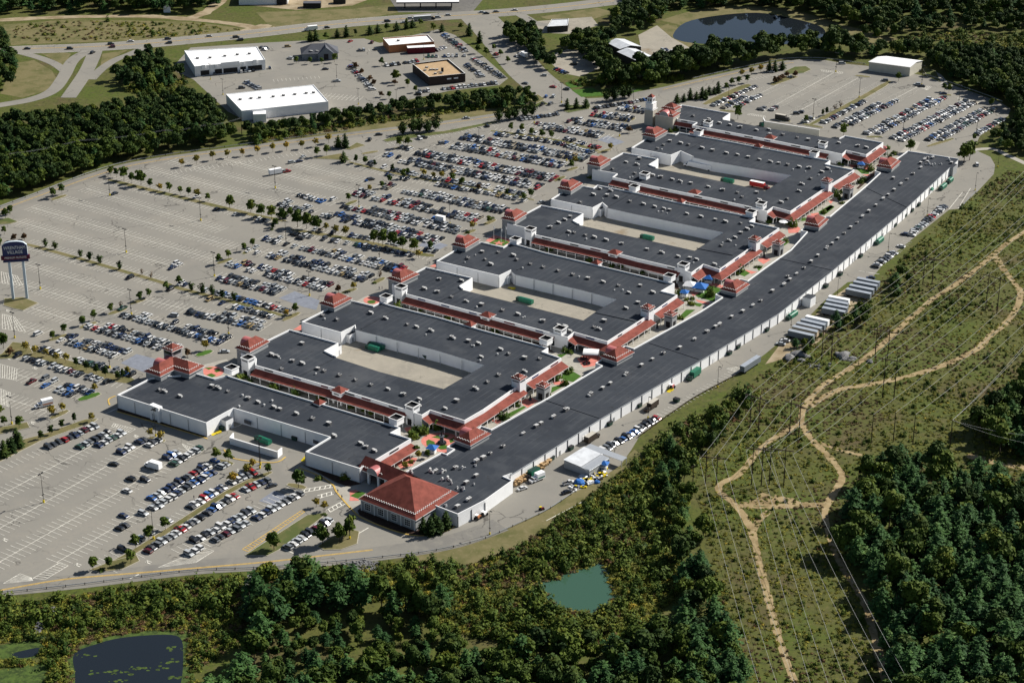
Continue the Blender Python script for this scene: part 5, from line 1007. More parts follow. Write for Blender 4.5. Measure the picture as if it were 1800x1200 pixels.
R_((812, 241), (1038, 282), 'D', [(815, 850, .6), (858, 1038, .95)], [(812, 850, .9), (850, 1038, .96)], 'west row')
R_((867, 231), (983, 248), 'I', [(900, 983, .6)], [(872, 930, .9), (933, 983, .9)], 'west row', wd=4); R_((983, 248), (1055, 268), 'I', [(983, 1055, .9)], [(983, 1050, .95)], 'west row', wd=4)
R_((930, 219), (1075, 242), 'D', [(935, 1060, .88)], [(962, 1058, .95)], 'west row')
R_((1000, 212), (1102, 228), 'D', [(1000, 1102, .95)], [(1000, 1102, .95)], 'west row')
R_((1040, 201), (1115, 211), 'D', [(1040, 1115, .9)], [(1040, 1115, .95)], 'west row')
R_((1088, 190), (1142, 198), 'D', [(1088, 1142, .9)], [(1088, 1142, .85)], 'west row')
R_((300, 301), (440, 281), 'EL'); R_((440, 281), (547, 264), 'EL'); R_((680, 252), (875, 217), 'EL', (), [(730, 737), (852, 858)], 'ring road edge row'); R_((910, 210), (985, 198), 'EL', (), [(910, 985, .85)], 'ring road edge row'); R_((1040, 190), (1138, 173), 'EL', (), [(1040, 1138, .92)], 'ring road edge row')
# far car park
R_((1200, 158), (1365, 129), 'EL', (), [(1356, 360)], 'far row'); R_((1238, 184), (1318, 149), 'I', (), [(1240, 1318, .92)], 'far row', wd=6)
R_((1272, 195), (1372, 147), 'D', [(1274, 1318, .92)], [(1288, 1330, .95)], 'far row'); R_((1340, 198), (1466, 128), 'D', [(1340, 1350, .6)], [(1340, 1357, .7)], 'far row')
R_((1386, 206), (1511, 136), 'D', (), [(1398, 1404)], 'far row'); R_((1422, 221), (1510, 175), 'I', [(1424, 1440, .9)], [(1434, 1511, .92)], 'far row', wd=4.5); R_((1510, 175), (1565, 143), 'I', wd=4.5)
R_((1472, 227), (1615, 152), 'D', [(1473, 1552, .87)], [(1486, 1567, .95)], 'far row'); R_((1528, 239), (1655, 170), 'D', [(1528, 1642, .92)], [(1530, 1653, .96)], 'far row')
R_((1575, 247), (1710, 178), 'D', [(1576, 1706, .95)], [(1576, 1706, .96)], 'far row'); R_((1632, 252), (1742, 191), 'D', [(1634, 1738, .95)], [(1640, 1740, .95)], 'far row')
R_((1722, 240), (1772, 211), 'EU', [(1722, 1772, .9)], (), 'far row')
# rear service road
R_((1058, 803), (1122, 766), 'EU', [(1050, 1118)], (), 'service road row by the shed'); R_((1122, 766), (1172, 733), 'EU', [(1123, 1165)], (), 'service road row by brown vans')
R_((1172, 733), (1302, 655), 'EU'); R_((1545, 473), (1584, 444), 'EU', [(1545, 1582)], (), 'service road row above the trailers'); R_((1584, 444), (1606, 424), 'EU', [(1590, 1606, .8)], (), 'service road row above the trailers'); R_((1604, 420), (1672, 362), 'EU', [(1606, 1670)], (), 'upper service road row')
# shops beyond the ring road
R_((622, 116), (680, 176), 'EL', (), [(616, 665, .75)], 'shop row'); R_((785, 61), (828, 93), 'EL', (), [(784, 828, .95)], 'shop row'); R_((838, 103), (893, 139), 'EL', (), [(838, 893, .95)], 'shop row'); R_((812, 116), (843, 138), 'EU', [(812, 843, .9)], (), 'shop row')
R_((737, 165), (880, 149), 'EU', [(737, 880, .8)], (), 'shop row'); R_((680, 119), (740, 110), 'EU', [(680, 740, .85)], (), 'shop row'); R_((750, 103), (827, 101), 'EU', [(750, 827, .8)], (), 'shop row'); R_((455, 120), (480, 118), 'EL', (), [(455, 480, .7)], 'shop row')
R_((415, 131), (452, 127), 'EU', [(415, 452, .5)], (), 'shop row', mark=False); R_((425, 147), (450, 160), 'EU', [(425, 450, .9)], (), 'shop row', mark=False); R_((480, 140), (560, 134), 'EL'); R_((480, 160), (640, 175), 'D'); R_((630, 92), (680, 88), 'EU', [(630, 680, .4)], (), 'shop row'); R_((970, 123), (992, 132), 'EU', [(970, 992)], (), 'shop row'); R_((1166, 92), (1178, 90), 'EU', [(1160, 1180)], (), 'shop row', mark=False)
R_((457, 88), (475, 82), 'EL', (), [(450, 476, .7)], 'shop row'); R_((770, 92), (790, 85), 'EU', [(765, 790)], (), 'shop row')
struct('parking_marking', MARK, [M['line']])
# vehicles on the roads and alone
def alone(px, py, ang, desc, kind=None, paint=None):
    p = W(px, py); slots.append((p[0], p[1], radians(ang), '!'+desc, 0, kind or random.choices(KIND, KW)[0], paint or rpaint()))
for x, y, a, pt in ((48, 87, 5, 'black'), (123, 87, 5, 'black'), (195, 79, 8, 'black'), (197, 84, 190, 'maroon'), (230, 74, 10, 'white'), (295, 70, 14, 'black'), (297, 77, 190, 'charcoal'), (368, 65, 12, 'silver'), (415, 67, 14, 'black'), (422, 72, 194, 'black'), (575, 50, 20, 'black'), (681, 39, 16, 'black'), (710, 41, 190, 'silver'), (722, 34, 12, 'silver'), (770, 32, 10, 'silver'), (788, 28, 8, 'silver'), (847, 23, 8, 'silver'), (855, 25, 8, 'black'), (872, 22, 8, 'grey'), (905, 19, 10, 'white'), (163, 94, 70, 'black')):
    alone(x, y, a, 'driving on the far highway', None, pt)
for x, y, a, pt, kd, ds in ((820, 209, 12, 'silver', 'saloon car', 'on the ring road by the mall trees'), (650, 247, 80, 'black', 'sport utility car', 'turning in from the ring road'), (666, 238, 12, 'black', 'saloon car', 'on the ring road beside the lone pine'), (395, 619.5, 3, 'silver', 'saloon car', 'passing the round pink plaza'), (952, 357, 35, 'silver', 'saloon car', 'on the drive by the mall front'), (527.5, 420, 150, 'charcoal', 'minivan', 'alone in the cross aisle'), (305, 556, 165, 'silver', 'minivan', 'driving down an aisle of the west car park'),
        (200, 817, 160, 'black', 'saloon car', 'alone in the middle of the front car park'), (478, 855, 35, 'charcoal', 'saloon car', 'driving alone beside the blue bays'), (918.5, 860, 35, 'white', 'saloon car', 'by the stacked cartons'), (1000, 850.5, 25, 'white', 'pickup', 'beside the blue tarpaulin heap'), (996, 866.5, 32, 'black', 'saloon car', 'against the guard rail on the service road'),
        (1717, 291, 85, 'white', 'minivan', 'in the turning loop at the far end'), (1530, 490, 175, 'navy', 'saloon car', 'beside the upper trailers'), (1517, 498, 170, 'white', 'saloon car', 'half on the sand by the upper trailers'), (1372, 606, 160, 'silver', 'saloon car', 'lower of the pair below the trailers'), (1380, 600, 160, 'white', 'saloon car', 'upper of the pair below the trailers'), (1700, 100, 0, 'white', 'saloon car', '')):
    if ds: alone(x, y, a, ds, kd, pt)
for x, y, a in ((923, 148, 150), (956, 134, 170), (972, 154, 150), (996, 158, 150), (960, 171, 75), (973, 171, 75), (953, 185, 60), (968, 184, 60), (900, 95, 120), (872, 97, 120), (908, 100, 110), (990, 187, 160), (848, 162, 10), (735, 167, 170), (612, 199, 130), (572, 123, 10), (592, 144, 8), (506, 83, 10), (466, 85, 60), (460, 85, 60), (616, 74, 60), (654, 76, 80), (510, 104, 150), (1034, 97, 100), (1048, 114, 8), (1008, 114, 170), (377, 131, 100), (425, 156, 10), (745, 243.5, 8), (777, 253.5, 30), (533, 277, 60), (526, 285, 30), (513, 287, 30), (652, 317, 30), (1480, 113, 0), (1400, 201, 0), (1310, 100, 0), (1180, 92, 160), (1195, 88, 170), (1355, 128, 170), (1388, 137, 170), (1555, 143, 170), (1612, 150, 165), (1620, 153, 165), (1658, 166, 170), (1590, 413, 150)):
    alone(x, y, a, '~')
slots = [s for s in slots if s[0]]
slots.sort(key=lambda s: hypot(hypot(s[0], s[1]), CH))
near = [s for s in slots if not s[3].startswith('~')][:296]
ids = set(map(id, near)); far = [s for s in slots if id(s) not in ids]
def put_car(x, y, h, kind, paint, label, group):
    r = ob('parked_car', CARS[kind][0], None, (x, y, .035), h); r.color = (*PAINTS[paint], 1); tag(r, label, {'saloon car': 'car', 'hatchback': 'car', 'sport utility car': 'car', 'minivan': 'minivan', 'pickup': 'pickup truck'}[kind], group)
    ob('windows', CARS[kind][1], r); return r
cnt = {}; near.sort(key=lambda s: (s[3], s[4])); tot = {}
for s in near: k = (s[3], s[5], s[6]); tot[k] = tot.get(k, 0)+1
seen_l = set()
for x, y, h, desc, i, kind, paint in near:
    k = (desc, kind, paint); cnt[k] = cnt.get(k, 0)+1
    if desc.startswith('!'): lab = '%s %s %s' % (paint, kind, desc[1:])
    else: lab = '%s%s %s%s, %s' % (ordn(cnt[k])+' ' if tot[k] > 1 else '', paint, kind, ' from the left' if tot[k] > 1 else '', desc)
    put_car(x, y, h, kind, paint, lab, 'cars in the mall car parks')
# the several hundred more distant cars, one mass
V = []; Fc = []; MI = []; PC = []
off = 0
for x, y, h, desc, i, kind, paint in far:
    bd, gl = CARS[kind][2], CARS[kind][3]; ca, sa = cos(h), sin(h)
    for mbx, m0 in ((bd, 0), (gl, 2)):
        for vx, vy, vz in mbx.v: V.append((x+vx*ca-vy*sa, y+vx*sa+vy*ca, vz+.035))
        for f, m in zip(mbx.f, mbx.m): Fc.append(tuple(q+off for q in f)); MI.append(2 if m0 == 2 else m); PC.append((*PAINTS[paint], 1))
        off += len(mbx.v)
me = bpy.data.meshes.new('distant_parked_cars'); me.from_pydata(V, [], Fc)
for m in ('paint_attr', 'tyre', 'glass'): me.materials.append(M[m])
me.polygons.foreach_set('material_index', MI); at = me.attributes.new('paint', 'FLOAT_COLOR', 'FACE'); at.data.foreach_set('color', np.array(PC, 'f').ravel()); me.update()
tag(ob('distant_parked_cars', me), 'hundreds of more distant cars filling the upper and far car parks', 'parked cars', None, 'stuff')
print('cars near', len(near), 'far', len(far))
# ------------------------------------------------------------------ trees and other plants
def quads_mesh(name, C, N_, sz, mats, asp=1.0, core=None, R=None, wood=None):
    """leaf-clump faces: centres C, facing N_, half sizes sz"""
    R = R or np.random.default_rng(5); n = len(C)
    N_ = N_/np.linalg.norm(N_, axis=1)[:, None]
    t = R.normal(size=(n, 3)); U = np.cross(N_, t); U /= np.linalg.norm(U, axis=1)[:, None]; Vv = np.cross(N_, U)
    s = sz[:, None]; a = asp if np.ndim(asp) == 0 else asp[:, None]
    j = lambda: 1+R.uniform(-.35, .35, (n, 1))
    q = np.stack([C+U*s*a*j()+Vv*s*.25*j(), C+Vv*s*j()+U*s*.2, C-U*s*a*j()-Vv*s*.2*j(), C-Vv*s*j()-U*s*.15], 1).reshape(-1, 3)
    v = [tuple(p) for p in q]; f = [(4*i, 4*i+1, 4*i+2, 4*i+3) for i in range(n)]; mi = [0]*n
    if core:
        for (cx, cy, cz, rx, ry, rz) in core:
            k = len(v); a_, b_ = 7, 4
            for ib in range(1, b_):
                for ia in range(a_):
                    ph = pi*ib/b_; th = 2*pi*ia/a_; v.append((cx+rx*sin(ph)*cos(th), cy+ry*sin(ph)*sin(th), cz+rz*cos(ph)))
            v += [(cx, cy, cz+rz), (cx, cy, cz-rz)]; tp, bt = len(v)-2, len(v)-1
            for ib in range(b_-2):
                for ia in range(a_): c = (ia+1) % a_; f.append((k+ib*a_+ia, k+(ib+1)*a_+ia, k+(ib+1)*a_+c, k+ib*a_+c)); mi.append(0)
            for ia in range(a_): c = (ia+1) % a_; f.append((tp, k+ia, k+c)); f.append((bt, k+(b_-2)*a_+c, k+(b_-2)*a_+ia)); mi += [0, 0]
    if wood:
        k = len(v); v += wood.v; f += [tuple(i+k for i in g) for g in wood.f]; mi += [1]*len(wood.f)
    me = bpy.data.meshes.new(name); me.from_pydata(v, [], f)
    for m in mats: me.materials.append(m)
    if wood: me.polygons.foreach_set('material_index', mi)
    me.update(); return me
def lobed(name, seed, h, rad, base, nl, n, leaf, m, sq=.75, flat=.55, core=.62):
    R = np.random.default_rng(seed); lob = []
    cz = (h+base)/2; hz = (h-base)/2
    lob.append((0, 0, cz, rad*.58, rad*.58, hz*.92))
    for i in range(nl):
        t = 2*pi*i/nl*1.618+R.uniform(-.4, .4); z = base+(h-base)*R.uniform(.3, .86); d = rad*R.uniform(.42, .8)*(1.1-abs((z-cz)/hz)*.45); r = rad*R.uniform(.2, .5)
        lob.append((d*cos(t), d*sin(t), z, r, r, r*sq))
    w_ = np.array([l[3]*l[5] for l in lob]); w_ = w_/w_.sum(); C = []; Nn = []
    pick = R.choice(len(lob), n, p=w_)
    for l in pick:
        c = lob[l]; d = R.normal(size=3); d /= np.linalg.norm(d)
        if d[2] < -.5: d[2] *= -1
        k = R.uniform(.66, 1.14); C.append((c[0]+d[0]*c[3]*k, c[1]+d[1]*c[4]*k, c[2]+d[2]*c[5]*k)); Nn.append(d+R.normal(size=3)*flat+np.array([0, 0, .25]))
    return quads_mesh(name, np.array(C), np.array(Nn), R.uniform(.6, 1.35, n)*leaf, [m], 1.15, [(c[0], c[1], c[2], c[3]*core, c[4]*core, c[5]*core) for c in lob[:1+nl//2]], R)
def conifer(name, seed, h, rad, base, m, tiers=13, br=8, leaf=.6, droop=.12):
    R = np.random.default_rng(seed); C = []; Nn = []; S_ = []
    for i in range(tiers):
        u = i/(tiers-1); z = base+(h-base)*u; r = rad*(min(1, (1-u)*1.5)**.62*.86+.14)*R.uniform(.7, 1.15)*(.72+.28*min(1, u*4)); k = max(3, int(br*(1-u*.55)))
        for j in range(k):
            t = 2*pi*(j+R.uniform(-.3, .3))/k+i*.7; L = r*R.uniform(.65, 1.2); m_ = max(2, int(L/leaf*1.5))
            for q in range(m_):
                w_ = (q+.6)/m_; zz = z+L*w_*(.28-droop)-L*w_*w_*.22+R.uniform(-.12, .12)
                for s in range(2):
                    sp = R.normal(0, .17*L*w_+.06); C.append((cos(t)*L*w_-sin(t)*sp, sin(t)*L*w_+cos(t)*sp, zz)); Nn.append((cos(t)*.35+R.normal(0, .35), sin(t)*.35+R.normal(0, .35), 1)); S_.append(leaf*R.uniform(.5, 1.1)*(1-.25*u))
    return quads_mesh(name, np.array(C), np.array(Nn), np.array(S_), [m], 1.35, [(0, 0, base+(h-base)*.3, rad*.42, rad*.42, (h-base)*.32), (0, 0, base+(h-base)*.62, rad*.25, rad*.25, (h-base)*.33)], R)
def vase(name, seed, h, rad, base, m, k=7, n=260, leaf=.36):
    R = np.random.default_rng(seed); C = []; Nn = []
    for i in range(n):
        j = R.integers(k); t = 2*pi*j/k+.3*sin(j*7); u = R.uniform(0, 1)**.7; L = (h-base)*(.75+.25*sin(j*5+1))*u; r = rad*u*(.45+.55*((j*3) % 5)/4)
        sp = R.normal(size=3)*(.16+.22*u*(1.25-u))*rad; C.append((cos(t)*r+sp[0], sin(t)*r+sp[1], base+L+sp[2])); Nn.append((cos(t)+R.normal(0, .5), sin(t)+R.normal(0, .5), .6+R.normal(0, .5)))
    return quads_mesh(name, np.array(C), np.array(Nn), R.uniform(.6, 1.3, n)*leaf, [m], 1.2, None, R)
def bushm(name, seed, n, leaf, m, h=1.6, r=1.5):
    R = np.random.default_rng(seed); d = R.normal(size=(n, 3)); d /= np.linalg.norm(d, axis=1)[:, None]; d[:, 2] = np.abs(d[:, 2]); k = R.uniform(.55, 1.1, n)[:, None]*(1+.3*np.sin(d[:, :1]*5+seed)*np.cos(d[:, 1:2]*4))
    return quads_mesh(name, d*k*np.array([r, r, h]), d+R.normal(size=(n, 3))*.6+np.array([0, 0, .35]), R.uniform(.6, 1.3, n)*leaf, [m], 1.2, [(0, 0, .1, r*.6, r*.6, h*.62)], R)
def trunk_mesh(h, r, limbs=0, seed=1):
    mb = MB(); R = random.Random(seed); p = Vector((0, 0, -.1)); q = Vector((R.uniform(-.05, .05)*h, R.uniform(-.05, .05)*h, h)); mb.tube(p, q, r, r*.45, 6)
    for i in range(limbs): t = R.uniform(0, 6.28); a = p.lerp(q, R.uniform(.45, .85)); mb.tube(a, a+Vector((cos(t), sin(t), .9))*h*.38, r*.4, r*.15, 4)
    return mb.mesh('trunk', [M['trunk']])
LEAF = [lobed('crown', 31+i, h, rd, bs, nl, n, .62, M['leaf']) for i, (h, rd, bs, nl, n) in enumerate(((12.5, 4.4, 3.2, 9, 1050), (11, 4.8, 2.6, 11, 1150), (14, 4.2, 3.5, 10, 1100), (10, 4.0, 2.4, 8, 900), (12, 5.2, 3.0, 12, 1250)))]
DARKL = [lobed('crown', 61+i, h, rd, bs, nl, n, .6, M['darkcol']) for i, (h, rd, bs, nl, n) in enumerate(((12, 4.3, 2.8, 10, 1000), (13.5, 4.6, 3.2, 11, 1100)))]
PINE = [conifer('crown', 71+i, h, rd, bs, M['pine'], t_, b_, .62, .1) for i, (h, rd, bs, t_, b_) in enumerate(((12.5, 4.4, 2.6, 11, 9), (14, 4.8, 3.0, 12, 9), (11, 4.2, 2.0, 10, 9), (13, 5.2, 3.0, 11, 10)))]
ROUND = [lobed('crown', 81+i, h, rd, bs, nl, n, .36, M['lotleaf']) for i, (h, rd, bs, nl, n) in enumerate(((5.6, 2.1, 1.3, 6, 360), (5.0, 1.9, 1.2, 5, 320), (6.2, 2.0, 1.4, 6, 380)))]
BIG = [lobed('crown', 91+i, h, rd, bs, nl, n, .48, M['lotleaf']) for i, (h, rd, bs, nl, n) in enumerate(((8.2, 2.8, 1.2, 8, 620), (9, 3.0, 1.5, 9, 680)))]
GOLD = [lobed('crown', 95+i, h, rd, bs, nl, n, .36, M['gold'], core=.35) for i, (h, rd, bs, nl, n) in enumerate(((5.5, 2.0, 1.5, 7, 260), (5.0, 1.8, 1.4, 6, 220)))]
RUST = [lobed('crown', 101, 4.2, 1.9, .5, 6, 300, .36, M['rust'])]
VASE = [vase('crown', 105, 5.2, 1.9, .9, M['darkcol']), vase('crown', 106, 9, 3.4, 1.6, M['darkcol'], 9, 520, .5)]
COLM = [lobed('crown', 108, 5.6, 1.25, .7, 5, 300, .34, M['darkcol']), lobed('crown', 109, 5.0, 1.4, .8, 5, 300, .34, M['darkcol'])]
SPAR = [vase('crown', 111, 4.6, 1.6, 1.2, M['rust'], 7, 80, .26)]
FIRS = [conifer('crown', 115, 8, 2.9, .5, M['darkcol'], 11, 9, .5), conifer('crown', 116, 6.2, 2.6, .4, M['darkcol'], 9, 9, .45)]
BUSH = [bushm('foliage', 121+i, n, lf, M[mt], h, r) for i, (n, h, r, mt, lf) in enumerate(((70, 1.5, 1.5, 'bush', .3), (90, 2.2, 1.6, 'bush', .28), (60, 1.1, 1.4, 'weed', .26), (110, 2.8, 1.9, 'leaf', .3), (60, 1.3, 1.3, 'darkcol', .26), (50, 1.0, 1.1, 'rust', .24), (120, 3.6, 1.7, 'lotleaf', .3)))]
BV = [0, 0, 0, 1, 1, 2, 2, 3, 4, 4, 5, 6]
WEED = [bushm('foliage', 131+i, n, .22, M['weed'], h, r) for i, (n, h, r) in enumerate(((44, .7, 1.2), (50, 1.0, 1.1), (40, .5, 1.5)))]+[bushm('foliage', 138, 44, .22, M['brownweed'], .6, 1.4), bushm('foliage', 139, 50, .2, M['brownweed'], .9, 1.0)]
SHRUB = [bushm('foliage', 141+i, n, .24, M['lotleaf'], h, r) for i, (n, h, r) in enumerate(((130, 1.5, 1.1), (150, 2.2, 1.4), (120, 1.0, 1.2)))]
TR = {'leaf': trunk_mesh(6.5, .28, 4), 'pine': trunk_mesh(12, .26), 'lot': trunk_mesh(3.4, .10, 3), 'big': trunk_mesh(5, .16, 3)}
KINDS_T = {'leaf': (LEAF, 'leaf', 'broadleaf_tree', 'broadleaf tree'), 'dark': (DARKL, 'leaf', 'broadleaf_tree', 'broadleaf tree'), 'pine': (PINE, 'pine', 'pine_tree', 'pine tree'), 'round': (ROUND, 'lot', 'planted_tree', 'tree'), 'big': (BIG, 'big', 'planted_tree', 'tree'), 'gold': (GOLD, 'lot', 'planted_tree', 'tree'),
           'rust': (RUST, 'lot', 'planted_tree', 'tree'), 'vase': (VASE[:1], 'lot', 'planted_tree', 'tree'), 'bigvase': (VASE[1:], 'big', 'planted_tree', 'tree'), 'col': (COLM, 'lot', 'planted_tree', 'tree'), 'spar': (SPAR, 'lot', 'planted_tree', 'tree'), 'fir': (FIRS, 'big', 'fir_tree', 'fir tree'), 'shrub': (SHRUB, None, 'shrub', 'shrub')}
def tree(kind, x, y, sc, label, group=None, v=None):
    ms, tk, nm, cat = KINDS_T[kind]; r = thing(nm, label, cat, (x, y, 0), random.uniform(0, 6.28), group, (sc*random.uniform(.93, 1.07), sc*random.uniform(.93, 1.07), sc))
    if tk: ob('trunk', TR[tk], r)
    ob('crown', ms[v if v is not None else random.randrange(len(ms))], r); return r
# planted trees, strip by strip: kind letter per tree
LET = {'r': 'round', 'b': 'big', 'g': 'gold', 'u': 'rust', 'v': 'vase', 'V': 'bigvase', 'd': 'col', 's': 'spar', 'f': 'fir', 'h': 'shrub'}
ADJ = {'r': 'round green tree', 'b': 'large full green tree', 'g': 'yellowing young tree', 'u': 'low russet tree', 'v': 'dark vase shaped sapling', 'V': 'dark spreading vase tree', 'd': 'dark upright young tree', 's': 'thin nearly bare sapling', 'f': 'dark evergreen', 'h': 'clipped green shrub'}
STRIPS = [('on the upper left grass strip', 'rrbrbrgrrrgrbb', [(195, 309), (205, 312), (218, 317), (232, 322), (248, 326), (264, 331), (281, 336), (298, 338), (317, 341), (332, 344), (347, 349), (366, 354), (404, 366), (441, 374)], 1),
  ('by the upper cross aisle end', 'bbbrrh', [(459, 382), (477.5, 386), (497, 390), (510, 383), (484, 399), (478, 404)], .95), ('on the dry packed row strip', 'bbbggg', [(523, 399), (539, 402), (557, 407), (573, 407), (590, 412), (608, 416)], 1.05),
  ('right along the dry strip', 'bbbbbgr', [(657, 428), (673, 432), (692, 435), (708, 439), (728, 444), (736, 454), (757, 440)], 1), ('in pairs along the cross aisle', 'rrrsrrrrrrrrrgrr', [(246, 529), (262, 523), (195, 550), (213, 542), (145, 572), (165, 563), (92.5, 597), (112.5, 587), (430, 441), (444, 434), (385, 464), (402, 455), (613, 355), (650, 338), (672, 331), (685, 322)], .92),
  ('on the long thin strip', 'vvvvvvssrr', [(80, 434), (97, 438), (142, 452), (158, 457), (176, 463), (210, 474), (250, 484), (266, 490), (292, 510), (315, 501)], .85), ('at the thin strip end', 'vvvvv', [(337, 511), (355, 514), (373, 519), (391, 524), (412, 528)], .9),
  ('on the clock tower store strip', 'bugggggddddddg', [(6, 612), (18, 624), (46, 617), (62, 622), (81, 627), (99, 636), (116, 638), (134, 645), (152, 651), (170, 657), (186, 662), (207, 669), (216, 665), (225, 659)], .95), ('at the row ends by the mall drive', 'ugugshrghgrhdg', [(330, 626), (361, 616), (595, 514), (622, 511), (668, 489), (658, 498), (519, 552), (503, 558), (822, 410), (831, 404), (860, 393), (866, 384), (480, 404), (166, 690)], .95),
  ('on the narrow upper strip', 'ddrrgggrruhdhrr', [(659, 293), (690, 301), (709, 314), (717, 308), (745, 312), (762, 315), (777, 316), (796, 321), (812, 326), (842, 334), (876, 342), (891, 345), (905, 348), (921, 355), (933, 348)], .9), ('on the strip near the far junction', 'rrrrrugrhg', [(898, 231), (917, 234), (934, 240), (953, 244), (969, 245), (1106, 234), (1011, 289), (1005, 298), (983, 317), (1073, 266)], .95),
  ('beside the ring road verge', 'VVVVVVVVVV', [(708, 237), (727, 233), (737, 232), (752, 233), (766, 229), (877, 214), (894, 211), (905, 209), (923, 206), (935, 203)], .95), ('on the corner lawn by the far crossing', 'VVVVfff', [(1066, 178), (1080, 177), (1095, 173), (1105, 172), (997, 193), (1013, 191), (1030, 189)], .95),
  ('along the ring road at upper left', 'ggggggggggg', [(346, 289), (374, 282), (400, 278), (426, 275), (452, 272), (480, 268), (504, 265), (531, 262), (555, 258), (578, 252), (320, 294)], 1.05), ('at the upper ring road entrance', 'fffrrdrrr', [(595, 259), (607, 260), (604, 285), (557, 276), (574, 273), (626, 287), (642, 290), (702, 260), (717, 258)], 1.15),
  ('at the left edge of the car park', 'rrrrruub', [(94, 348), (109, 342), (10, 384), (18, 377), (8, 412), (25, 423), (43, 422), (-4, 440)], 1), ('on the front left verge', 'ddddgggrrr', [(72, 772), (90, 764), (109, 753), (131, 743), (162, 742), (92, 733), (110, 725), (8, 748), (34, 753), (0, 731)], .95), ('in the clump left of the front car park', 'fffff', [(8, 803), (22, 795), (36, 786), (16, 793), (30, 780)], .9),
  ('on the row ends beside the L-shaped store', 'ggrrrg', [(264, 769), (283, 774), (381, 809), (402, 812), (472, 833), (444, 824)], .95), ('on the front car park strip', 'rrrrrrggh', [(164, 1002), (193, 998), (230, 990), (239, 963), (262, 947), (291, 931), (410, 851), (435, 834), (178, 1003)], 1.05), ('on the verge before the red pavilion', 'bbbbhbggr', [(482, 967), (567, 958), (597, 952), (615, 941), (570, 905), (525, 858), (556, 891), (570, 898), (606, 946)], .95),
  ('by the red pavilion corner', 'fffff', [(744, 935), (757, 940), (771, 937), (784, 929), (764, 929)], .95), ('in the clump behind the far wing', 'fffffffff', [(1202, 179), (1213, 175), (1224, 175), (1234, 172), (1246, 167), (1255, 166), (1262, 164), (1190, 181), (1240, 175)], .9), ('beside the far ring road', 'gggrrrrfffuuuuu', [(1304, 136), (1321, 132), (1337, 128), (1277, 159), (1286, 152), (1298, 149), (1313, 146), (1352, 126), (1362, 126), (1375, 123), (1362, 146), (1369, 144), (1375, 141), (1383, 136), (1398, 136)], 1),
  ('around the far car park', 'bbrddssrrrrbr', [(1297, 210), (1482, 241), (1417, 216), (1446, 205), (1453, 202), (1468, 195), (1477, 190), (1660, 161), (1668, 163), (1742, 188), (1579, 143), (1600, 268), (1712, 248)], .95), ('at the long row far corner', 'bb', [(1694, 286), (1704, 282)], 1.35),
  ('in the shops car park', 'uuuuubrrrrrrrru', [(625, 121), (636, 131), (650, 143), (657, 151), (670, 171), (695, 144), (717, 153), (730, 163), (671, 116), (566, 113), (545, 113), (521, 112), (588, 110), (684, 174), (694, 150)], 1.0), ('in the row below the highway', 'ffrffdffrfffrrfrff', [(545, 73), (555, 72), (573, 71), (593, 66), (609, 65), (625, 63), (650, 61), (664, 58), (680, 56), (697, 54), (715, 51), (725, 49), (740, 47), (762, 56), (777, 56), (810, 53), (825, 63), (843, 76)], 1.05), ('along the divided approach road', 'rrrrrrrr', [(840, 94), (855, 99), (868, 90), (880, 100), (893, 112), (960, 115), (972, 108), (985, 100)], .95),
  ('in the round paved court beside the statue', 'ggggggrr', [(683, 813), (697, 808), (712, 826), (722, 820), (736, 808), (716, 806), (733, 800), (751, 805)], .75)]
for desc, ks, pts, sc in STRIPS:
    tot_ = {}; c_ = {}
    for k in ks: tot_[k] = tot_.get(k, 0)+1
    for k, (x, y) in sorted(zip(ks, pts), key=lambda t: t[1][0]):
        c_[k] = c_.get(k, 0)+1; q = W(x, y); lab = ('%s ' % ordn(c_[k]) if tot_[k] > 1 else '')+ADJ[k]+(' from the left ' if tot_[k] > 1 else ' ')+desc
        tree(LET[k], q[0], q[1], sc*random.uniform(.9, 1.08), lab, 'planted trees around the car parks')
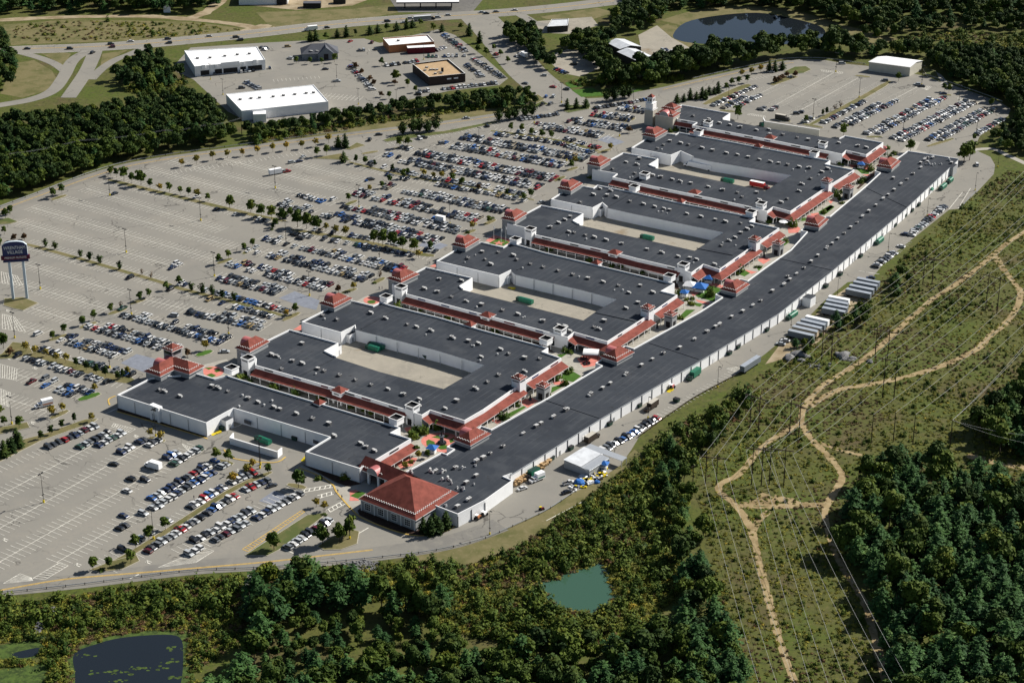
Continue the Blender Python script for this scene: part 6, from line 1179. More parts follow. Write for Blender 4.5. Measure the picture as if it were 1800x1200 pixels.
# shrubs of the mall courts
COURT = [('in the bed before the second arcade', [(420, 668), (432, 662), (440, 672), (480, 682), (486, 686), (520, 694), (560, 701), (566, 699), (615, 716), (640, 722), (652, 727), (660, 724)]), ('in the round court by the statue', [(731, 757), (739, 760), (745, 762), (724, 766), (730, 770), (762, 752), (768, 754), (605, 842), (612, 838), (560, 842)]), ('in the bed before the third arcade', [(700, 545), (740, 545), (748, 542), (790, 560), (815, 562), (870, 583), (918, 590), (927, 588), (935, 592), (700, 510), (692, 514)]),
  ('in the court with the white play canopy', [(993, 618), (1002, 620), (1015, 600), (1005, 604), (985, 600), (998, 655), (1003, 652), (983, 664), (978, 668), (994, 676), (960, 695), (910, 714), (905, 710), (881, 733), (885, 737)]), ('in the bed before the fourth arcade', [(966, 440), (980, 432), (985, 440), (1037, 460), (1053, 452), (1075, 468), (1086, 460), (1092, 470), (1128, 480), (1141, 475), (1146, 479)]), ('in the lawn court with blue kiosks', [(1194, 487), (1193, 517), (1206, 528), (1217, 526), (1186, 545), (1195, 560), (1215, 535), (1245, 508), (1249, 520), (1280, 490), (1240, 484), (1296, 483), (1300, 478), (1282, 548)]),
  ('in the bed before the fifth arcade', [(1087, 335), (1080, 338), (1135, 340), (1190, 347), (1222, 352), (1228, 355), (1280, 370), (1291, 374), (1040, 313), (1055, 315)]), ('in the court with white parasols', [(1352, 392), (1368, 386), (1372, 381), (1384, 394), (1394, 398), (1422, 372), (1428, 368), (1470, 345), (1476, 350), (1480, 358), (1448, 375), (1380, 425), (1372, 430), (1312, 455), (1335, 470)]), ('in the bed before the sixth arcade', [(1325, 238), (1332, 243), (1360, 254), (1368, 256), (1455, 278), (1476, 289), (1486, 282), (1492, 284), (1187, 230), (1180, 233)]), ('in the farthest court', [(1512, 322), (1518, 318), (1555, 272), (1565, 276), (1572, 270), (1560, 262), (1478, 338), (1472, 345), (1530, 300)])]
for desc, pts in COURT:
    for x, y in [(a_+random.uniform(-7, 7), b_+random.uniform(-3, 3)) for a_, b_ in pts]:
        q = W(x, y)
        if random.random() < .75: tree('shrub', q[0], q[1], random.uniform(.6, 1.1), 'small green shrub '+desc, 'small shrubs '+desc)
    for i, (x, y) in enumerate(pts): q = W(x, y); tree('shrub', q[0], q[1], random.uniform(1.0, 2.0), 'rounded green shrub '+desc, 'shrubs '+desc)
# woods
WOODS = [('tall pine in the dense wood filling the lower right corner', 'broadleaf tree among the pines of the lower right corner wood', .72, 7.3, (.85, 1.25), [(1490, 895), (1518, 852), (1560, 818), (1640, 826), (1700, 842), (1840, 856), (1870, 1290), (1560, 1310), (1540, 1170), (1508, 1050), (1488, 970)]),
 ('pine in the clump at the right edge by the wires', 'broadleaf tree in the clump at the right edge by the wires', .6, 6.8, (.9, 1.25), [(1716, 748), (1750, 715), (1800, 692), (1860, 665), (1860, 806), (1790, 806), (1740, 797)]),
 ('pine in the dark wood below the ring road', 'broadleaf tree in the dark wood below the ring road', .75, 7.4, (.85, 1.25), [(428, 1060), (460, 1030), (540, 1020), (560, 1048), (610, 1052), (690, 1052), (770, 1060), (795, 1085), (760, 1108), (650, 1078), (520, 1078), (470, 1125), (445, 1180), (430, 1120)]),
 ('little pine added to darken the shadow gap in the lower wood', 'low broadleaf tree added to darken the shadow gap in the lower wood', .3, 6.6, (.4, .62), [(470, 1120), (530, 1080), (650, 1078), (770, 1110), (830, 1160), (700, 1178), (560, 1178), (450, 1188)]),  # low trees added to fill and darken the shadowed gap between the pines
 ('pine in the wood along the bottom edge', 'broadleaf tree in the wood along the bottom edge', .35, 7.4, (.65, 1.1), [(345, 1240), (440, 1190), (560, 1180), (700, 1180), (830, 1168), (960, 1152), (1050, 1142), (1150, 1135), (1240, 1125), (1290, 1165), (1330, 1310), (340, 1310)]),
 ('pine in the belt right of the green pond', 'broadleaf tree in the belt right of the green pond', .7, 7.2, (.8, 1.15), [(1198, 990), (1235, 985), (1255, 1030), (1262, 1062), (1278, 1112), (1310, 1180), (1335, 1250), (1205, 1200), (1195, 1100), (1182, 1050)]),
 ('pine in the belt between scrub and power line', 'broadleaf tree in the belt between scrub and power line', .4, 7, (.6, .85), [(1160, 812), (1185, 785), (1207, 805), (1217, 855), (1228, 905), (1242, 962), (1215, 995), (1190, 965), (1175, 905), (1152, 858)]),
 ('small pine on the bank below the service road', 'broadleaf tree on the bank below the service road', .25, 8, (.5, .7), [(1230, 765), (1265, 732), (1320, 697), (1342, 697), (1322, 722), (1280, 752), (1250, 800), (1230, 808)]),
 ('pine beside the parked trailers', 'broadleaf tree beside the parked trailers', .3, 6.6, (.55, .8), [(1468, 566), (1500, 550), (1532, 550), (1522, 574), (1492, 584), (1470, 590)]), ('pine above the parked trailers', 'broadleaf tree above the parked trailers', .5, 7, (.5, .7), [(1555, 515), (1580, 488), (1605, 492), (1572, 535)]), ('little pine at the trailer ends', 'little broadleaf tree at the trailer ends', .2, 6, (.4, .55), [(1395, 610), (1420, 603), (1442, 606), (1420, 628)]),
 ('pine in the wide wood at the upper left', 'broadleaf tree in the wide wood at the upper left', .08, 6.8, (.75, 1.05), [(-50, 235), (30, 222), (100, 214), (160, 206), (220, 197), (290, 187), (345, 178), (390, 205), (402, 228), (425, 248), (350, 262), (270, 274), (180, 295), (60, 340), (-50, 378)]),
 ('pine by the highway ramps', 'broadleaf tree by the highway ramps', .3, 6.5, (.6, .95), [(195, 148), (225, 122), (248, 106), (272, 100), (300, 118), (322, 138), (300, 155), (240, 160)]), ('pine at the left edge by the ramp loop', 'broadleaf tree at the left edge by the ramp loop', .2, 8, (.8, 1.1), [(-50, 70), (8, 70), (33, 118), (18, 160), (-50, 200)]),
 ('pine in the belt above the ring road', 'broadleaf tree in the belt above the ring road', .2, 5.6, (.55, .85), [(428, 236), (520, 224), (570, 214), (640, 203), (700, 195), (790, 181), (880, 172), (930, 168), (945, 186), (900, 194), (850, 192), (790, 194), (700, 206), (600, 221), (520, 234), (450, 252)]),
 ('pine on the top left skyline wood', 'tall dark broadleaf tree on the top left skyline wood', .4, 9, (.9, 1.3), [(-80, -140), (420, -140), (395, 12), (370, 22), (300, 24), (150, 22), (-80, 26)]), ('pine by the far approach road', 'broadleaf tree by the far approach road', .15, 6.5, (.7, .95), [(880, 64), (920, 54), (950, 66), (960, 104), (985, 128), (960, 124), (925, 99), (900, 88)]),
 ('pine around the barns', 'broadleaf tree around the barns', .15, 6.5, (.75, 1), [(985, 94), (1000, 80), (1050, 65), (1085, 68), (1070, 88), (1062, 100), (1078, 122), (1060, 140), (1040, 118), (1020, 100)]), ('pine above the barns', 'broadleaf tree above the barns', .15, 8.5, (.85, 1.15), [(1072, 60), (1078, 30), (1100, 10), (1180, 20), (1160, 45), (1115, 62)]),
 ('pine on the top right skyline wood', 'tall dark broadleaf tree on the top right skyline wood', .3, 9, (.9, 1.3), [(1060, -140), (1950, -140), (1950, 32), (1700, 36), (1600, 38), (1540, 52), (1480, 46), (1400, 26), (1330, 14), (1250, 16), (1180, 22), (1120, 10)]), ('pine between far pond and ring road', 'broadleaf tree between far pond and ring road', .12, 7.2, (.8, 1.55), [(1208, 112), (1240, 102), (1290, 102), (1330, 100), (1390, 95), (1440, 85), (1480, 82), (1500, 104), (1450, 102), (1390, 101), (1330, 113), (1290, 121), (1220, 138), (1160, 150), (1080, 160), (1040, 152), (1062, 140), (1140, 134)]),
 ('pine in the wood right of the far car park', 'broadleaf tree in the wood right of the far car park', .1, 6.4, (.75, 1.1), [(1480, 86), (1560, 92), (1640, 96), (1700, 100), (1860, 110), (1860, 280), (1795, 255), (1790, 210), (1766, 182), (1700, 158), (1662, 138), (1632, 118), (1625, 104), (1560, 98), (1500, 106)]), ('pine beyond the marsh at upper right', 'broadleaf tree beyond the marsh at upper right', .2, 8.5, (.7, 1), [(1500, 62), (1600, 44), (1700, 40), (1860, 36), (1860, 62), (1780, 60), (1700, 52), (1620, 62), (1540, 78)]), ('pine by the far footpath', 'broadleaf tree by the far footpath', .1, 7.2, (.5, .75), [(1728, 258), (1760, 236), (1788, 216), (1860, 240), (1860, 285), (1790, 272)])]
cand = []
TRK = np.array(sum([smooth(WP(p), 4) for p in ([(1410, 725), (1412, 750), (1430, 775), (1455, 800), (1475, 825), (1480, 840), (1470, 860), (1455, 885), (1450, 905), (1458, 940), (1470, 975), (1490, 1010), (1520, 1060), (1535, 1110), (1550, 1170), (1562, 1230)], [(1830, 388), (1800, 408), (1770, 428), (1747, 447), (1720, 470), (1680, 500), (1640, 525), (1600, 560), (1560, 597), (1520, 630), (1490, 650), (1450, 675), (1425, 700), (1410, 725)],
    [(1747, 447), (1765, 475), (1785, 500), (1795, 520), (1775, 560), (1740, 590), (1715, 615), (1650, 645), (1580, 665), (1520, 677), (1480, 683), (1445, 700)], [(1410, 742), (1375, 762), (1340, 785), (1300, 832), (1270, 848), (1264, 862), (1290, 885), (1310, 910), (1325, 945), (1335, 990), (1345, 1030), (1358, 1080), (1375, 1140), (1405, 1220)], [(1455, 884), (1400, 888), (1350, 889), (1300, 887)], [(1700, 800), (1760, 815), (1830, 826)])], []))
for pl1, ll, pf, sp, scr, poly in WOODS:
    P = WP(poly); xs = [p[0] for p in P]; ys = [p[1] for p in P]; y = min(ys); r_ = 0
    while y < max(ys):
        x = min(xs)+(sp/2 if r_ % 2 else 0)
        while x < max(xs):
            qx, qy = x+random.uniform(-.38, .38)*sp, y+random.uniform(-.38, .38)*sp; x += sp
            if not inside(P, qx, qy) or np.min((TRK[:, 0]-qx)**2+(TRK[:, 1]-qy)**2) < 9: continue
            far_ = hypot(qx, qy) > 1150
            pine = random.random() < pf
            k = 'pine' if pine else ('dark' if random.random() < (.7 if far_ else .3) else 'leaf')
            cand.append((qx, qy, k, random.uniform(*scr)*(.92 if pine else 1), pl1 if pine else ll))
        y += sp*.87; r_ += 1
cand.sort(key=lambda c: hypot(c[0], c[1])); quota = {'pine': 285, 'broad': 285}; rest = []
for qx, qy, k, sc, lab in cand:
    q = 'pine' if k == 'pine' else 'broad'
    if quota[q] > 0: quota[q] -= 1; tree(k, qx, qy, sc, lab, lab.split(' in ')[-1] if ' in ' in lab else lab.split(' tree ')[-1])
    else: rest.append((qx, qy, k, sc))
print('wood trees', len(cand), 'rest', len(rest))
def scatter(name, label, cat, pts, protos):
    """one mass of plants: points that carry copies of a few plant meshes"""
    n = len(pts); me = bpy.data.meshes.new(name); me.from_pydata([p[:3] for p in pts], [], [])
    for an, vals, ty in (('rot', [p[3] for p in pts], 'FLOAT'), ('scl', [p[4] for p in pts], 'FLOAT'), ('var', [p[5] for p in pts], 'INT')):
        a = me.attributes.new(an, ty, 'POINT'); a.data.foreach_set('value', np.array(vals, 'f' if ty == 'FLOAT' else 'i'))
    o = ob(name, me); tag(o, label, cat, None, 'stuff')
    ng = bpy.data.node_groups.new(name, 'GeometryNodeTree'); ng.interface.new_socket('Geometry', in_out='INPUT', socket_type='NodeSocketGeometry'); ng.interface.new_socket('Geometry', in_out='OUTPUT', socket_type='NodeSocketGeometry')
    N_ = ng.nodes; L = ng.links; gi = N_.new('NodeGroupInput'); go = N_.new('NodeGroupOutput'); jn = N_.new('GeometryNodeJoinGeometry')
    def attr(nm, ty): a = N_.new('GeometryNodeInputNamedAttribute'); a.data_type = ty; a.inputs['Name'].default_value = nm; return a.outputs['Attribute']
    ro = N_.new('ShaderNodeCombineXYZ'); L.new(attr('rot', 'FLOAT'), ro.inputs['Z']); sc = attr('scl', 'FLOAT'); va = attr('var', 'INT')
    for i, pm in enumerate(protos):
        po = bpy.data.objects.new('plant_source', pm)
        oi = N_.new('GeometryNodeObjectInfo'); oi.inputs['Object'].default_value = po; oi.inputs['As Instance'].default_value = True
        ip = N_.new('GeometryNodeInstanceOnPoints'); cm = N_.new('FunctionNodeCompare'); cm.data_type = 'INT'; cm.operation = 'EQUAL'
        ii = [s for s in cm.inputs if s.type == 'INT']; L.new(va, ii[0]); ii[1].default_value = i
        L.new(gi.outputs[0], ip.inputs['Points']); L.new(cm.outputs[0], ip.inputs['Selection']); L.new(oi.outputs['Geometry'], ip.inputs['Instance']); L.new(ro.outputs[0], ip.inputs['Rotation']); L.new(sc, ip.inputs['Scale']); L.new(ip.outputs[0], jn.inputs[0])
    L.new(jn.outputs[0], go.inputs[0]); md = o.modifiers.new('scatter', 'NODES'); md.node_group = ng; return o
ALLC = LEAF+DARKL+PINE; base = {'leaf': (0, 5), 'dark': (5, 2), 'pine': (7, 4)}
scatter('distant_woodland', 'more distant woods around the upper edges of the view', 'woods', [(x, y, 0, random.uniform(0, 6.28), s*(.9 if k != 'pine' else .85), base[k][0]+random.randrange(base[k][1])) for x, y, k, s in rest], ALLC)
# scrub
SCR = [([(1130, 790), (1300, 685), (1400, 615), (1530, 505), (1660, 385), (1740, 322), (1770, 300), (1840, 305), (1860, 690), (1860, 860), (1700, 850), (1560, 830), (1492, 890), (1486, 960), (1540, 1150), (1560, 1270), (1320, 1270), (1262, 1050), (1242, 950), (1225, 850), (1190, 800)], 19000, .74, .55), ([(-60, 1075), (330, 1018), (450, 1010), (680, 992), (780, 992), (880, 960), (1000, 895), (1090, 830), (1150, 795), (1190, 820), (1200, 950), (1185, 1050), (1130, 1110), (900, 1130), (790, 1110), (700, 1060), (440, 1050), (420, 1130), (345, 1180), (330, 1230), (-60, 1240)], 9500, .5, .95),
       ([(20, 48), (130, 36), (340, 41), (430, 52), (350, 61), (250, 68), (100, 73), (30, 76)], 500, .6, 1.0), ([(1600, 62), (1700, 56), (1790, 64), (1860, 66), (1860, 105), (1700, 96), (1560, 92)], 900, .4, 1.3), ([(440, 240), (700, 202), (880, 180), (900, 186), (700, 212), (450, 254)], 500, .3, 1.2), ([(1000, 152), (1120, 150), (1200, 140), (1190, 132), (1060, 142), (1010, 142)], 300, .2, 1.3), ([(215, 160), (260, 130), (330, 140), (330, 165), (250, 165)], 250, .4, 1.3)]
PONDW = [smooth(WP(POND), 3, True), WP([(114, 1145), (160, 1122), (210, 1110), (285, 1103), (332, 1106), (338, 1240), (122, 1240)]), WP([(-60, 1136), (60, 1124), (78, 1134), (62, 1158), (-60, 1164)]), WP([(-60, 1182), (84, 1165), (90, 1240), (-60, 1240)])]
LOTW = WP(LOT); MEAD = WP([(700, 975), (840, 950), (960, 897), (1020, 858), (1085, 818), (1115, 790), (1124, 796), (1075, 845), (996, 902), (926, 952), (856, 985), (800, 995), (730, 986)])
bp_, wp_ = [], []
for poly, n, wf, ss in SCR:
    P = WP(poly); xs = [p[0] for p in P]; ys = [p[1] for p in P]; k = 0; tries = 0
    while k < n and tries < n*6:
        tries += 1; x, y = random.uniform(min(xs), max(xs)), random.uniform(min(ys), max(ys))
        if not inside(P, x, y) or inside(LOTW, x, y) or inside(MEAD, x, y) or any(inside(q, x, y) for q in PONDW): continue
        dt = np.min((TRK[:, 0]-x)**2+(TRK[:, 1]-y)**2)
        if dt < 2.6: continue
        cl = .5+.5*sin(x*.043+1.3*sin(y*.03))*cos(y*.051+1.7*sin(x*.021)); k += 1
        if dt < 9 or (random.random() < .35+.3*cl if wf > .5 else random.random() < wf): wp_.append((x, y, 0, random.uniform(0, 6.28), ss*random.uniform(.5, 1.4), (random.choice([3, 4, 3, 4, 0]) if .5+.5*sin(x*.03+2*cos(y*.02))*sin(y*.04+x*.01) > .62 else random.randrange(3))))
        elif random.random() < ((1.1 if math.sin(x*.05+2*math.sin(y*.024))*math.sin(y*.047+1.5*math.sin(x*.03)) > .15 else .3) if wf > .5 else .92): bp_.append((x, y, 0, random.uniform(0, 6.28), ss*random.choice([.35, .45, .5, .6, .7, .8, 1, 1.3]), random.choice(BV)))
# belts of taller thicket round the ponds and below the ring road
for poly, n in (([(930, 1010), (985, 985), (1060, 970), (1100, 990), (1120, 1060), (1090, 1090), (1035, 1105), (960, 1095), (925, 1060)], 260), ([(-40, 1062), (200, 1040), (420, 1018), (430, 1045), (380, 1100), (335, 1100), (200, 1100), (120, 1112), (60, 1110), (-40, 1120)], 330), ([(880, 1000), (1000, 930), (1100, 860), (1170, 850), (1180, 960), (1150, 1040), (1090, 980), (1000, 970), (930, 1000), (900, 1030)], 420), ([(830, 1050), (930, 1060), (1040, 1110), (1180, 1090), (1200, 1140), (1000, 1150), (840, 1140)], 260), ([(1130, 800), (1210, 740), (1300, 690), (1340, 690), (1250, 790), (1180, 850)], 520), ([(690, 980), (760, 985), (800, 1010), (800, 1050), (700, 1030)], 60)):
    P = WP(poly); xs = [p[0] for p in P]; ys = [p[1] for p in P]; k = 0
    while k < n:
        x, y = random.uniform(min(xs), max(xs)), random.uniform(min(ys), max(ys)); k += 1
        if inside(P, x, y) and not any(inside(q, x, y) for q in PONDW) and not inside(LOTW, x, y): bp_.append((x, y, 0, random.uniform(0, 6.28), random.choice([.8, .9, 1.0, 1.2, 1.5, 1.9]), random.choice([0, 1, 1, 2, 3, 3, 4, 5, 6, 6])))
for k in range(450):
    pw = random.choice(PONDW[:2]); i_ = random.randrange(len(pw)); a_, c_ = pw[i_-1], pw[i_]; t_ = random.random(); x, y = a_[0]+(c_[0]-a_[0])*t_+random.gauss(0, 1.1), a_[1]+(c_[1]-a_[1])*t_+random.gauss(0, 1.1)
    wp_.append((x, y, 0, random.uniform(0, 6.28), random.uniform(.5, 1.1), random.randrange(5)))
scatter('undergrowth', 'green scrub covering the power line corridor and the banks', 'scrub', bp_, BUSH); scatter('tall_weeds', 'yellow green weeds and dry grass among the scrub', 'weeds', wp_, WEED)
print('scrub', len(bp_), len(wp_))
# ------------------------------------------------------------------ street furniture, trucks, people and the rest
def one(name, label, cat, x, y, rz, parts, group=None, z=0.0):
    """a thing from a list of (part name, mesh)"""
    r = thing(name, label, cat, (x, y, z), rz, group)
    for n_, me in parts: ob(n_, me, r)
    return r
def mk(name, mats, fn): return shared(name, fn, mats)
def text_mesh(body, size, ext=.06):
    fc = bpy.data.curves.new('lettering', 'FONT'); fc.body = body; fc.size = size; fc.align_x = 'CENTER'; fc.align_y = 'CENTER'; fc.extrude = ext
    fo = bpy.data.objects.new('lettering', fc); COL.objects.link(fo); dg = bpy.context.evaluated_depsgraph_get(); me = bpy.data.meshes.new_from_object(fo.evaluated_get(dg)); bpy.data.objects.remove(fo); me.name = 'lettering'; return me
# pylon sign
a, c = Vector(W(23.5, 525.8)), Vector(W(47.6, 524.2)); d = (c-a); rz = atan2(d.y, d.x); wd = d.length; m = (a+c)/2
r = thing('pylon_sign', 'tall blue and maroon mall sign on two pale posts at the left edge', 'sign', (m.x, m.y, 0), rz); hs, ht = 19.5, 30.0
for s in (-1, 1): mb = MB(); mb.box((s*wd/2, 0, hs/2), (1.25, 1.25, hs), 0, 0); ob('post', mb.mesh('post', [M['sign_post']]), r)
bw = 6.0
mb = MB(); pr = [(-bw, 20.6), (bw, 20.6), (bw, 28.6), (bw-.8, 29.2)]+[((bw-.9)*cos(pi*k/12), 29.2+1.5*sin(pi*k/12)) for k in range(1, 12)]+[(-bw+.8, 29.2), (-bw, 28.6)]
f0 = [(x, -.7, z) for x, z in pr]; f1 = [(x, .7, z) for x, z in pr]; mb.face(f0, 0); mb.face(f1[::-1], 0)
for i in range(len(pr)): j = (i+1) % len(pr); mb.face([f0[i], f1[i], f1[j], f0[j]], 1)
ob('board', mb.mesh('board', [M['sign_blue'], M['sign_post']]), r)
mb = MB(); mb.box((0, -.3, 22.3), (13.8, 1.2, 2.1), 0, 0); mb.box((0, -.3, 20.3), (12.2, 1.5, .5), 0, 1); mb.box((0, -.3, 23.5), (12.2, 1.5, .25), 0, 1); ob('banner', mb.mesh('banner', [M['sign_maroon'], M['sign_blue']]), r)
for body, size, z, y in (('WRENTHAM', 2.15, 27.4, -.78), ('VILLAGE', 2.15, 25.1, -.78), ('PREMIUM OUTLETS', 1.25, 22.3, -.96)):
    me = text_mesh(body, size); me.materials.append(M['cap']); o = ob('lettering', me, r, (0, y, z)); o.rotation_euler = (pi/2, 0, 0)
    xs = [v.co.x for v in me.vertices]; w0 = max(xs)-min(xs); o.scale = (10.4/w0 if body != 'VILLAGE' else 7.4/w0, 1.1, 1)
B_, p_ = HALL_SIGN; me = text_mesh('VILLAGE', 1.5); me.materials.append(M['dark']); o = ob('lettering', me, B_.r, Vector((p_.x, p_.y, 6.4))-B_.l); o.rotation_euler = (pi/2, 0, rw6)
# light poles
LP = [mk('pole', [M['black']], lambda mb: mb.tube((0, 0, 1), (0, 0, 13.2), .14, .09, 6)), mk('lamp_head', [M['black']], lambda mb: (mb.box((0, 0, 0), (1.1, .55, .3), 0, 0, None, True))), mk('footing', [M['yellow_metal']], lambda mb: mb.tube((0, 0, 0), (0, 0, 1.15), .42, .40, 8)), mk('bracket', [M['black']], lambda mb: mb.box((0, 0, 3.6), (1.2, .16, .3), 0, 0))]
POLES = [('front car park', [(77, 883), (274, 767), (270, 947), (457, 823), (615, 947)]), ('left edge rows', [(21, 745), (26, 594), (71, 508), (193, 647)]), ('middle of the west car park', [(222, 444), (353, 388), (193, 344), (231, 553), (402, 588), (503, 430), (544, 520), (377, 486), (458, 817)]), ('upper west car park', [(484, 331), (667, 458), (631, 365), (842, 262), (896, 345), (791, 395), (740, 300)]), ('packed rows near the far junction', [(1089, 240), (996, 283), (1113, 193), (939, 217), (987, 181), (1040, 268)]),
  ('far car park', [(1469, 127), (1510, 172), (1429, 210), (1587, 235), (1620, 150), (1685, 185), (1716, 237), (1280, 184)]), ('rear service road', [(1261.5, 681), (1561, 443), (1471.6, 523), (1629.6, 380), (1714, 335), (1754, 294), (1390, 580.5), (861, 939), (1139, 735)]), ('shops car park', [(592, 141), (630, 184), (392, 167), (370, 140), (697, 186), (745, 105)])]
for desc, pts in POLES:
    for i, (x, y) in enumerate(sorted(pts)):
        q = W(x, y); side = ('%s lamp post from the left' % ordn(i+1)); hh = .8 if 'service' in desc or 'shops' in desc else 1
        r = thing('lamp_post', '%s in the %s' % (side, desc), 'lamp post', (q[0], q[1], 0), radians(-34 if 'front' not in desc else 56)+random.uniform(-.1, .1), 'tall black lamp posts of the car parks', hh)
        ob('pole', LP[0], r); ob('footing', LP[2], r); ob('bracket', LP[3], r)
        for s in ((-1, 1) if 'service' not in desc else (1,)): ob('lamp_head', LP[1], r, (s*.85, 0, 13.2))
# power line frames and wires
def hframe(pa, pb, h, label):
    a, c = Vector(W(*pa)), Vector(W(*pb)); m = (a+c)/2; d = c-a; L = d.length; r = thing('power_pylon', label, 'power pole', (m.x, m.y, 0), atan2(d.y, d.x), 'timber frames of the power line corridor')
    for s in (-1, 1): mb = MB(); mb.tube((s*L/2, 0, 0), (s*L/2, 0, h), .26, .17, 6); ob('pole', mb.mesh('pole', [M['wood_pole']]), r)
    mb = MB(); mb.box((0, 0, h-1.6), (L+6.4, .35, .35), 0, 0, None, True); ob('crossarm', mb.mesh('crossarm', [M['wood_pole']]), r)
    mb = MB(); mb.tube((-L/2, 0, h*.5), (L/2, 0, h-2), .09); mb.tube((L/2, 0, h*.5), (-L/2, 0, h-2), .09); ob('brace', mb.mesh('brace', [M['wood_pole']]), r)
    for s in (-1, 0, 1): mb = MB(); mb.tube((s*(L/2+2.9), 0, h-1.7), (s*(L/2+2.9), 0, h-3.1), .09, .09, 5); ob('insulator', mb.mesh('insulator', [M['steel']]), r)
    n_ = Vector((d.x, d.y)).normalized(); return [m+n_*s*(L/2+2.9) for s in (-1, 0, 1)], h-3.1
LINES = [('left', [((1622, 500), (1638, 500), 15, 'timber frame of the left power line, nearest the trees above the trailers'), ((1444, 632.7), (1460.5, 638.7), 16, 'timber frame standing among the grey boulders'), ((1318, 752), (1333, 757), 17, 'timber frame of the left power line beside the tree belt'), ((1240, 850), (1259, 852), 14, 'timber frame where the left power line turns down')], [(1850, 300)], [(1372, 1290)]),
  ('middle', [((1538, 626.6), (1560, 629.7), 15, 'timber frame just above the fork of the dirt tracks'), ((1387.5, 765), (1403.7, 771), 17, 'timber frame just left of the track bend'), ((1321, 851), (1338, 853), 18, 'timber frame over the sandy track loop')], [(1850, 385)], [(1462, 1290)]),
  ('right', [((1732, 546), (1752, 552), 20, 'tall timber frame inside the loop of the right track'), ((1551, 699), (1571, 702.5), 20.5, 'tall timber frame standing just below the curving track'), ((1352, 851), (1377.5, 854), 18, 'tall timber frame above the sandy crossing')], [(1860, 445)], [(1580, 1290)])]
for nm, fr, st, en in LINES:
    runs = [[], [], []]
    for pa, pb, h, lab in fr:
        pts, z = hframe(pa, pb, h, lab)
        for k in range(3): runs[k].append((pts[k].x, pts[k].y, z))
    for k in range(3):
        s0 = W(st[0][0]+(k-1)*9, st[0][1]+(k-1)*3); e0 = W(en[0][0]+(k-1)*32, en[0][1]); runs[k] = [(*s0, 15)]+runs[k]+[(*e0, 13)]
    r = thing('power_line', 'three bright wires of the %s power line' % nm, 'power line', runs[1][1])
    for k in range(3):
        mb = MB()
        for a, c in zip(runs[k], runs[k][1:]):
            a, c = Vector(a), Vector(c); L = (c-a).length; sag = min(4.5, L*.016); pr_ = None
            for i in range(17):
                t = i/16; p = a.lerp(c, t); p.z -= sag*4*t*(1-t)
                if pr_ is not None: mb.tube(pr_, p,   .042, .042, 4, 0, False)
                pr_ = p
        o = ob('wire', mb.mesh('wire', [M['wire']]), r, tuple(-Vector(runs[1][1])))
def pole1(px, h, label, arm=0, grp='single timber poles'):
    q = W(*px); r = thing('utility_pole', label, 'power pole', (q[0], q[1], 0), radians(40), grp); mb = MB(); mb.tube((0, 0, 0), (0, 0, h), .24, .15, 6); ob('pole', mb.mesh('pole', [M['wood_pole']]), r)
    if arm: mb = MB(); mb.box((0, 0, h-.9), (arm, .22, .22), 0, 0, None, True); ob('crossarm', mb.mesh('crossarm', [M['wood_pole']]), r)
    return Vector((q[0], q[1], h))
tops = [pole1(p, 14, 'timber pole with guy wires, %s of three at the wood edge' % n) for p, n in (((1531, 780), 'left'), ((1570, 776), 'middle'), ((1604.5, 780), 'right'))]+[pole1((1669.5, 786), 13, 'lone timber pole carrying two wires at the wood edge')]
pole1((1217, 869), 14, 'lone timber pole beside the tree belt', 2.5)
r = thing('power_line', 'wires running up right from the three poles at the wood edge', 'power line', tuple(tops[0]))
def wire(a, c, par, sag=3):
    mb = MB(); pr_ = None
    for i in range(17):
        t = i/16; p = Vector(a).lerp(Vector(c), t); p.z -= sag*4*t*(1-t)
        if pr_ is not None: mb.tube(pr_, p,   .042, .042, 4, 0, False)
        pr_ = p
    ob('wire', mb.mesh('wire', [M['wire']]), par, tuple(-Vector(par.location)))
for i, e in enumerate(((1850, 500), (1850, 530), (1850, 560))): wire(tops[i], (*W(*e), 14), r)
r = thing('power_line', 'pair of wires from the lone pole at the wood edge', 'power line', tuple(tops[3]))
for e in ((1850, 582), (1850, 590)): wire(tops[3], (*W(*e), 13), r)
for e in ((1850, 815), (1850, 835)): wire(tops[3], (*W(*e), 13), r, 2)
ul = [pole1(p, 11, 'wooden street pole at the wood edge, %s from the left' % ordn(i+1), 2.2, 'street poles by the upper left wood') for i, p in enumerate(((20, 300), (141, 276), (290, 258), (352, 250), (425, 236)))]
r = thing('power_line', 'street wires along the upper left wood', 'power line', tuple(ul[0]))
for a, c in zip(ul, ul[1:]):
    for o_ in (-.8, .8): wire(a+Vector((0, o_, -.7)), c+Vector((0, o_, -.7)), r, 1)
# guard rails
GP = mk('post', [M['wood_pole']], lambda mb: mb.box((0, 0, .45), (.26, .26, .9), 0, 0))
def rail(px, label, steel=True, step=5):
    q = smooth(WP(px), 4); r = thing('guard_rail', label, 'guard rail', (*q[0], 0)); mb = MB(); L0 = Vector((*q[0], 0)); acc = 0
    for a, c in zip(q, q[1:]):
        a, c = Vector(a), Vector(c); d = c-a; m = (a+c)/2; mb.box((m.x-L0.x, m.y-L0.y, .68), (d.length+.02, .14, .34), atan2(d.y, d.x), 0)
        k = -acc
        while k < d.length:
            if k >= 0: p = a+d*(k/d.length); ob('post', GP, r, (p.x-L0.x+.0, p.y-L0.y, 0), atan2(d.y, d.x))
            k += step
        acc = (d.length-(k-step)) if d.length > 0 else 0
    ob('rail', mb.mesh('rail', [M['steel'] if steel else M['wood_pole']]), r)
rail([(-20, 1045), (150, 1027), (330, 1004), (450, 999), (560, 991), (680, 979), (760, 969), (840, 951), (900, 926), (960, 898), (1007, 867)], 'steel guard rail along the lower edge of the car park road', True, 7)
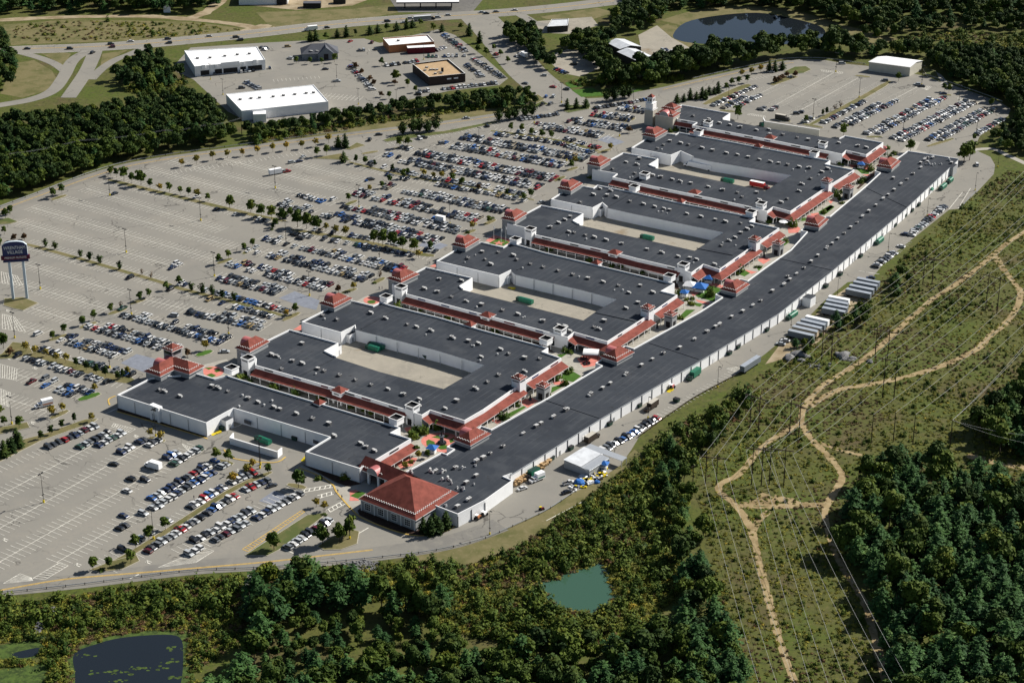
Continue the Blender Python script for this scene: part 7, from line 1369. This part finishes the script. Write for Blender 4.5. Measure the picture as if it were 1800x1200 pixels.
rail([(1122, 769), (1172, 733), (1225, 697), (1302, 656)], 'low dark timber rail along the service road stalls', False, 5); rail([(0, 364), (60, 342), (180, 297), (275, 276), (450, 252), (612, 231)], 'steel guard rail between ring road and upper left wood', True, 9)
rail([(1217, 139), (1293, 122), (1350, 110), (1387, 104), (1450, 104), (1522, 114)], 'steel guard rail round the far bend of the ring road', True, 9); rail([(1622, 131), (1672, 147), (1735, 169), (1762, 180)], 'steel guard rail right of the far car park', True, 9); rail([(1690, 366), (1703, 350), (1718, 336)], 'concrete barrier row at the end of the service road', True, 9)
# trailers
TRL = {}
def trailer_parts(Ln, top):
    k = (Ln, top)
    if k not in TRL:
        TRL[k] = [('box_body', mk('box_body', [M[top], M['tr_roof'] if top != 'white' else M['white_roof']], lambda mb: mb.box((0, 0, 2.45), (Ln, 2.5, 2.75), 0, 0, 1, True))), ('undercarriage', mk('undercarriage', [M['black']], lambda mb: (mb.box((-Ln/2+2.0, 0, .8), (3.0, 2.2, .5), 0, 0), mb.box((Ln/2-2.2, 0, .6), (.3, 1.8, 1.2), 0, 0)))), ('wheel', mk('wheel', [M['tyre']], lambda mb: (mb.tube((-Ln/2+1.4, -1.25, .5), (-Ln/2+1.4, 1.25, .5), .5, .5, 8))))]
    return TRL[k]
M['tr_grey'] = mat('trailer_grey', (.16, .18, .20), .5); M['tr_tan'] = mat('trailer_tan', (.45, .36, .25), .6)
TL = [((1386, 592), (1430, 602), 'tr_grey', 'lowest grey trailer of the lower trailer row'), ((1393, 585), (1437, 595), 'tr_tan', 'tan trailer second from the bottom of the lower row'), ((1400, 579), (1443, 589), 'tr_grey', 'grey trailer in the middle of the lower row'), ((1408, 573), (1450, 583), 'tr_grey', 'grey trailer second from the top of the lower row'), ((1416, 567), (1456, 576), 'white', 'white trailer topmost in the lower row'),
      ((1445, 552), (1485, 560), 'tr_grey', 'lowest grey trailer of the middle group by the dark tree'), ((1449, 545), (1489, 553), 'tr_grey', 'second grey trailer of the middle group by the dark tree'), ((1452, 538.5), (1490, 546), 'tr_grey', 'third grey trailer of the middle group by the dark tree'), ((1456, 532), (1492, 539), 'white', 'white trailer topmost in the middle group'), ((1487, 519), (1530, 528), 'tr_grey', 'lowest pale trailer of the upper group'), ((1493, 512.5), (1535, 521), 'tr_grey', 'second pale trailer of the upper group'), ((1500, 506), (1541, 514), 'tr_grey', 'third pale trailer of the upper group'), ((1506, 500), (1545, 508), 'tr_grey', 'topmost pale trailer of the upper group'), ((1304, 657), (1333, 638), 'tr_grey', 'lone pale trailer parked along the service road edge')]
for a, c, mt, lab in TL:
    p, q = Vector(W(*a)), Vector(W(*c)); m = (p+q)/2; d = q-p; one('box_trailer', lab, 'trailer', m.x, m.y, atan2(d.y, d.x), trailer_parts(round(d.length, 1), mt), 'trailers parked off the service road', .03)
# trucks
def truck(x, y, rz, Ln, boxm, cabm, roofm, label, stripe=None, nose=True, cat='truck', name='box_truck', bh=2.7):
    r = thing(name, label, cat, (x, y, .03), rz)
    ob('cargo_box', mk('cargo_box', [M[boxm], M[roofm]], lambda mb: mb.box((-1.1, 0, .75+bh/2), (Ln-2.2, 2.4, bh), 0, 0, 1, True)), r)
    ob('cab', mk('cab', [M[cabm]], lambda mb: (mb.box((Ln/2-1.2, 0, 1.35), (2.2, 2.1, 1.7), 0, 0, None, True, .75, .92), mb.box((Ln/2+.35, 0, .95), (1.1 if nose else .2, 1.9, .9), 0, 0))), r)
    ob('windscreen', mk('windscreen', [M['glass']], lambda mb: (mb.face([(Ln/2-.08, -.85, 1.4), (Ln/2-.08, .85, 1.4), (Ln/2-.32, .8, 2.1), (Ln/2-.32, -.8, 2.1)], 0), mb.box((Ln/2-1.0, 0, 1.7), (.9, 2.13, .6), 0, 0))), r)
    for xx in (-Ln/2+1.6, Ln/2-.3):
        for s in (-1, 1): ob('wheel', mk('wheel', [M['tyre']], lambda mb: mb.tube((xx, s*.85, .45), (xx, s*1.12, .45), .46, .46, 8)), r)
    if stripe: ob('stripe', mk('stripe', [M[stripe]], lambda mb: mb.box((-1.1, 0, 1.5), (Ln-2.6, 2.43, .7), 0, 0)), r)
    return r
def tk(px, rz, *a, **k): q = W(*px); return truck(q[0], q[1], radians(rz), *a, **k)
tk((1145, 718), 234, 8.4, 'brown_truck', 'brown_truck', 'tan', 'dark brown delivery van with pale roof, upper of two on the service road', cat='delivery van', name='delivery_van'); tk((1040, 774), 54, 8.4, 'brown_truck', 'brown_truck', 'tan', 'dark brown delivery van nearer the maintenance shed', cat='delivery van', name='delivery_van')
tk((79, 714), 212, 7.2, 'white', 'white', 'white_roof', 'white rental truck with orange stripe at the left car park edge', stripe='orange'); tk((945, 844), 220, 6.2, 'white', 'white', 'white_roof', 'white and green box van beside the heap of cartons', stripe='green_metal'); tk((935, 838), 228, 7.4, 'green_metal', 'black', 'green_dark', 'dark green truck against the heap of cartons')
tk((1220, 663), 236, 9.0, 'green_metal', 'green_dark', 'green_metal', 'bright green refuse truck backed to the rear wall'); tk((771, 389), 150, 7.6, 'white', 'blue', 'white_roof', 'white box truck amid the packed middle rows', nose=False); tk((547, 54), 200, 9, 'white', 'white', 'white_roof', 'white box truck on the far highway'); tk((745, 36), 14, 15, 'greywall', 'black', 'metal_roof', 'grey semi trailer truck on the far highway'); tk((920, 100), 120, 8, 'white', 'white', 'white_roof', 'white lorry on the divided approach road'); tk((487, 306), 30, 9.5, 'white', 'greywall', 'white_roof', 'white camper trailer standing in the empty upper stalls', nose=False, cat='camper', name='camper_trailer')
q = W(504, 303); r_ = put_car(q[0], q[1], radians(30), 'pickup', 'red', 'red pickup hitched to the white camper trailer', None); q = W(270, 823); truck(q[0], q[1], radians(150), 7.6, 'white', 'white', 'white_roof', 'white motorhome parked in the front car park', nose=False, cat='motorhome', name='motorhome')
tk((1228, 296), 149, 17, 'white', 'white', 'white_roof', 'long white semi trailer truck in the far yard', name='semi_truck'); tk((1334, 330), -32, 11, 'sign_red' if 'sign_red' in M else 'maroon', 'maroon', 'white_roof', 'red truck in the corner of the far yard', stripe=None); tk((1375, 211), -30, 9, 'barn', 'barn', 'tan', 'dark bus parked on the far car park island', nose=False, cat='bus', name='bus')
# green compactors and dumpsters
CP = {}
def compactor(px, rz, Ln, label, dark=False):
    q = W(*px); k = (Ln, dark)
    if k not in CP:
        m_ = M['green_dark'] if dark else M['green_metal']
        def f(mb):
            n = 7; pr = [(-1.15, .3)]+[(1.2*-cos(pi*i/(n-1)), 1.75+.75*sin(pi*i/(n-1))) for i in range(n)]+[(1.15, .3)]
            A = [(-Ln/2, y, z) for y, z in pr]; B_ = [(Ln/2, y, z) for y, z in pr]; mb.face(A, 0); mb.face(B_[::-1], 0)
            for i in range(len(pr)-1): mb.face([A[i], A[i+1], B_[i+1], B_[i]][::-1], 0)
        CP[k] = [('container', mk('container', [m_], f)), ('hopper', mk('hopper', [M['green_dark']], lambda mb: mb.box((-Ln/2-.9, 0, 1.0), (1.8, 2.1, 1.9), 0, 0))), ('rib', mk('rib', [M['green_dark']], lambda mb: mb.box((Ln/6, 0, 1.0), (.15, 2.45, 1.7), 0, 0)))]
    one('refuse_compactor', label, 'compactor', q[0], q[1], radians(rz), CP[k], 'green refuse compactors', .03)
for p, a, L_, lab in (((1393, 557), 54, 7, 'green compactor beside the white pump room'), ((1546, 426), 57, 6.5, 'green compactor on its pale pad halfway up the rear wall'), ((1657.7, 331), 58, 6.5, 'nearer green compactor at the far end of the rear wall'), ((1670, 320), 58, 5, 'farthest green compactor by the grey dock'), ((465, 778), -37, 6.5, 'green compactor behind the white screen wall'), ((664, 612), -36, 7, 'upper of two green compactors in the nearest yard'), ((658, 616), -36, 6, 'lower of two green compactors in the nearest yard'), ((925, 532), -34, 7.5, 'long pale green container in the third block yard'), ((1140, 421), -33, 6, 'green container in the fourth block yard'), ((1281, 321), -32, 6, 'green container in the far yard'), ((1348, 223), -31, 6, 'left green container behind the far wing'), ((1417, 234), -31, 6, 'right green container behind the far wing'), ((398, 752), 52, 3.5, 'small green compactor in the corner of the L-shaped store')): compactor(p, a, L_, lab)
DB = [('bin', mk('bin', [M['green_dark']], lambda mb: mb.box((0, 0, .9), (2.4, 1.9, 1.5), 0, 0, None, True, 1.12, 1.12))), ('lid', mk('lid', [M['black']], lambda mb: mb.box((0, 0, 1.72), (2.7, 2.1, .16), 0, 0)))]
for i, p in enumerate(((969, 808), (1002.6, 790), (1071, 747), (1123, 715), (1281.5, 623), (1296, 612), (1347, 582), (1428, 525), (1451.5, 505), (1476.6, 484), (1512, 452), (1572, 398), (1590, 381), (1602, 372), (1614, 362))):
    q = W(*p); one('dumpster', '%s dark dumpster up along the rear wall of the long row' % ordn(i+1), 'dumpster', q[0], q[1], radians(54+i*.3), DB, 'dumpsters along the rear wall', .03)
for p, lab in (((747.5, 629), 'dark dumpster against the wall of the nearest yard'), ((833, 651), 'dumpster in the corner of the nearest yard'), ((963, 511), 'left dark dumpster by the wall of the third block yard'), ((991, 517), 'right dark dumpster by the wall of the third block yard'), ((911, 499), 'caged dumpster at the mouth of the third block yard'), ((1188, 404), 'right dark dumpster by the wall of the fourth block yard'), ((1138, 394), 'middle dark dumpster by the wall of the fourth block yard'), ((1097, 386), 'left dumpster by the wall of the fourth block yard'), ((1285, 299), 'dark dumpster by the wall of the far yard'), ((519, 773), 'dark dumpster against the L-shaped store rear wall'), ((1189, 706), 'green utility box among the empty service stalls')):
    q = W(*p); one('dumpster', lab, 'dumpster', q[0], q[1], radians(-35), DB, None, .03)
# screen walls
def swall(pts, h, label, mt='white'):
    q = WP(pts); r = thing('screen_wall', label, 'wall', (*q[0], 0))
    for a, c in zip(q, q[1:]):
        a, c = Vector(a), Vector(c); d = c-a; m = (a+c)/2-Vector(q[0]); mb = MB(); mb.box((m.x, m.y, h/2), (d.length, .35, h), atan2(d.y, d.x), 0); w_ = ob('wall', mb.mesh('wall', [M[mt]]), r); mb = MB(); mb.box((m.x, m.y, h+.08), (d.length+.1, .55, .16), atan2(d.y, d.x), 0); ob('coping', mb.mesh('coping', [M['cap']]), w_)
swall([(411, 772), (404.7, 780), (488, 805), (496, 798)], 3.0, 'white screen wall round the bin yard of the L-shaped store'); swall([(1341, 219), (1344, 225), (1440, 240)], 4.2, 'long grey screen wall behind the far wing', 'beige')
# kiosks, parasols, canopy, statue, flags
def kiosk(px, label, s=1.0, roofm='blue'):
    q = W(*px); one('kiosk', label, 'kiosk', q[0], q[1], radians(-20), [('booth', mk('booth', [M['cap']], lambda mb: mb.box((0, 0, .65), (2.4*s, 2.4*s, 1.3), 0, 0))), ('roof', mk('roof', [M[roofm]], lambda mb: hip(mb, [Vector((x*1.9*s, y*1.9*s)) for x, y in ((-1, -1), (1, -1), (1, 1), (-1, 1))], 2.5, 1.1*s)))]+[('post', mk('post', [M['cap']], lambda mb: mb.box((x*1.5*s, y*1.5*s, 1.25), (.14, .14, 2.5), 0, 0))) for x, y in ((-1, -1), (1, -1), (1, 1), (-1, 1))], None, .06)
kiosk((760, 795), 'blue roofed kiosk by the round statue court', 1.2); kiosk((1230.5, 511), 'largest blue roofed kiosk on the lawn court', 1.9); kiosk((1246, 496), 'blue roofed kiosk nearest the arcade in the lawn court', 1.3); kiosk((1203, 521), 'low blue roofed kiosk left of the lawn court', 1.1); kiosk((1062, 823), 'blue and white booth behind the maintenance shed', 1.0); kiosk((1514, 295), 'pale blue roofed kiosk in the farthest court', 1.2); kiosk((1213, 508), 'white tent beside the largest blue kiosk', 1.7, 'white_roof')
PA = [('pole', mk('pole', [M['steel']], lambda mb: mb.tube((0, 0, 0), (0, 0, 2.6), .06))), ('shade', mk('shade', [M['white_roof']], lambda mb: [mb.face([(0, 0, 3.1), (2.6*cos(k*pi/4), 2.6*sin(k*pi/4), 2.4), (2.6*cos((k+1)*pi/4), 2.6*sin((k+1)*pi/4), 2.4)], 0) for k in range(8)]))]
for p, lab in (((1381, 392), 'left white parasol in the paved court'), ((1397, 390), 'right white parasol in the paved court'), ((1377, 397), 'white parasol nearest the arcade corner in the paved court')): q = W(*p); one('parasol', lab, 'parasol', q[0], q[1], 0, PA, None, .06)
q = W(1039, 630); r = thing('play_canopy', 'white arched play canopy on the pink court', 'canopy', (q[0], q[1], .06), radians(-8)); mb = MB(); ar = [(3.0*cos(pi*k/8), 3.1+1.2*sin(pi*k/8)) for k in range(9)]
for k in range(8): mb.face([(-3.6, ar[k][0], ar[k][1]), (3.6, ar[k][0], ar[k][1]), (3.6, ar[k+1][0], ar[k+1][1]), (-3.6, ar[k+1][0], ar[k+1][1])], 0)
ob('cover', mb.mesh('cover', [M['white_roof']]), r)
for x in (-3.3, 3.3):
    for y in (-2.8, 2.8): mb = MB(); mb.tube((x, y, 0), (x, y, 3.2), .12); ob('post', mb.mesh('post', [M['black']]), r)
for p, lab in (((1026, 631), 'left dark play carousel under the white canopy'), ((1031, 639), 'lower dark play carousel under the white canopy')):
    q = W(*p); one('play_carousel', lab, 'play equipment', q[0], q[1], 0, [('platform', mk('platform', [M['black']], lambda mb: mb.tube((0, 0, 0), (0, 0, .3), 1.9, 1.9, 10))), ('seat', mk('seat', [M['maroon']], lambda mb: [mb.box((1.3*cos(k), 1.3*sin(k), .7), (.6, .6, .9), k, 0) for k in (0, 1.57, 3.14, 4.7)])), ('pole', mk('pole', [M['black']], lambda mb: mb.tube((0, 0, .2), (0, 0, 1.6), .1)))], None, .06)
q = W(776.7, 779); one('fountain', 'dark tiered bronze fountain at the centre of the round court', 'fountain', q[0], q[1], 0, [('basin', mk('basin', [M['black']], lambda mb: mb.tube((0, 0, 0), (0, 0, .7), 2.1, 1.9, 12))), ('pedestal', mk('pedestal', [M['slate']], lambda mb: mb.tube((0, 0, .6), (0, 0, 3), 1.1, .7, 8))), ('bowl', mk('bowl', [M['slate']], lambda mb: mb.tube((0, 0, 3), (0, 0, 3.5), .5, 1.3, 10))), ('figure', mk('figure', [M['black']], lambda mb: (mb.tube((0, 0, 3.4), (0, 0, 4.8), .3, .4, 7), mb.tube((0, 0, 4.8), (0, 0, 5.6), .4, .1, 7), mb.tube((0, 0, 5), (1.2, .2, 5.8), .12, .05, 5), mb.tube((0, 0, 5), (-1.2, -.2, 5.7), .12, .05, 5))))], None, .08)
for p, lab, hh in (((868, 421), 'left flagpole at the star lawn', 8), ((881, 428), 'middle flagpole at the star lawn', 9), ((889, 425), 'right flagpole at the star lawn', 9)): q = W(*p); one('flagpole', lab, 'flagpole', q[0], q[1], 0, [('pole', mk('pole', [M['cap']], lambda mb: mb.tube((0, 0, 0), (0, 0, hh), .09, .05, 6))), ('flag', mk('flag', [M['white']], lambda mb: mb.face([(0, 0, hh-1.6), (.5, .2, hh-2.6), (.7, .1, hh-1.2), (0, 0, hh-.1)], 0)))])
c = W(877, 427.5); mb = MB(); mb.face([(c[0]+(3.4 if k % 2 == 0 else 1.4)*cos(k*pi/5+.3), c[1]+(3.4 if k % 2 == 0 else 1.4)*sin(k*pi/5+.3), .1) for k in range(10)], 0); struct('pink_star_paving', mb, [M['pink']])
for p, lab in (((932, 703), 'dark statue on the pink patch by the first stair tower'), ((1155, 577), 'dark statue on the pink patch by the second stair tower'), ((1343, 453), 'dark statue on the pink patch by the third stair tower')):
    q = W(*p); one('statue', lab, 'statue', q[0], q[1], 0, [('plinth', mk('plinth', [M['slate']], lambda mb: mb.box((0, 0, .4), (1.3, 1.3, .8), 0, 0))), ('figure', mk('figure', [M['black']], lambda mb: (mb.tube((0, 0, .8), (0, 0, 2.2), .5, .35, 7), mb.tube((0, 0, 2.2), (0, 0, 2.9), .35, .12, 7))))], None, .08)
# boulders
def rockm(seed):
    R = random.Random(seed); bm = bmesh.new(); bmesh.ops.create_icosphere(bm, subdivisions=3, radius=1)
    for v in bm.verts:
        n_ = v.co.copy(); k = 1
        for j in range(7): ax = Vector((R.uniform(-1, 1), R.uniform(-1, 1), R.uniform(-1, 1))).normalized() if v.index == 0 else AX[j]; (AX.append(ax) if v.index == 0 else None); t = max(0, n_.dot(ax)-.55); k -= t*.65
        v.co = Vector((n_.x*1.25, n_.y, n_.z*.72))*k
    me = bpy.data.meshes.new('boulder'); bm.to_mesh(me); bm.free(); me.materials.append(M['rock']); return me
RK = []
for sd_ in (3, 8, 14): AX = []; RK.append(rockm(sd_))
for i, (x, y, s, lab) in enumerate(((1402, 622, 4.6, 'big grey boulder left of the pair by the power line frame'), (1388, 630, 3.8, 'cracked grey boulder leftmost below the trailers'), (1417, 626, 2.6, 'small grey boulder right of the big left one'), (1486, 627, 4.8, 'big grey boulder beside the dirt track'), (1473, 624, 2.4, 'small pale boulder left of the track boulder'), (1497, 632, 2.8, 'grey boulder touching the track boulder'), (1528, 636, 2.2, 'low grey boulder beyond the dirt track'), (1408, 634, 2.0, 'flat grey boulder below the left boulders'))):
    q = W(x, y); o = ob('boulder', RK[i % 3], None, (q[0], q[1], .3), i*1.3, (s*.9, s*.75, s*.6)); tag(o, lab, 'boulder', 'boulders in the power line corridor')
mb = MB()
for poly, n in (([(600, 990), (640, 984), (668, 990), (660, 1004), (615, 1006)], 260), ([(415, 1040), (436, 1012), (455, 1006), (448, 1022), (428, 1044)], 220), ([(58, 1118), (70, 1085), (95, 1065), (106, 1072), (85, 1095), (72, 1120)], 200), ([(1395, 632), (1425, 640), (1470, 640), (1440, 652)], 50)):
    P = WP(poly); xs = [p[0] for p in P]; ys = [p[1] for p in P]
    for k in range(n*2):
        x, y = random.uniform(min(xs), max(xs)), random.uniform(min(ys), max(ys))
        if inside(P, x, y): s = random.uniform(.3, .9); mb.box((x, y, s*.3), (s*1.5, s, s), random.uniform(0, 3), 0, None, False, .6, .6)
tag(ob('riprap', mb.mesh('riprap', [M['rock']])), 'pale broken stone on the banks below the ring road', 'stones', None, 'stuff')
mb = MB()
for k in range(520):
    t = random.random(); x = 904+60*t+random.uniform(-3, 8)*(1-t*.3); y = 849-40*t+random.uniform(-3, 6)
    q = W(x, y); s = random.uniform(.4, 1.0); mb.box((q[0], q[1], random.uniform(.2, 1.9)), (s*1.3, s, s*.8), random.uniform(0, 3), 0, None, True)
tag(ob('cardboard_cartons', mb.mesh('cardboard_cartons', [M['cardboard']])), 'long heap of flattened cardboard cartons against the rear wall', 'cartons', None, 'stuff')
mb = MB()
for k in range(40): q = W(1085+random.uniform(0, 24), 378+random.uniform(0, 9)); mb.box((q[0], q[1], random.uniform(.2, 1.2)), (1.1, .9, .7), random.uniform(0, 3), 0, None, True)
tag(ob('cardboard_cartons', mb.mesh('cardboard_cartons', [M['cardboard']])), 'cardboard cartons at the mouth of the fourth block yard', 'cartons', None, 'stuff')
mb = MB()
for k in range(70): t = random.random(); q = W(1004+62*t+random.uniform(-6, 6), 858-28*t+random.uniform(-7, 7)); s = random.uniform(.4, 1.5); mb.box((q[0], q[1], .3), (s*1.6, s, .6), random.uniform(0, 3), random.randrange(4), None, True)
tag(ob('scrap_pile', mb.mesh('scrap_pile', [M['cap'], M['steel'], M['yellow_metal'], M['black']])), 'scattered scrap and boards beside the maintenance shed', 'scrap', None, 'stuff')
def heapm(seed, m_, r=1, h=1):
    R = random.Random(seed); bm = bmesh.new(); bmesh.ops.create_icosphere(bm, subdivisions=2, radius=1)
    for v in bm.verts: v.co = Vector((v.co.x*r*R.uniform(.85, 1.15), v.co.y*r*.8*R.uniform(.85, 1.15), max(0, v.co.z)*h*R.uniform(.8, 1.15)))
    me = bpy.data.meshes.new('heap'); bm.to_mesh(me); bm.free(); me.materials.append(m_); return me
for p, mt, r0, h0, lab in (((1018, 850), 'blue', 2.6, 2.4, 'large blue tarpaulin over a heap by the pickup'), ((1049, 848), 'blue', 1.5, 1.3, 'small blue tarpaulin heap on the grass edge'), ((1026, 838), 'steel', 2.2, 1.2, 'grey covered heap before the maintenance shed')): q = W(*p); tag(ob('tarpaulin_heap', heapm(int(p[0]), M[mt], r0, h0), None, (q[0], q[1], 0)), lab, 'tarpaulin')
def machine(px, rz, col, label, s=1.0):
    q = W(*px); one('utility_tractor', label, 'tractor', q[0], q[1], radians(rz), [('body', mk('body', [M[col]], lambda mb: (mb.box((0.5*s, 0, 1.0*s), (2.2*s, 1.1*s, .9*s), 0, 0, None, True, .9, .85)))), ('seat', mk('seat', [M['black']], lambda mb: mb.box((-.9*s, 0, 1.3*s), (.7*s, .8*s, .9*s), 0, 0))), ('canopy', mk('canopy', [M['white_roof'] if s > .8 else M['yellow_metal']], lambda mb: mb.box((-.7*s, 0, 2.3*s), (1.5*s, 1.3*s, .12), 0, 0)))]+[('wheel', mk('wheel', [M['tyre']], lambda mb: mb.tube((x*s, y*s, .55*s), (x*s, (y+(.3 if y > 0 else -.3))*s, .55*s), .58*s, .58*s, 8))) for x in (-1, 1.1) for y in (-.6, .6)], None, .03)
machine((840, 912), 50, 'orange', 'orange tractor by the rear wall near the red pavilion'); machine((851, 906), 50, 'cap', 'white tractor by the rear wall near the red pavilion'); machine((952, 896), 30, 'maroon', 'small red and yellow mower beside the guard rail', .7); machine((1181, 683), 60, 'rednew', 'red lift machine on the yellow pad by the rear wall', 1.1)
for p, rz, lab, L_ in (((380, 762), 40, 'yellow dock ramp at the corner of the L-shaped store', 4.5), ((535, 808), 60, 'yellow dock ramp left of the red pavilion store', 3), ((899, 507), -30, 'yellow dock ramp at the mouth of the third block yard', 4), ((1178, 687), 54, 'yellow steel ramp on the rear service road', 3.5)):
    q = W(*p); one('dock_ramp', lab, 'ramp', q[0], q[1], radians(rz), [('plate', mk('plate', [M['yellow_metal']], lambda mb: mb.face([(-L_/2, -.9, .05), (L_/2, -.9, .8), (L_/2, .9, .8), (-L_/2, .9, .05)], 0))), ('frame', mk('frame', [M['yellow_metal']], lambda mb: mb.box((L_/4, 0, .25), (L_/2, 1.7, .5), 0, 0)))], None, .05)
# people: one skinned body each, hair on top
def body_mesh(seed):
    st = .16*(1 if seed % 2 else -1)
    J = [(0, 0, .95), (0, 0, 1.2), (0, 0, 1.42), (0, 0, 1.5), (0, .02, 1.62), (.1, 0, .9), (.1, st, .48), (.1, st*1.4, .08), (-.1, 0, .9), (-.1, -st, .48), (-.1, -st*1.4, .08), (.2, 0, 1.4), (.26, -st*.6, 1.12), (.25, -st, .86), (-.2, 0, 1.4), (-.26, st*.6, 1.12), (-.25, st, .86), (.1, st*1.4+.14, .05), (-.1, -st*1.4+.14, .05)]
    Eg = [(0, 1), (1, 2), (2, 3), (3, 4), (0, 5), (5, 6), (6, 7), (0, 8), (8, 9), (9, 10), (2, 11), (11, 12), (12, 13), (2, 14), (14, 15), (15, 16), (7, 17), (10, 18)]
    Rr = [.15, .15, .16, .06, .10, .10, .07, .05, .10, .07, .05, .07, .05, .04, .07, .05, .04, .04, .04]
    me = bpy.data.meshes.new('person'); me.from_pydata(J, Eg, []); o = bpy.data.objects.new('person', me); COL.objects.link(o); md = o.modifiers.new('skin', 'SKIN')
    for v, rr in zip(me.skin_vertices[0].data, Rr): v.radius = (rr, rr)
    me.skin_vertices[0].data[0].use_root = True; s2 = o.modifiers.new('sub', 'SUBSURF'); s2.levels = 1
    dg = bpy.context.evaluated_depsgraph_get(); out = bpy.data.meshes.new_from_object(o.evaluated_get(dg)); bpy.data.objects.remove(o); out.name = 'person'
    out.materials.clear()
    for m_ in ('cloth', 'sign_blue', 'skin'): out.materials.append(M[m_])
    for p in out.polygons: c_ = p.center; p.material_index = 2 if c_.z > 1.47 or (abs(c_.x) > .22 and c_.z < 1.0) else (1 if c_.z < .92 else 0)
    return out
PB = [body_mesh(0), body_mesh(1)]; HAIR = mk('hair', [M['trunk']], lambda mb: mb.tube((0, -.02, 1.62), (0, -.02, 1.76), .115, .07, 8))
for i, (x, y, col, lab) in enumerate(((752.5, 465, 'charcoal', 'left of two people in dark clothes crossing by the mall front'), (755.5, 465, 'navy', 'right of two people in dark clothes crossing by the mall front'), (666.7, 509, 'black', 'person in black on the pavement by the second plaza'), (671.7, 508, 'maroon', 'person in a dark red top by the second plaza'), (855, 419, 'black', 'left person standing on the pink plaza'), (860, 420, 'blue', 'middle person in blue on the pink plaza'), (867, 417, 'grey', 'right person standing on the pink plaza'), (1003.7, 627, 'black', 'person in black on the canopy court'), (992, 622, 'tan', 'person in a tan top near the arcade of the canopy court'), (970, 675, 'white', 'left of two people on the promenade'), (973.7, 675, 'charcoal', 'right of two people on the promenade'), (341, 877, 'charcoal', 'person walking in an aisle of the front car park'), (770, 252, 'black', 'left of two people in the upper car park'), (772.5, 252, 'grey', 'right of two people in the upper car park'), (786.7, 312, 'charcoal', 'person between the packed upper rows'), (1025.8, 298, 'maroon', 'person on the mall drive near a corner pavilion'), (594, 866, 'black', 'person at the yellow kerb before the red pavilion'), (601, 876, 'navy', 'person near the yellow kerb crossing'))):
    q = W(x, y); r = ob('person', PB[i % 2], None, (q[0], q[1], .06), random.uniform(0, 6.28)); r.color = (*PAINTS[col], 1); tag(r, lab, 'person', 'shoppers'); ob('hair', HAIR, r)
